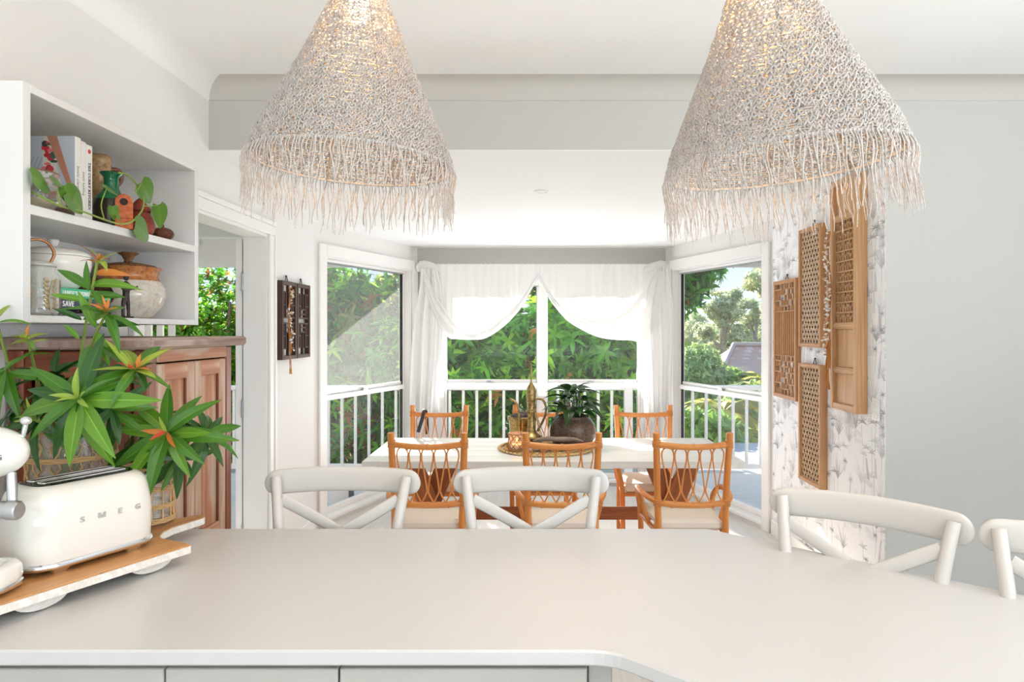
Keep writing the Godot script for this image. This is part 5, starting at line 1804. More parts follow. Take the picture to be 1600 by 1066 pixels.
func pendant(label: String, pos: Vector3, rim_y: float, r0: float, tilt: float, sd: int) -> void:
	var r := RandomNumberGenerator.new()
	r.seed = sd
	var jute := mottled("jute_grey", [rgb8(190, 183, 177), rgb8(212, 206, 200), rgb8(178, 170, 163)], 0.9, 14, 14.0)
	var top := 0.48
	var o := thing("pendant_lamp", label, "pendant lamp", Vector3(pos.x, rim_y + top, pos.z))
	o.rotation.z = tilt
	# knotted weave: rows of small slanted stitches with gaps the light shows through
	var st := MB.new()
	for s in [-1.0, 1.0]:
		st.tube([Vector3(s * 0.0052, -0.0052, -0.0005), Vector3(s * 0.0020, -0.001, 0.0022), Vector3(-s * 0.003, 0.0046, 0.001 - 0.001 * s)], [0.0014, 0.0019, 0.0014], 5)
	var stitch := st.mesh()
	var xfs := []
	var cols := []
	var cords := MB.new()
	var y := 0.0
	var row := 0
	while y < top - 0.01:
		var rr := cone_r(y) * r0
		var slope := (cone_r(y + 0.005) - cone_r(y)) * r0 / 0.005
		var up := Vector3(slope, 1.0, 0).normalized()
		var n := maxi(10, int(TAU * rr / 0.0108))
		var loose := 0.75 + 0.25 * sin(row * 1.7) + (0.2 if y > 0.26 else 0.0)
		for k in n:
			if r.randf() < (0.16 if y > 0.26 else 0.07) * loose: continue
			var a := TAU * (k + 0.5 * (row % 2) + r.randf_range(-0.18, 0.18)) / n
			var out := Vector3(cos(a), 0, sin(a))
			var yy := (out * up.x + Vector3.UP * up.y).normalized()
			var x := yy.cross(out).normalized()
			var zz := x.cross(yy)
			var bs := Basis(x, yy, zz) * Basis(Vector3.BACK, r.randf_range(-0.45, 0.45))
			xfs.append(Transform3D(bs.scaled_local(Vector3(1, 1, 1) * r.randf_range(0.85, 1.2)), out * (rr + r.randf_range(-0.001, 0.0015)) + Vector3(0, y - top + r.randf_range(-0.0012, 0.0012), 0)))
			cols.append(Color(1, 1, 1) * r.randf_range(0.85, 1.08))
		var ring := []
		var cn := maxi(16, int(TAU * rr / 0.02))
		for k in cn + 1:
			var a := TAU * k / cn
			var wob := rr + 0.0012 * sin(a * 23.0 + row * 2.1) - 0.001
			ring.append(Vector3(cos(a) * wob, y - top + 0.0012 * sin(a * 17.0 + row), sin(a) * wob))
		cords.tube(ring, 0.0017, 4, false)
		y += 0.0096
		row += 1
	var jm := jute.duplicate() as StandardMaterial3D
	if M.has("jute_tinted"): jm = M.jute_tinted
	else:
		jm.vertex_color_use_as_albedo = true
		jm.backlight_enabled = true
		jm.backlight = Color(0.55, 0.5, 0.42)
		M["jute_tinted"] = jm
	foliage(o, "woven_shade", stitch, jm, xfs, cols)
	var co := put("row_cords", cords, jm, o)
	co.set_meta("kind", "stuff")
	var wire := mat("shade_wire", rgb8(176, 158, 140), 0.6)
	for k in 8:
		var a := TAU * (k + 0.3) / 8.0
		var pts := []
		for j in 13:
			var t := top * j / 12.0
			var rr := cone_r(t) * r0 - 0.005
			pts.append(Vector3(cos(a) * rr, t - top, sin(a) * rr))
		var m := MB.new()
		m.tube(pts, 0.0024, 6)
		put("wire_rib", m, wire, o)
	var rim := MB.new()
	var ring := []
	for k in 49: ring.append(Vector3(cos(TAU * k / 48.0) * r0, -top - 0.002, sin(TAU * k / 48.0) * r0))
	rim.tube(ring, 0.003, 8, false)
	put("rim_cord", rim, jute, o)
	# fringe: loose jute ends hanging from the rim
	var fr := MB.new()
	for k in 230:
		var a := TAU * k / 230.0 + r.randf_range(-0.012, 0.012)
		var l := r.randf_range(0.085, 0.145)
		var p := Vector3(cos(a) * (r0 + 0.002), -top, sin(a) * (r0 + 0.002))
		var out := Vector3(cos(a), 0, sin(a))
		var tang := Vector3(-sin(a), 0, cos(a))
		var kx := r.randf_range(-0.008, 0.008)
		var kz := r.randf_range(-0.004, 0.012)
		var pts := []
		for j in 7:
			var f := j / 6.0
			pts.append(p + Vector3.DOWN * l * f + tang * (kx * f + 0.003 * sin(f * 8.0 + k)) + out * (0.008 * sin(PI * minf(f * 2.2, 1.0)) + kz * f * f + 0.002 * sin(f * 6.0 + k * 1.7)))
		fr.tube(pts, [0.0014, 0.0013, 0.0013, 0.0012, 0.0012, 0.0011, 0.0008], 4, false)
	var fo := put("fringe", fr, jute, o)
	fo.set_meta("kind", "stuff")
	# lamp holder, flex and ceiling rose
	var m := MB.new()
	m.lathe([Vector2(0.001, 0.045), Vector2(0.018, 0.045), Vector2(0.022, 0.03), Vector2(0.022, -0.05), Vector2(0.001, -0.05)], 16)
	put("lamp_holder", m, mat("holder_white", rgb8(230, 228, 224), 0.5), o)
	var drop := 2.787 - (rim_y + top)
	m = MB.new()
	m.tube([Vector3(0, 0.04, 0), Vector3(sin(tilt) * drop * 0.97, drop * cos(tilt) - 0.012, 0)], 0.004, 8)
	put("flex", m, mat("holder_white", Color.WHITE), o)
	m = MB.new()
	m.lathe([Vector2(0.001, drop - 0.001), Vector2(0.05, drop - 0.001), Vector2(0.048, drop - 0.018), Vector2(0.02, drop - 0.03), Vector2(0.001, drop - 0.031)], 20, Transform3D(Basis(Vector3.BACK, -tilt), Vector3.ZERO))
	put("ceiling_rose", m, M.holder_white, o)
	var g := mat("bulb_glow", rgb8(255, 226, 180), 0.4)
	g.emission_enabled = true
	g.emission = rgb8(255, 206, 140)
	g.emission_energy_multiplier = 14.0
	m = MB.new()
	m.ball(Vector3(0, -0.115, 0), Vector3(0.03, 0.036, 0.03), 16)
	m.lathe([Vector2(0.016, -0.05), Vector2(0.018, -0.07), Vector2(0.025, -0.095)], 16)
	put("bulb", m, g, o)
	var li := OmniLight3D.new()
	li.name = "bulb_light"
	o.add_child(li)
	li.position = Vector3(0, -0.115, 0)
	li.light_color = Color(1.0, 0.76, 0.48)
	li.light_energy = 0.19
	li.light_size = 0.025
	li.omni_range = 12.0
	li.shadow_enabled = true

func armoire() -> void:
	var red := wood("armoire_red", rgb8(160, 92, 58), rgb8(112, 54, 32), 0.4, 101, 4.0, 1.0)
	var pale := wood("armoire_worn", rgb8(206, 160, 128), rgb8(172, 108, 74), 0.55, 102, 4.0, 0.9, Color(0.80, 0.74, 0.67, 0.75))
	var top := wood("armoire_top", rgb8(178, 152, 136), rgb8(120, 92, 78), 0.6, 103, 3.0, 1.2, Color(0.78, 0.72, 0.68, 0.6))
	var o := thing("armoire", "old reddish wooden armoire with weathered panelled doors beside the doorway", "cupboard", Vector3(-1.19, 0, -2.13))
	# local: x to the room (0 is the door face), z: 0 is the end facing the bench, -0.595 the far end
	var dp := 0.444
	var ln := 0.595
	put("top_board", bx(Vector3(-dp / 2 + 0.02, 1.478, -ln / 2), Vector3(dp + 0.04, 0.036, ln + 0.10), 0.008), top, o)
	put("back_board", bx(Vector3(-dp + 0.01, 0.73, -ln / 2), Vector3(0.02, 1.42, ln - 0.02)), red, o)
	put("floor_board", bx(Vector3(-dp / 2, 0.1, -ln / 2), Vector3(dp - 0.06, 0.03, ln - 0.06)), red, o)
	for q in [[0.0, 0.0], [-dp + 0.05, 0.0], [0.0, -ln + 0.05], [-dp + 0.05, -ln + 0.05]]:
		put("corner_post", bx(Vector3(q[0] - 0.025, 0.73, q[1] - 0.025), Vector3(0.05, 1.46, 0.05), 0.006), red, o)
	# end facing the bench: two upright fields in a frame
	put("end_rail", bx(Vector3(-dp / 2, 1.41, -0.022), Vector3(dp - 0.1, 0.09, 0.03), 0.004), red, o)
	put("end_rail", bx(Vector3(-dp / 2, 0.75, -0.022), Vector3(dp - 0.1, 0.08, 0.03), 0.004), red, o)
	put("end_rail", bx(Vector3(-dp / 2, 0.12, -0.022), Vector3(dp - 0.1, 0.1, 0.03), 0.004), red, o)
	put("end_stile", bx(Vector3(-dp / 2, 1.08, -0.022), Vector3(0.05, 0.57, 0.028), 0.004), red, o)
	for x in [-0.135, -0.31]:
		put("end_panel", bx(Vector3(x, 1.08, -0.034), Vector3(0.13, 0.58, 0.016), 0.004), red, o)
		put("end_panel", bx(Vector3(x, 0.44, -0.034), Vector3(0.17, 0.56, 0.016), 0.004), red, o)
	put("far_end", bx(Vector3(-dp / 2, 0.73, -ln + 0.02), Vector3(dp - 0.1, 1.4, 0.02)), red, o)
	# cornice under the top and the two doors
	put("frieze", bx(Vector3(-0.012, 1.438, -ln / 2), Vector3(0.03, 0.044, ln - 0.1), 0.004), pale, o)
	for k in 2:
		var d := Node3D.new()
		d.name = "door"
		o.add_child(d, true)
		var z0 := -0.052 - 0.246 * k
		var z1 := z0 - 0.243
		var mid := (z0 + z1) / 2
		d.position = Vector3(-0.012, 0.76, mid)
		for s in [-1.0, 1.0]:
			put("stile", bx(Vector3(0, 0, s * 0.0975), Vector3(0.024, 1.3, 0.046), 0.004), pale, d)
		for y in [0.622, 0.0, -0.622]:
			put("rail", bx(Vector3(0, y, 0), Vector3(0.023, 0.056, 0.15), 0.004), pale, d)
		for y in [0.311, -0.311]:
			put("field", bx(Vector3(-0.008, y, 0), Vector3(0.012, 0.57, 0.152), 0.003), pale, d)
			for s in [-1.0, 1.0]:
				put("bead", bx(Vector3(0.004, y, s * 0.0715), Vector3(0.008, 0.566, 0.006), 0.002), red, d)
	var m := MB.new()
	for z in [-0.285, -0.312]:
		m.ball(Vector3(0.012, 0.8, z), Vector3(0.012, 0.012, 0.012), 10)
	put("knobs", m, mat("iron", rgb8(64, 58, 54), 0.5, 0.6), o)

# ---------- wall shelf and what stands on it ----------
const SX := -1.32
const SU := 1.853
const SL := 1.56

func on_shelf(x: float, y: float, px: float) -> Vector3:
	# the point seen at pixel (x, y) on the upright plane at x = px
	return at(x, y, -px * PX / (828.0 - x))

func wall_shelf() -> void:
	var o := thing("open_shelf", "white open wall shelf with two compartments fixed to the left wall", "shelf", Vector3(-1.638, 1.54, -1.776))
	var w: Material = M.shelf_white
	var dp := 0.318
	put("near_side", bx(Vector3(dp / 2, 0.315, -0.015), Vector3(dp, 0.63, 0.03), 0.0015), w, o)
	put("far_side", bx(Vector3(dp / 2, 0.315, -0.93), Vector3(dp, 0.63, 0.028), 0.0015), w, o)
	put("top_board", bx(Vector3(dp / 2, 0.619, -0.473), Vector3(dp, 0.022, 0.886), 0.0015), w, o)
	put("middle_shelf", bx(Vector3(dp / 2 + 0.001, 0.3, -0.473), Vector3(dp - 0.004, 0.026, 0.886), 0.0015), w, o)
	put("bottom_board", bx(Vector3(dp / 2, 0.01, -0.473), Vector3(dp, 0.02, 0.886), 0.0015), w, o)
	put("back_panel", bx(Vector3(0.004, 0.315, -0.473), Vector3(0.007, 0.59, 0.886)), w, o)

func text(parent: Node3D, s: String, size: float, mt: Material, xf: Transform3D, called := "lettering", font := "Droid Sans", left := false) -> void:
	var f := SystemFont.new()
	f.font_names = PackedStringArray([font])
	f.font_weight = 700
	var t := TextMesh.new()
	t.font = f
	t.text = s
	t.font_size = 32
	t.pixel_size = size / 32.0
	t.depth = 0.0016
	if left: t.horizontal_alignment = HORIZONTAL_ALIGNMENT_LEFT
	t.curve_step = 3.0
	var o := put(called, t, mt, parent)
	o.transform = xf

func upright_book(label: String, d0: float, thick: float, hgt: float, deep: float, cover: Material, spine_text: String, ink: Material, tsize: float) -> Node3D:
	var o := thing("book", label, "book", Vector3(-1.366, SU, -d0), 0.0, "white cookbooks standing on the upper shelf")
	var white := mat("book_white", rgb8(238, 236, 232), 0.45)
	put("spine", bx(Vector3(-0.0015, hgt / 2, -thick / 2), Vector3(0.004, hgt, thick), 0.0012), white, o)
	put("front_cover", bx(Vector3(-deep / 2, hgt / 2, -0.001), Vector3(deep, hgt, 0.0022)), cover, o)
	put("back_cover", bx(Vector3(-deep / 2, hgt / 2, -thick + 0.001), Vector3(deep, hgt, 0.0022)), white, o)
	put("pages", bx(Vector3(-deep / 2 - 0.003, hgt / 2, -thick / 2), Vector3(deep - 0.006, hgt - 0.006, thick - 0.005)), mat("paper", rgb8(232, 226, 212), 0.85), o)
	# title runs down the spine
	var b := Basis(Vector3(0, -1, 0), Vector3(0, 0, -1), Vector3(1, 0, 0))
	text(o, spine_text, tsize, ink, Transform3D(b, Vector3(0.0006, hgt * 0.47, -thick / 2)), "spine_title", "Droid Serif")
	return o

func book_cover() -> StandardMaterial3D:
	# flat print: pale blue background, floral skirt, an arm hanging down
	var im := Image.create(190, 250, false, Image.FORMAT_RGB8)
	for y in 250:
		for x in 190:
			var c := rgb8(206, 214, 224).lerp(rgb8(176, 190, 208), y / 250.0)
			if x < 100 and y > 60 and y < 118 and (x * 7 + y * 3) % 90 < 50: c = c.lerp(rgb8(150, 172, 190), 0.5)
			if y > 205: c = rgb8(134, 110, 96)
			im.set_pixel(x, y, c)
	var rr := RandomNumberGenerator.new()
	rr.seed = 4
	for y in 215:
		var x0 := int(96 - y * 0.02)
		var x1 := int(118 + y * 0.22)
		for x in range(x0, mini(x1, 190)): im.set_pixel(x, y, rgb8(226, 222, 212))
	for k in 46:
		var y := rr.randi_range(4, 206)
		var x := rr.randi_range(96, int(116 + y * 0.2))
		wash(im, x, y, rr.randf_range(4, 11), rr.randf_range(4, 10), [rgb8(222, 70, 84), rgb8(232, 120, 128), rgb8(70, 108, 92), rgb8(206, 58, 70), rgb8(60, 72, 70)][k % 5])
	for k in 130:
		wash(im, 122 + k * 0.38, k * 1.05, 15.0 - k * 0.055, 6, rgb8(196, 136, 112))
	wash(im, 174, 142, 7, 14, rgb8(200, 142, 118))
	var m := mat("book_cover_print", Color.WHITE, 0.35)
	m.albedo_texture = ImageTexture.create_from_image(im)
	return m

func shelf_upper() -> void:
	var ink := mat("ink_dark", rgb8(70, 68, 70), 0.6)
	var faint := mat("ink_faint", rgb8(176, 176, 174), 0.6)
	var white := mat("book_white", rgb8(238, 236, 232), 0.45)
	var cov := book_cover()
	var b := upright_book("first white cookbook on the upper shelf, floral skirt pictured on its cover", 2.05, 0.027, 0.25, 0.19, white, "basic classics", faint, 0.0135)
	# the printed picture faces the camera
	var pm := MB.new()
	pm.face([Vector3(-0.19, 0, 0.0006), Vector3(0, 0, 0.0006), Vector3(0, 0.25, 0.0006), Vector3(-0.19, 0.25, 0.0006)], Vector3(0, 0, 1), [Vector2(0, 1), Vector2(1, 1), Vector2(1, 0), Vector2(0, 0)])
	put("cover_print", pm, cov, b)
	upright_book("second white cookbook on the upper shelf, thin with a pale green title", 2.0785, 0.021, 0.244, 0.19, white, "basic baking", faint, 0.0115)
	var b3 := upright_book("third white cookbook on the upper shelf, dark spaced title under a red dot", 2.101, 0.03, 0.24, 0.18, white, "THE CURRY KITCHEN", ink, 0.0135)
	var dm := MB.new()
	dm.lathe([Vector2(0.0005, 0.0012), Vector2(0.0065, 0.0012), Vector2(0.0065, 0.0)], 16, Transform3D(Basis(Vector3.BACK, -PI / 2), Vector3(0.0006, 0.22, -0.015)))
	put("red_dot", dm, mat("ink_red", rgb8(214, 62, 70), 0.5), b3)
	# glass bowl with an air plant
	var o := thing("glass_bowl", "clear glass bowl with a dried air plant, in front of the cookbooks", "bowl", Vector3(-1.415, SU, -1.93))
	var m := MB.new()
	m.lathe([Vector2(0.001, 0.001), Vector2(0.05, 0.001), Vector2(0.075, 0.03), Vector2(0.08, 0.07), Vector2(0.072, 0.112), Vector2(0.069, 0.112), Vector2(0.077, 0.07), Vector2(0.072, 0.032), Vector2(0.048, 0.005), Vector2(0.001, 0.005)], 28)
	put("bowl", m, M.clear_glass, o)
	m = MB.new()
	var ring := []
	for k in 33: ring.append(Vector3(cos(TAU * k / 32.0) * 0.0705, 0.112, sin(TAU * k / 32.0) * 0.0705))
	m.tube(ring, 0.0025, 6)
	put("rim_band", m, mat("rim_copper", rgb8(150, 104, 74), 0.4, 0.5), o)
	m = MB.new()
	m.lathe([Vector2(0.001, 0.007), Vector2(0.046, 0.008), Vector2(0.066, 0.03), Vector2(0.066, 0.036), Vector2(0.001, 0.04)], 20)
	put("sand", m, mat("sand", rgb8(196, 176, 132), 0.95), o)
	m = MB.new()
	for k in 16:
		var a := TAU * k * 0.382
		m.tube(curve([Vector3(0, 0.04, 0), Vector3(cos(a) * 0.025, 0.062 + 0.012 * (k % 3), sin(a) * 0.025), Vector3(cos(a) * 0.056, 0.055 - 0.01 * (k % 4), sin(a) * 0.056)], 4), [0.004, 0.004, 0.0038, 0.0036, 0.0033, 0.003, 0.0025, 0.002, 0.001], 5, true, 0.4)
	put("air_plant", m, mat("air_plant", rgb8(150, 142, 120), 0.85), o)
	# tall glazed jug
	o = thing("stoneware_jug", "tall tan glazed stoneware jug with a ringed neck and small handle", "jug", Vector3(-1.49, SU, -2.36))
	o.scale = Vector3(1.08, 1.14, 1.08)
	m = MB.new()
	m.lathe([Vector2(0.001, 0.0), Vector2(0.042, 0.0), Vector2(0.046, 0.006), Vector2(0.047, 0.115), Vector2(0.04, 0.128), Vector2(0.03, 0.135), Vector2(0.027, 0.15), Vector2(0.027, 0.19), Vector2(0.034, 0.196), Vector2(0.035, 0.203), Vector2(0.032, 0.206), Vector2(0.035, 0.211), Vector2(0.033, 0.216), Vector2(0.035, 0.222), Vector2(0.034, 0.232), Vector2(0.028, 0.238), Vector2(0.022, 0.234), Vector2(0.021, 0.16), Vector2(0.001, 0.15)], 28)
	put("body", m, mottled("glaze_tan", [rgb8(168, 132, 88), rgb8(190, 156, 108), rgb8(200, 172, 128), rgb8(152, 112, 72)], 0.22, 111, 5.0), o)
	m = MB.new()
	m.tube(curve([Vector3(0.02, 0.2, -0.026), Vector3(0.036, 0.202, -0.044), Vector3(0.042, 0.18, -0.052), Vector3(0.034, 0.155, -0.042), Vector3(0.02, 0.142, -0.024)], 4), 0.007, 8)
	put("handle", m, mat("glaze_brown", rgb8(120, 74, 48), 0.25), o)
	# green-necked flask
	o = thing("glazed_flask", "dark flask with a shiny green flared neck, behind the clay house", "flask", Vector3(-1.398, SU, -2.28))
	m = MB.new()
	m.lathe([Vector2(0.001, 0.0), Vector2(0.052, 0.0), Vector2(0.056, 0.01), Vector2(0.056, 0.075), Vector2(0.05, 0.1)], 28)
	put("body", m, mat("glaze_black", rgb8(52, 44, 34), 0.15), o)
	m = MB.new()
	m.lathe([Vector2(0.0505, 0.0985), Vector2(0.042, 0.114), Vector2(0.028, 0.126), Vector2(0.0225, 0.14), Vector2(0.022, 0.176), Vector2(0.034, 0.188), Vector2(0.033, 0.192), Vector2(0.02, 0.184), Vector2(0.018, 0.14), Vector2(0.001, 0.13)], 28)
	put("neck", m, mat("glaze_green", rgb8(26, 108, 66), 0.12), o)
	# little clay house
	o = thing("clay_house", "small orange clay house with an arched top and a round dark window", "ornament", Vector3(-1.338, SU, -2.25), 0.55)
	m = MB.new()
	var poly := PackedVector2Array()
	poly.append(Vector2(-0.026, 0)); poly.append(Vector2(0.026, 0)); poly.append(Vector2(0.026, 0.07))
	for k in 9:
		var a := PI * k / 8.0
		poly.append(Vector2(cos(a) * 0.026 * (1.0 if k > 0 else 0.999), 0.088 + sin(a) * 0.026))
	m.prism(poly, -0.014, 0.014, 0.002, Transform3D(Basis(Vector3.RIGHT, Vector3(0, 0, 1), Vector3.UP), Vector3.ZERO))
	var clay := mottled("clay_orange", [rgb8(186, 98, 58), rgb8(204, 118, 74)], 0.85, 112, 9.0)
	put("wall", m, clay, o)
	m = MB.new()
	m.lathe([Vector2(0.0005, 0.0), Vector2(0.0095, 0.0), Vector2(0.0115, 0.001), Vector2(0.0115, -0.002)], 18, Transform3D(Basis(Vector3.RIGHT, PI / 2), Vector3(0, 0.088, 0.0148)))
	put("window", m, mat("clay_hole_shade", rgb8(46, 30, 26), 0.8), o)  # dark disc stands for the shade inside a round hole
	put("base_line", bx(Vector3(0, 0.034, 0.0145), Vector3(0.05, 0.0015, 0.001)), mat("clay_line", rgb8(132, 66, 40), 0.9), o)
	# red clay pots, glass, seed pod
	o = thing("clay_pot", "dark red clay pot with a faceted lid, between the clay house and the tumbler", "pot", Vector3(-1.388, SU, -2.43))
	var rd := mottled("clay_red", [rgb8(134, 52, 34), rgb8(166, 72, 46), rgb8(112, 42, 30)], 0.55, 113, 8.0)
	m = MB.new()
	m.lathe([Vector2(0.001, 0.0), Vector2(0.03, 0.0), Vector2(0.044, 0.016), Vector2(0.049, 0.04), Vector2(0.043, 0.064), Vector2(0.034, 0.08), Vector2(0.034, 0.09), Vector2(0.001, 0.09)], 26)
	put("body", m, rd, o)
	m = MB.new()
	m.lathe([Vector2(0.04, 0.089), Vector2(0.041, 0.096), Vector2(0.013, 0.128), Vector2(0.001, 0.138)], 6)
	put("lid", m, rd, o)
	o = thing("tumbler", "frosted grey glass tumbler on the upper shelf, right of the red clay pot", "tumbler", Vector3(-1.402, SU, -2.545))
	m = MB.new()
	m.lathe([Vector2(0.001, 0.001), Vector2(0.028, 0.001), Vector2(0.031, 0.004), Vector2(0.033, 0.12), Vector2(0.031, 0.122), Vector2(0.029, 0.006), Vector2(0.001, 0.006)], 24)
	var fg := mat("frosted_glass", Color(0.78, 0.78, 0.72, 0.55), 0.4)
	fg.transparency = BaseMaterial3D.TRANSPARENCY_ALPHA
	put("glass", m, fg, o)
	o = thing("seed_pod", "round dark brown seed pod at the right end of the upper shelf", "seed pod", Vector3(-1.362, SU, -2.535))
	m = MB.new()
	var rows := []
	for k in 11:
		var f := PI * k / 10.0
		var rg := []
		for j in 32:
			var a := TAU * j / 32.0
			var rr := 0.038 * sin(f) * (1.0 + 0.05 * cos(a * 8.0))
			rg.append(Vector3(cos(a) * rr, 0.024 - 0.024 * cos(f), sin(a) * rr))
		rows.append(rg)
	m.grid(rows, true)
	put("pod", m, mottled("pod_brown", [rgb8(84, 42, 26), rgb8(122, 66, 42), rgb8(64, 30, 20)], 0.45, 114, 12.0), o)
	m = MB.new()
	m.tube([Vector3(0, 0.046, 0), Vector3(0.003, 0.058, 0.002)], [0.004, 0.0025], 6)
	put("stalk", m, M.pod_brown, o)
	# trailing vine along the shelf edge
	o = thing("trailing_vine", "trailing heart-leaved vine looping along the edge of the upper shelf", "vine", Vector3(-1.31, SU, -2.0))
	var org := o.position
	var vm := leafy("vine_leaf", rgb8(104, 150, 52), 0.3, 0.45)
	var sm := mat("vine_stem", rgb8(138, 166, 66), 0.5)
	var path := []
	for q in [[50, 300, -1.335], [62, 306, -1.312], [95, 322, -1.308], [130, 331, -1.308], [165, 344, -1.306], [190, 350, -1.304], [208, 345, -1.304], [222, 328, -1.306], [224, 310, -1.312], [213, 288, -1.318], [200, 274, -1.325], [184, 270, -1.34]]:
		path.append(on_shelf(q[0], q[1], q[2]) - org)
	m = MB.new()
	m.tube(curve(path, 5), 0.0028, 6)
	put("stem", m, sm, o)
	for q in [[[163, 343], [158, 320], [166, 296]], [[95, 322], [90, 300], [92, 286]], [[213, 290], [212, 300], [220, 287]], [[226, 322], [236, 322], [246, 321]], [[206, 344], [214, 343], [220, 350]]]:
		var pp := []
		for e in q: pp.append(on_shelf(e[0], e[1], -1.305) - org)
		m = MB.new()
		m.tube(curve(pp, 4), 0.0018, 5)
		put("tendril", m, sm, o)
	var heart := heart_leaf()
	for q in [[50, 276, 86, 298, 0.1], [100, 290, 113, 322, 0.0], [104, 300, 138, 334, 0.0], [82, 283, 104, 290, 0.3], [166, 296, 186, 300, 0.5], [176, 322, 180, 345, 0.0], [180, 335, 194, 346, 0.2], [220, 285, 241, 320, -0.2], [247, 320, 254, 358, 0.3], [211, 352, 241, 374, -0.1]]:
		var a := on_shelf(q[0], q[1], -1.303) - org
		var e := on_shelf(q[2], q[3], -1.303) - org
		var x := (e - a)
		var l := x.length()
		x = x.normalized()
		var z := Vector3(0.78, 0.3 + q[4], 0.62)
		z = (z - x * z.dot(x)).normalized()
		var lo := put("leaf", heart, vm, o)
		# blade along local x, upper side towards the room
		lo.transform = Transform3D(Basis(x, z, x.cross(z)) * l, a)

func heart_leaf() -> ArrayMesh:
	var m := MB.new()
	var rows := []
	for k in 11:
		var f := k / 10.0
		var w := 0.36 * pow(sin(PI * pow(f * 0.94 + 0.05, 0.6)), 0.85)
		var r := []
		for j in 7:
			var s := (j - 3) / 3.0
			r.append(Vector3(f - 0.1 * (1.0 - f) * s * s * (1.0 if f < 0.4 else 0.0), -0.16 * f * f + 0.12 * absf(s) * w, s * w))
		rows.append(r)
	m.grid(rows, false, false, false)
	for k in 11:
		for j in 7: m.c[k * 7 + j] = Color(1, 1, 1) if j == 3 else Color(0.8, 0.84, 0.8)
	return m.mesh()

func flat_book(label: String, y: float, thick: float, cover: Material, title: String, ink: Material) -> void:
	var o := thing("cookbook", label, "book", Vector3(-1.35, y, -2.075), 0.0, "books lying flat on the lower shelf")
	put("spine", bx(Vector3(-0.002, thick / 2, 0), Vector3(0.005, thick, 0.25), 0.0015), cover, o)
	put("front_cover", bx(Vector3(-0.1, thick - 0.001, 0), Vector3(0.195, 0.0022, 0.25)), cover, o)
	put("back_cover", bx(Vector3(-0.1, 0.001, 0), Vector3(0.195, 0.0022, 0.25)), cover, o)
	put("pages", bx(Vector3(-0.1, thick / 2, 0), Vector3(0.188, thick - 0.006, 0.242)), M.paper, o)
	text(o, title, thick * 0.66, ink, Transform3D(Basis(Vector3(0, 0, -1), Vector3.UP, Vector3(1, 0, 0)), Vector3(0.0006, thick * 0.5, 0.104)), "spine_title", "Droid Sans", true)

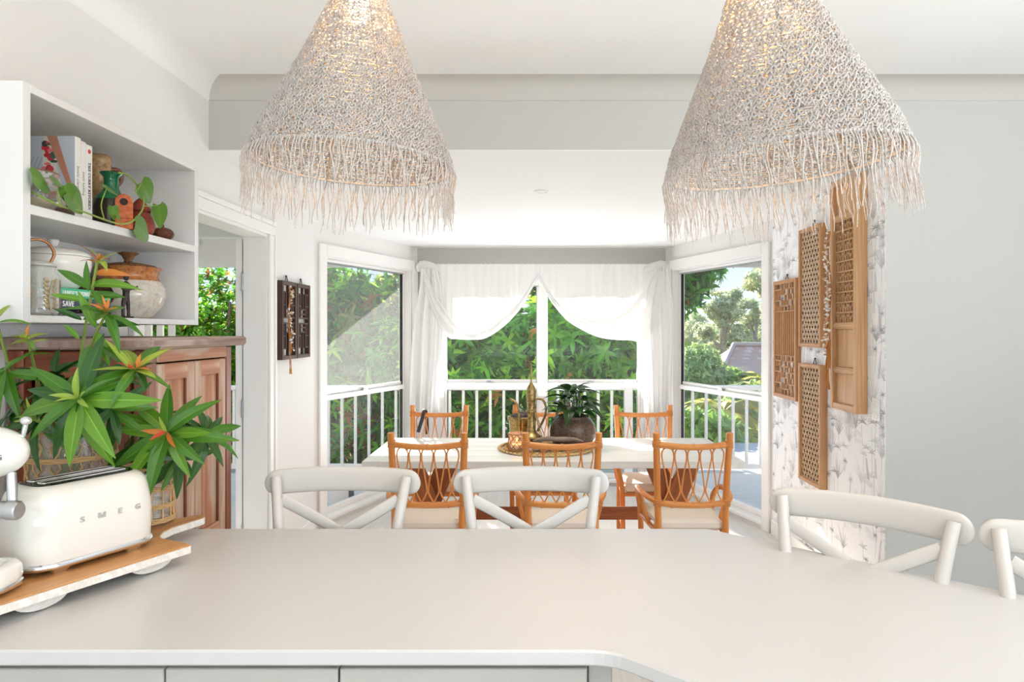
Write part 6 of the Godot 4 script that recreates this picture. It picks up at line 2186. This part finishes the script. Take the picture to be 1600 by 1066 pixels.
func shelf_lower() -> void:
	# lidded glass jar with gilt leaves and a copper wire handle
	var o := thing("glass_jar", "glass jar with raised gilt leaf sprays and a copper wire handle, lower shelf", "jar", Vector3(-1.378, SL, -1.915))
	var m := MB.new()
	m.lathe([Vector2(0.001, 0.002), Vector2(0.044, 0.002), Vector2(0.049, 0.01), Vector2(0.05, 0.1), Vector2(0.045, 0.118), Vector2(0.04, 0.122), Vector2(0.04, 0.14), Vector2(0.037, 0.14), Vector2(0.037, 0.12), Vector2(0.047, 0.098), Vector2(0.046, 0.01), Vector2(0.001, 0.006)], 28)
	put("glass", m, glassy("jar_glass", Color(0.93, 0.93, 0.9), 0.28), o)
	m = MB.new()
	m.lathe([Vector2(0.001, 0.156), Vector2(0.03, 0.152), Vector2(0.043, 0.144), Vector2(0.043, 0.138), Vector2(0.001, 0.138)], 24)
	put("lid", m, mat("lid_glass", rgb8(206, 204, 198), 0.15), o)
	m = MB.new()
	for k in 5:
		var a := TAU * k / 5.0 + 0.35
		var stem := []
		for j in 9: stem.append(Vector3(cos(a + 0.1 * sin(j * 0.5)) * 0.0505, 0.014 + 0.0105 * j, sin(a + 0.1 * sin(j * 0.5)) * 0.0505))
		m.tube(stem, 0.0018, 5)
		for j in 7:
			for s in [-1.0, 1.0]:
				var aa: float = a + s * 0.24
				m.ball(Vector3(cos(aa) * 0.0505, 0.026 + 0.012 * j, sin(aa) * 0.0505), Vector3(0.0085, 0.0042, 0.0025), 8, Basis(Vector3.UP, -aa + PI / 2) * Basis(Vector3.BACK, s * -0.7))
	put("gilt_leaves", m, mat("gilt", rgb8(176, 156, 118), 0.3, 0.7), o)
	m = MB.new()
	m.tube(curve([Vector3(0.012, 0.15, -0.03), Vector3(0.02, 0.18, -0.034), Vector3(0.012, 0.208, -0.016), Vector3(-0.006, 0.214, 0.006), Vector3(-0.02, 0.2, 0.02), Vector3(-0.02, 0.16, 0.02)], 5), 0.004, 8)
	put("wire_handle", m, mat("copper", rgb8(166, 116, 76), 0.3, 0.8), o)
	# white tureen
	o = thing("white_tureen", "white ceramic lidded tureen with a round knob, standing on the flat books", "tureen", Vector3(-1.452, SL + 0.083, -2.08))
	m = MB.new()
	m.lathe([Vector2(0.001, 0.0), Vector2(0.06, 0.0), Vector2(0.066, 0.008), Vector2(0.092, 0.04), Vector2(0.1, 0.075), Vector2(0.099, 0.098), Vector2(0.095, 0.102), Vector2(0.001, 0.102)], 32)
	var cer := mat("ceramic_white", rgb8(232, 228, 220), 0.22)
	put("body", m, cer, o)
	m = MB.new()
	m.lathe([Vector2(0.097, 0.1015), Vector2(0.099, 0.108), Vector2(0.08, 0.12), Vector2(0.04, 0.128), Vector2(0.011, 0.13), Vector2(0.0115, 0.136), Vector2(0.0165, 0.148), Vector2(0.0145, 0.153), Vector2(0.001, 0.154)], 32)
	put("lid", m, cer, o)
	# two books lying on an iron trivet
	var iron := mat("iron", rgb8(64, 58, 54), 0.5, 0.6)
	var tv := thing("iron_trivet", "dark iron trivet with scrolled feet under the flat books", "trivet", Vector3(-1.44, SL, -2.075))
	for z in [-0.1, -0.03, 0.04, 0.1]:
		m = MB.new()
		m.tube([Vector3(-0.085, 0.016, z), Vector3(0.095, 0.016, z)], 0.0035, 6)
		put("bar", m, iron, tv)
	for z in [-0.1, 0.1]:
		m = MB.new()
		var sp := []
		for k in 20:
			var a := k * 0.42
			var rr := 0.017 * (1.0 - k / 26.0)
			sp.append(Vector3(0.092 + 0.004, 0.0105 + sin(a) * rr * 0.45, z + cos(a) * rr))
		m.tube(sp, 0.003, 6)
		m.tube([Vector3(0.094, 0.003, z), Vector3(0.094, 0.016, z)], 0.003, 6)
		m.tube([Vector3(-0.08, 0.003, z), Vector3(-0.08, 0.016, z)], 0.003, 6)
		put("scroll_foot", m, iron, tv)
	var white := mat("ink_white", rgb8(236, 238, 236), 0.6)
	flat_book("navy cookbook with SAVE in white capitals, lower of the two flat books", SL + 0.0205, 0.033, mat("cover_navy", rgb8(38, 50, 78), 0.4), "SAVE", white)
	flat_book("bright green cookbook lying on top of the navy one on the lower shelf", SL + 0.0545, 0.028, mat("cover_green", rgb8(58, 186, 138), 0.4), "JAMIE'S MINUTE MEALS", white)
	# dark bowl
	o = thing("dark_bowl", "dark brown glazed bowl tipped on its side behind the flat books", "bowl", Vector3(-1.52, SL, -2.345))
	m = MB.new()
	m.lathe([Vector2(0.001, -0.04), Vector2(0.035, -0.04), Vector2(0.06, -0.02), Vector2(0.075, 0.03), Vector2(0.07, 0.032), Vector2(0.055, -0.012), Vector2(0.03, -0.03), Vector2(0.001, -0.032)], 28, Transform3D(Basis(Vector3.BACK, -0.75) * Basis(Vector3.RIGHT, 0.5), Vector3(0, 0.073, 0)))
	put("bowl", m, mottled("glaze_dark", [rgb8(70, 46, 34), rgb8(104, 72, 52), rgb8(52, 34, 26)], 0.25, 121, 8.0), o)
	# iron figurine: a standing musician
	o = thing("iron_figurine", "small dark iron figurine standing in front of the large stoneware crock", "figurine", Vector3(-1.352, SL, -2.285))
	m = MB.new()
	m.lathe([Vector2(0.001, 0.0), Vector2(0.024, 0.0), Vector2(0.024, 0.006), Vector2(0.001, 0.006)], 16)
	m.tube(curve([Vector3(-0.004, 0.006, 0.009), Vector3(-0.004, 0.04, 0.009), Vector3(0, 0.072, 0.005)], 4), [0.006, 0.0055, 0.005, 0.0055, 0.006, 0.007, 0.0075, 0.008, 0.008], 8)
	m.tube(curve([Vector3(0.004, 0.006, -0.009), Vector3(0.002, 0.04, -0.01), Vector3(0, 0.072, -0.005)], 4), [0.006, 0.0055, 0.005, 0.0055, 0.006, 0.007, 0.0075, 0.008, 0.008], 8)
	m.tube(curve([Vector3(0, 0.066, 0), Vector3(0.001, 0.088, 0), Vector3(0, 0.112, 0), Vector3(0, 0.124, 0)], 4), [0.012, 0.0115, 0.011, 0.0105, 0.0108, 0.012, 0.0135, 0.0145, 0.0145, 0.013, 0.009, 0.006, 0.005], 10)
	m.ball(Vector3(0.001, 0.137, 0), Vector3(0.0095, 0.012, 0.0095), 12)
	m.tube(curve([Vector3(0, 0.116, 0.014), Vector3(0.004, 0.098, 0.026), Vector3(0.016, 0.092, 0.014)], 4), 0.0042, 7)
	m.tube(curve([Vector3(0, 0.116, -0.014), Vector3(0.002, 0.1, -0.03), Vector3(0.014, 0.106, -0.04)], 4), 0.0042, 7)
	m.tube([Vector3(0.016, 0.092, 0.014), Vector3(0.014, 0.108, -0.042)], 0.0035, 6)
	put("figure", m, iron, o)
	# large crock
	o = thing("stoneware_crock", "large lidded stoneware crock, cream below and rusty orange at the rim", "crock", Vector3(-1.497, SL, -2.545))
	m = MB.new()
	m.lathe([Vector2(0.001, 0.0), Vector2(0.07, 0.0), Vector2(0.085, 0.012), Vector2(0.115, 0.05), Vector2(0.126, 0.085), Vector2(0.122, 0.118), Vector2(0.108, 0.142)], 36)
	put("body", m, mottled("crock_cream", [rgb8(206, 198, 182), rgb8(222, 216, 204), rgb8(190, 180, 164)], 0.16, 131, 5.0), o)
	m = MB.new()
	m.lathe([Vector2(0.1085, 0.141), Vector2(0.101, 0.152), Vector2(0.098, 0.158), Vector2(0.102, 0.176), Vector2(0.112, 0.188), Vector2(0.11, 0.193), Vector2(0.1, 0.19), Vector2(0.001, 0.186)], 36)
	put("rim", m, mottled("crock_rust", [rgb8(176, 104, 52), rgb8(206, 140, 84), rgb8(140, 78, 40)], 0.2, 132, 7.0), o)
	m = MB.new()
	m.lathe([Vector2(0.1, 0.189), Vector2(0.092, 0.2), Vector2(0.05, 0.209), Vector2(0.016, 0.212), Vector2(0.013, 0.22), Vector2(0.022, 0.236), Vector2(0.036, 0.245), Vector2(0.033, 0.249), Vector2(0.001, 0.246)], 32)
	put("lid", m, mottled("crock_lid", [rgb8(150, 104, 66), rgb8(110, 76, 50), rgb8(176, 130, 86)], 0.25, 133, 6.0), o)

# ---------- on the bench ----------
const BT := 1.1013   # turn of the board: local x runs along it, away to the right
const BC := Vector3(-0.867, 0.0, -1.752)

func bench_at(u: float, w: float) -> Vector3:
	# u along the board, w across it, from the board's far right corner
	return BC + Basis(Vector3.UP, BT) * Vector3(u, 0, w)

func paddle_board() -> void:
	var top := wood("board_honey", rgb8(216, 166, 108), rgb8(186, 132, 80), 0.4, 141, 4.0, 1.2)
	var o := thing("paddle_board", "long honey-topped wooden paddle board with chalky white edges and feet", "board", BC + Vector3(0, 0.92, 0), BT)
	var poly := PackedVector2Array()
	for q in [[-0.5, -0.52], [-0.5, 0.0], [-0.004, 0.0], [0.0, -0.004], [0.0, -0.12], [0.012, -0.145], [0.04, -0.17], [0.08, -0.186], [0.185, -0.197], [0.196, -0.205], [0.2, -0.222], [0.192, -0.24], [0.14, -0.25], [0.12, -0.27], [0.115, -0.37], [0.08, -0.45], [0.0, -0.52]]: poly.append(Vector2(q[0], q[1]))
	var m := MB.new()
	m.prism(poly, 0.029, 0.047, 0.0, Transform3D.IDENTITY)
	put("slab", m, mottled("chalk_white", [rgb8(232, 227, 218), rgb8(224, 217, 206), rgb8(236, 232, 226)], 0.85, 142, 6.0), o)
	# the oiled top: its grain runs along the board
	m = MB.new()
	m.prism(poly, 0.047, 0.05, 0.0012, Transform3D.IDENTITY)
	for k in m.uv.size(): m.uv[k] = Vector2(m.uv[k].y, m.uv[k].x)
	put("oiled_top", m, top, o)
	for q in [[-0.09, -0.045], [-0.34, -0.045], [-0.09, -0.46], [-0.34, -0.46]]:
		m = MB.new()
		var rows := []
		for s in [-1.0, 1.0]:
			var ring := []
			for k in 13:
				var a := PI + PI * k / 12.0
				ring.append(Vector3(q[0] + cos(a) * 0.055, 0.029 + sin(a) * 0.026, q[1] + s * 0.02))
			rows.append(ring)
		m.grid(rows, true, true)
		put("foot", m, M.chalk_white, o)
		put("pad", bx(Vector3(q[0], 0.0022, q[1]), Vector3(0.022, 0.0042, 0.03), 0.001), M.dark_rubber, o)

func rounded_ring(hx: float, hz: float, rad: float, y: float, per := 7) -> Array:
	var out := []
	for c in 4:
		var sx := 1.0 if c == 0 or c == 3 else -1.0
		var sz := 1.0 if c < 2 else -1.0
		for k in per:
			var a := PI / 2 * (c + k / (per - 1.0))
			out.append(Vector3(sx * (hx - rad) + cos(a) * rad, y, sz * (hz - rad) + sin(a) * rad))
	return out

func toaster() -> void:
	var enamel := mat("enamel_cream", rgb8(232, 230, 222), 0.1)
	enamel.clearcoat_enabled = true
	enamel.clearcoat = 1.0
	enamel.clearcoat_roughness = 0.03
	var c := bench_at(-0.185, -0.165)
	var o := thing("toaster", "cream retro long-slot toaster with a chrome base on the paddle board", "toaster", Vector3(c.x, 0.97, c.z), BT)
	var m := MB.new()
	var rows := []
	for q in [[0.0, 0.026], [0.001, 0.03], [0.003, 0.06], [0.003, 0.1], [0.0, 0.135], [-0.004, 0.16], [-0.009, 0.176], [-0.017, 0.187], [-0.026, 0.193], [-0.034, 0.195]]:
		rows.append(rounded_ring(0.152 + q[0], 0.09 + q[0], 0.062 + q[0] * 0.6, q[1]))
	m.grid(rows, true, true)
	put("body", m, enamel, o)
	m = MB.new()
	rows = []
	for q in [[-0.004, 0.012], [0.003, 0.013], [0.0045, 0.017], [0.0045, 0.023], [0.001, 0.0275]]:
		rows.append(rounded_ring(0.152 + q[0], 0.09 + q[0], 0.064, q[1]))
	m.grid(rows, true, true)
	put("chrome_base", m, M.chrome, o)
	for s in [[-0.085, 0.07], [0.085, 0.07], [-0.085, -0.07], [0.085, -0.07]]:
		m = MB.new()
		rows = []
		for q in [[0.012, 0.0], [0.013, 0.003], [0.019, 0.013]]:
			var ring := rounded_ring(q[0] * 1.25, q[0], 0.006, q[1], 4)
			for k in ring.size(): ring[k] += Vector3(s[0], 0, s[1])
			rows.append(ring)
		m.grid(rows, true, true)
		put("foot", m, M.chrome, o)
	# mirror-dark top plate with two long slots
	m = MB.new()
	rows = []
	for q in [[-0.037, 0.194], [-0.037, 0.1975], [-0.041, 0.1985]]:
		rows.append(rounded_ring(0.152 + q[0], 0.09 + q[0], 0.03, q[1]))
	m.grid(rows, true, true)
	put("top_plate", m, mat("smoked_chrome", rgb8(70, 72, 70), 0.06, 1.0), o)
	for z in [-0.022, 0.022]:
		m = MB.new()
		rows = []
		for q in [[0.0, 0.198], [0.0, 0.2005], [-0.0035, 0.2005], [-0.0035, 0.1988]]:
			var ring := rounded_ring(0.1 + q[0], 0.0135 + q[0], 0.008, q[1], 5)
			for k in ring.size(): ring[k] += Vector3(0, 0, z)
			rows.append(ring)
		m.grid(rows, true)
		put("slot_rim", m, M.chrome, o)
		put("slot", bx(Vector3(0, 0.1988, z), Vector3(0.192, 0.0008, 0.019)), mat("slot_shade", rgb8(20, 20, 22), 0.6), o)  # thin dark sheet stands for the shade down in the slot
	m = MB.new()
	m.tube([Vector3(0.14, 0.166, 0.02), Vector3(0.158, 0.168, 0.02)], 0.004, 8)
	m.ball(Vector3(0.162, 0.169, 0.02), Vector3(0.011, 0.011, 0.011), 12)
	put("lever_knob", m, M.chrome, o)
	m = MB.new()
	m.ball(Vector3(-0.158, 0.022, 0.03), Vector3(0.014, 0.007, 0.022), 12)
	put("crumb_tray_tab", m, M.chrome, o)
	var k := 0
	for ch in ["S", "M", "E", "G"]:
		text(o, ch, 0.0175, M.chrome, Transform3D(Basis.IDENTITY.scaled(Vector3(1.35, 1.0, 2.0)), Vector3(-0.045 + 0.044 * k, 0.112, 0.0935)), "chrome_letter")
		k += 1

func mixer() -> void:
	var enamel := mat("enamel_cream", rgb8(232, 230, 222), 0.1)
	var o := thing("stand_mixer", "cream retro kitchen machine with chrome fittings, cut off at the left picture edge", "kitchen machine", Vector3(-1.2, 0.97, -1.425))
	# base plate with a recessed tray
	var m := MB.new()
	var rows := []
	for q in [[0.0, 0.02], [0.004, 0.03], [0.002, 0.05], [-0.006, 0.058], [-0.022, 0.06], [-0.03, 0.056], [-0.032, 0.044]]:
		rows.append(rounded_ring(0.118 + q[0], 0.062 + q[0] * 0.9, 0.05 + q[0] * 0.8, q[1]))
	m.grid(rows, true, true)
	put("base", m, enamel, o)
	m = MB.new()
	rows = []
	for q in [[-0.002, 0.008], [0.003, 0.01], [0.003, 0.019], [-0.001, 0.021]]: rows.append(rounded_ring(0.118 + q[0], 0.062 + q[0], 0.05, q[1]))
	m.grid(rows, true, true)
	put("chrome_band", m, M.chrome, o)
	m = MB.new()
	m.prism(PackedVector2Array([Vector2(-0.08, -0.026), Vector2(0.075, -0.026), Vector2(0.083, -0.018), Vector2(0.083, 0.018), Vector2(0.075, 0.026), Vector2(-0.08, 0.026)]), 0.044, 0.047, 0.001, Transform3D.IDENTITY)
	put("tray", m, mat("tray_grey", rgb8(150, 154, 152), 0.35, 0.4), o)
	for q in [[-0.08, -0.035], [-0.08, 0.035], [0.08, -0.035], [0.08, 0.035]]:
		m = MB.new()
		m.lathe([Vector2(0.001, 0.0), Vector2(0.012, 0.0), Vector2(0.013, 0.009), Vector2(0.001, 0.009)], 12, Transform3D(Basis.IDENTITY, Vector3(q[0], 0, q[1])))
		put("rubber_foot", m, M.dark_rubber, o)
	# column at the back and the rounded head
	m = MB.new()
	rows = []
	for q in [[0.046, 0.055], [0.04, 0.12], [0.04, 0.2], [0.045, 0.25]]:
		var ring := rounded_ring(q[0], q[0] * 0.9, 0.03, q[1])
		for k in ring.size(): ring[k] += Vector3(-0.07, 0, 0)
		rows.append(ring)
	m.grid(rows, true, true)
	put("column", m, enamel, o)
	m = MB.new()
	rows = []
	for k in 23:
		var f := 0.5 - 0.5 * cos(PI * k / 22.0)
		var x := -0.15 + 0.300 * f
		var rr := 0.0585 * pow(maxf(0.0004, 1.0 - pow(absf(f - 0.5) / 0.5, 3.4)), 0.5)
		var ring := []
		for j in 24:
			var a := TAU * j / 24.0
			ring.append(Vector3(x, 0.295 + sin(a) * rr, cos(a) * rr * 0.95))
		rows.append(ring)
	m.grid(rows, true, true)
	put("head", m, enamel, o)
	m = MB.new()
	m.tube([Vector3(0.128, 0.325, -0.02), Vector3(0.132, 0.352, -0.022)], 0.005, 8)
	m.ball(Vector3(0.133, 0.358, -0.022), Vector3(0.0115, 0.0095, 0.0115), 14)
	put("speed_knob", m, M.chrome, o)
	m = MB.new()
	m.tube(curve([Vector3(0.118, 0.252, 0.0), Vector3(0.124, 0.225, 0.006), Vector3(0.129, 0.19, 0.012), Vector3(0.133, 0.165, 0.016)], 4), 0.0095, 10, true, 0.6)
	put("strut", m, M.brushed_steel, o)
	m = MB.new()
	m.tube([Vector3(-0.02, 0.192, 0.036), Vector3(0.136, 0.184, 0.036), Vector3(0.14, 0.184, 0.036)], [0.0155, 0.0175, 0.0175], 18)
	m.tube([Vector3(0.14, 0.184, 0.036), Vector3(0.158, 0.183, 0.036), Vector3(0.162, 0.183, 0.036)], [0.0195, 0.0195, 0.0165], 18)
	put("handle", m, M.brushed_steel, o)
	var k := 0
	for ch in ["S", "M", "E", "G"]:
		var xx: float = [0.028, 0.062, 0.096, 0.126][k]
		var zz: float = [0.0565, 0.056, 0.053, 0.0455][k]
		text(o, ch, 0.015, M.chrome, Transform3D(Basis(Vector3.UP, [0.0, 0.02, 0.22, 0.65][k]).scaled_local(Vector3(1.3, 1.0, 2.0)), Vector3(xx, 0.292, zz)), "chrome_letter")
		k += 1

var young := []

func cut_leaf_set() -> Array:
	var out := []
	young = [leaf_blade(1.0, 0.2, 0.1, 0.3, Color(0.86, 0.9, 0.84), Color(1, 1, 1), 8, 0.8).mesh(), leaf_blade(1.0, 0.24, 0.3, 0.3, Color(0.8, 0.86, 0.8), Color(1, 1, 1), 8, 0.8).mesh()]
	for q in [[0.17, 0.25], [0.34, 0.3], [0.05, 0.2], [0.55, 0.35]]:
		out.append(leaf_blade(1.0, 0.235, q[0], q[1], Color(0.46, 0.54, 0.46), Color(1, 1, 1), 9, 0.8).mesh())
	return out

func sprig(o: Node3D, leaves: Array, from: Vector3, via: Vector3, tip: Vector3, axis: Vector3, n: int, len_: float, el: float, mats: Array, stem_mat: Material, bud := 0, bud_mats := []) -> void:
	# one stem with a rosette of leaves at its tip (and bright young leaves in the middle)
	var m := MB.new()
	m.tube(curve([from, via, tip], 6), [0.0045, 0.0045, 0.0044, 0.0043, 0.0042, 0.0041, 0.004, 0.0039, 0.0038, 0.0037, 0.0036, 0.0035, 0.0033], 6)
	var so := put("stem", m, stem_mat, o)
	rosette(so, leaves, tip, axis, n, len_, el, mats, 0.0)
	if bud: rosette(so, young, tip + axis.normalized() * 0.008, axis, bud, len_ * 0.42, 0.95, bud_mats, 0.4)

func rosette(o: Node3D, leaves: Array, c: Vector3, axis: Vector3, n: int, len_: float, el: float, mats: Array, spin: float) -> void:
	var a := axis.normalized()
	var e1 := a.cross(Vector3(0.2, 0.35, -0.9)).normalized()
	var e2 := a.cross(e1)
	for k in n:
		var f := TAU * k * 0.382 + spin + rng.randf_range(-0.2, 0.2)
		var out := e1 * cos(f) + e2 * sin(f)
		var lift := el + rng.randf_range(-0.28, 0.28) + 0.4 * (float(k) / n - 0.5)
		var dir := (out * cos(lift) + a * sin(lift)).normalized()
		var up := (a * cos(lift) - out * sin(lift)).normalized()
		var l := len_ * rng.randf_range(0.72, 1.1)
		var lo := put("leaf", leaves[rng.randi() % leaves.size()], mats[rng.randi() % mats.size()], o)
		lo.transform = Transform3D(Basis(dir, up, dir.cross(up)) * Basis(Vector3.RIGHT, rng.randf_range(-0.35, 0.35)) * l, c + a * 0.004 * (k % 4) - a * 0.008)

func single_leaf(o: Node3D, leaves: Array, c: Vector3, dir: Vector3, up: Vector3, l: float, mt: Material) -> void:
	var d := dir.normalized()
	var u := (up - d * up.dot(d)).normalized()
	var lo := put("leaf", leaves[rng.randi() % leaves.size()], mt, o)
	lo.transform = Transform3D(Basis(d, u, d.cross(u)) * l, c)

func lattice_vase(o: Node3D, r: float, h: float, crossed: bool, bands: Array) -> void:
	var m := MB.new()
	m.lathe([Vector2(0.001, 0.003), Vector2(r * 0.93, 0.003), Vector2(r, 0.012), Vector2(r, h), Vector2(r - 0.004, h), Vector2(r - 0.004, 0.014), Vector2(0.001, 0.008)], 32)
	put("glass", m, M.clear_glass, o)
	m = MB.new()
	m.lathe([Vector2(0.001, 0.009), Vector2(r - 0.006, 0.0145), Vector2(r - 0.005, h * 0.45), Vector2(0.001, h * 0.45)], 28)
	put("water", m, glassy("vase_water", Color(0.93, 0.97, 0.93), 0.12), o)
	var cane := mat("cane_strip", rgb8(206, 168, 116), 0.65)
	var rr := r + 0.004
	for b in bands:
		for k in 3:
			m = MB.new()
			var ring := []
			for j in 41:
				var a := TAU * j / 40.0
				ring.append(Vector3(cos(a) * (rr + 0.003), b + 0.0045 * (k - 1) + 0.0008 * sin(a * 12.0 + k * 2.0), sin(a) * (rr + 0.003)))
			m.tube(ring, 0.0026, 6, false)
			put("band", m, cane, o)
	var n := 14 if crossed else 13
	for k in n:
		for s in ([-1.0, 1.0] if crossed else [0.0]):
			m = MB.new()
			var pts := []
			for j in 15:
				var f := j / 14.0
				var tier: float = f * (bands.size() - 1)
				var tri := absf(fposmod(tier, 1.0) * 2.0 - 1.0)
				var a: float = TAU * k / n + s * (tri - 0.5) * 0.36
				pts.append(Vector3(cos(a) * rr, lerpf(bands[0], bands[bands.size() - 1], f), sin(a) * rr))
			m.tube(pts, 0.0038, 6, true, 0.5, Vector3.RIGHT)
			put("cane", m, cane, o)

func vases() -> void:
	var lv := cut_leaf_set()
	# vertex colours run from about half (blade) to one (midrib), so these are the midrib tones
	var bright := leafy("leaf_bright", rgb8(146, 200, 66), 0.28, 0.5)
	var green := leafy("leaf_green", rgb8(102, 162, 48), 0.28, 0.45)
	var deep := leafy("leaf_deep", rgb8(66, 120, 46), 0.26, 0.35)
	var lime := leafy("leaf_lime", rgb8(222, 236, 96), 0.35, 0.6)
	var orange := leafy("leaf_orange", rgb8(240, 146, 70), 0.4, 0.6)
	var red := leafy("leaf_red", rgb8(228, 84, 66), 0.4, 0.6)
	var lime_tip := leafy("leaf_lime_tip", rgb8(176, 200, 84), 0.35, 0.6)
	var stem := mat("stem_green", rgb8(126, 148, 62), 0.5)
	var p := Vector3(-1.25, 0.97, -1.865)
	var o := thing("lattice_vase", "wide glass vase in a crossed cane lattice holding tall leafy cuttings, behind the toaster", "vase", p)
	lattice_vase(o, 0.1, 0.29, true, [0.018, 0.145, 0.21, 0.284])
	var foot := Vector3(0, 0.03, 0)
	var mouth := Vector3(0, 0.285, 0)
	var g := [bright, green, green]
	var dk := [deep, green, deep]
	var L := func(x: float, y: float, d: float) -> Vector3: return at(x, y, d) - p
	# tall leader with two orange tips
	var tip: Vector3 = L.call(152, 408, 1.74)
	sprig(o, lv, foot, L.call(118, 620, 1.84), tip, Vector3(0.15, 1, 0.1), 5, 0.075, 0.75, [lime, orange, bright], stem, 4, [orange, lime_tip])
	for q in [[140, 452, -0.75, 0.75, 0.3, 0.105, green], [146, 428, 1.0, 0.12, 0.3, 0.1, orange], [142, 447, 1.0, 0.25, 0.4, 0.12, bright], [140, 462, 1.0, 0.05, 0.3, 0.105, green], [136, 470, -1.0, 0.22, 0.3, 0.085, bright], [138, 455, 0.1, 1.0, 0.3, 0.08, green], [128, 500, -0.5, 0.4, 0.4, 0.07, deep], [124, 530, -0.65, 0.9, 0.3, 0.06, bright], [130, 500, 0.9, 0.45, 0.3, 0.09, green]]:
		single_leaf(o, young if q[6] == orange else lv, L.call(q[0], q[1], 1.765), Vector3(q[2], q[3], q[4]), Vector3(0.1, 0.7, 1), q[5], q[6])
	tip = L.call(166, 488, 1.7)
	sprig(o, lv, foot, L.call(125, 600, 1.82), tip, Vector3(0.35, 0.8, 0.5), 7, 0.1, 0.15, g, stem, 6, [orange, orange, red])
	for q in [[152, 520, 0.6, -0.8, 0.5, 0.11, bright], [150, 512, -0.2, 0.9, 0.4, 0.1, bright], [140, 540, -0.2, -0.9, 0.4, 0.085, green], [158, 508, 1.0, 0.1, 0.3, 0.11, deep], [148, 540, 1.0, -0.25, 0.4, 0.1, green]]:
		single_leaf(o, lv, L.call(q[0], q[1], 1.74), Vector3(q[2], q[3], q[4]), Vector3(0.1, 0.7, 1), q[5], q[6])
	# left tips
	tip = L.call(44, 530, 1.72)
	sprig(o, lv, foot, L.call(62, 610, 1.8), tip, Vector3(-0.1, 1, 0.3), 7, 0.075, 0.35, [bright, deep, lime], stem, 4, [orange, lime_tip])
	tip = L.call(-6, 500, 1.72)
	sprig(o, lv, foot, L.call(30, 620, 1.8), tip, Vector3(-0.2, 1, 0.4), 7, 0.095, 0.2, [green, lime, bright], stem, 3, [orange])
	tip = L.call(8, 580, 1.7)
	sprig(o, lv, foot, L.call(40, 640, 1.8), tip, Vector3(-0.1, 0.7, 0.7), 9, 0.12, 0.1, g, stem)
	# the big rosette that faces the room, and its neighbours
	tip = L.call(124, 624, 1.63)
	sprig(o, lv, foot, L.call(112, 640, 1.78), tip, Vector3(0.1, 0.45, 1), 17, 0.165, 0.08, [bright, green, green, deep], stem, 5, [lime_tip])
	tip = L.call(212, 578, 1.70)
	sprig(o, lv, foot, L.call(140, 630, 1.8), tip, Vector3(0.4, 0.8, 0.4), 10, 0.125, 0.3, [green, deep, lime], stem, 5, [red, orange])
	tip = L.call(62, 655, 1.70)
	sprig(o, lv, foot, mouth + Vector3(-0.03, 0.0, 0.02), tip, Vector3(-0.2, 0.5, 0.8), 12, 0.13, 0.1, dk, stem, 4, [lime_tip])
	tip = L.call(150, 590, 1.80)
	sprig(o, lv, foot, mouth + Vector3(0.03, 0.02, 0.0), tip, Vector3(0.1, 0.9, 0.2), 11, 0.14, 0.25, dk, stem)
	tip = L.call(85, 585, 1.78)
	sprig(o, lv, foot, mouth + Vector3(-0.02, 0.03, 0.0), tip, Vector3(-0.1, 0.9, 0.3), 11, 0.13, 0.25, [deep, green, deep], stem)
	tip = L.call(175, 640, 1.76)
	sprig(o, lv, foot, mouth + Vector3(0.04, 0.0, 0.02), tip, Vector3(0.5, 0.3, 0.7), 10, 0.13, 0.1, dk, stem)
	tip = L.call(20, 640, 1.76)
	sprig(o, lv, foot, mouth + Vector3(-0.05, 0.0, 0.02), tip, Vector3(-0.5, 0.5, 0.6), 10, 0.12, 0.1, dk, stem)
	# right-hand vase
	p = Vector3(-1.085, 0.97, -1.945)
	o = thing("lattice_vase", "narrow glass vase in a square cane lattice with drooping leafy cuttings, right of the toaster", "vase", p)
	lattice_vase(o, 0.058, 0.165, false, [0.016, 0.055, 0.105, 0.16])
	mouth = Vector3(0, 0.16, 0)
	foot = Vector3(0, 0.02, 0)
	L = func(x: float, y: float, dd: float) -> Vector3: return at(x, y, dd) - p
	tip = L.call(262, 676, 1.80)
	sprig(o, lv, foot, mouth, tip, Vector3(0.1, 0.35, 1), 14, 0.165, 0.06, [bright, green, green], stem, 4, [red, orange, lime_tip])
	tip = L.call(322, 678, 1.90)
	sprig(o, lv, foot, mouth + Vector3(0.02, 0.02, 0), tip, Vector3(0.6, 0.5, 0.3), 11, 0.125, 0.1, dk, stem)
	tip = L.call(205, 700, 1.86)
	sprig(o, lv, foot, mouth + Vector3(-0.02, 0.02, 0), tip, Vector3(-0.5, 0.5, 0.6), 12, 0.13, 0.05, dk, stem)
	tip = L.call(280, 715, 1.90)
	sprig(o, lv, foot, mouth + Vector3(0.02, 0.0, 0), tip, Vector3(0.6, -0.1, 0.6), 10, 0.125, 0.05, dk, stem)
	tip = L.call(238, 668, 1.92)
	sprig(o, lv, foot, mouth + Vector3(0.0, 0.02, 0), tip, Vector3(-0.1, 0.9, 0.2), 9, 0.13, 0.3, dk, stem)
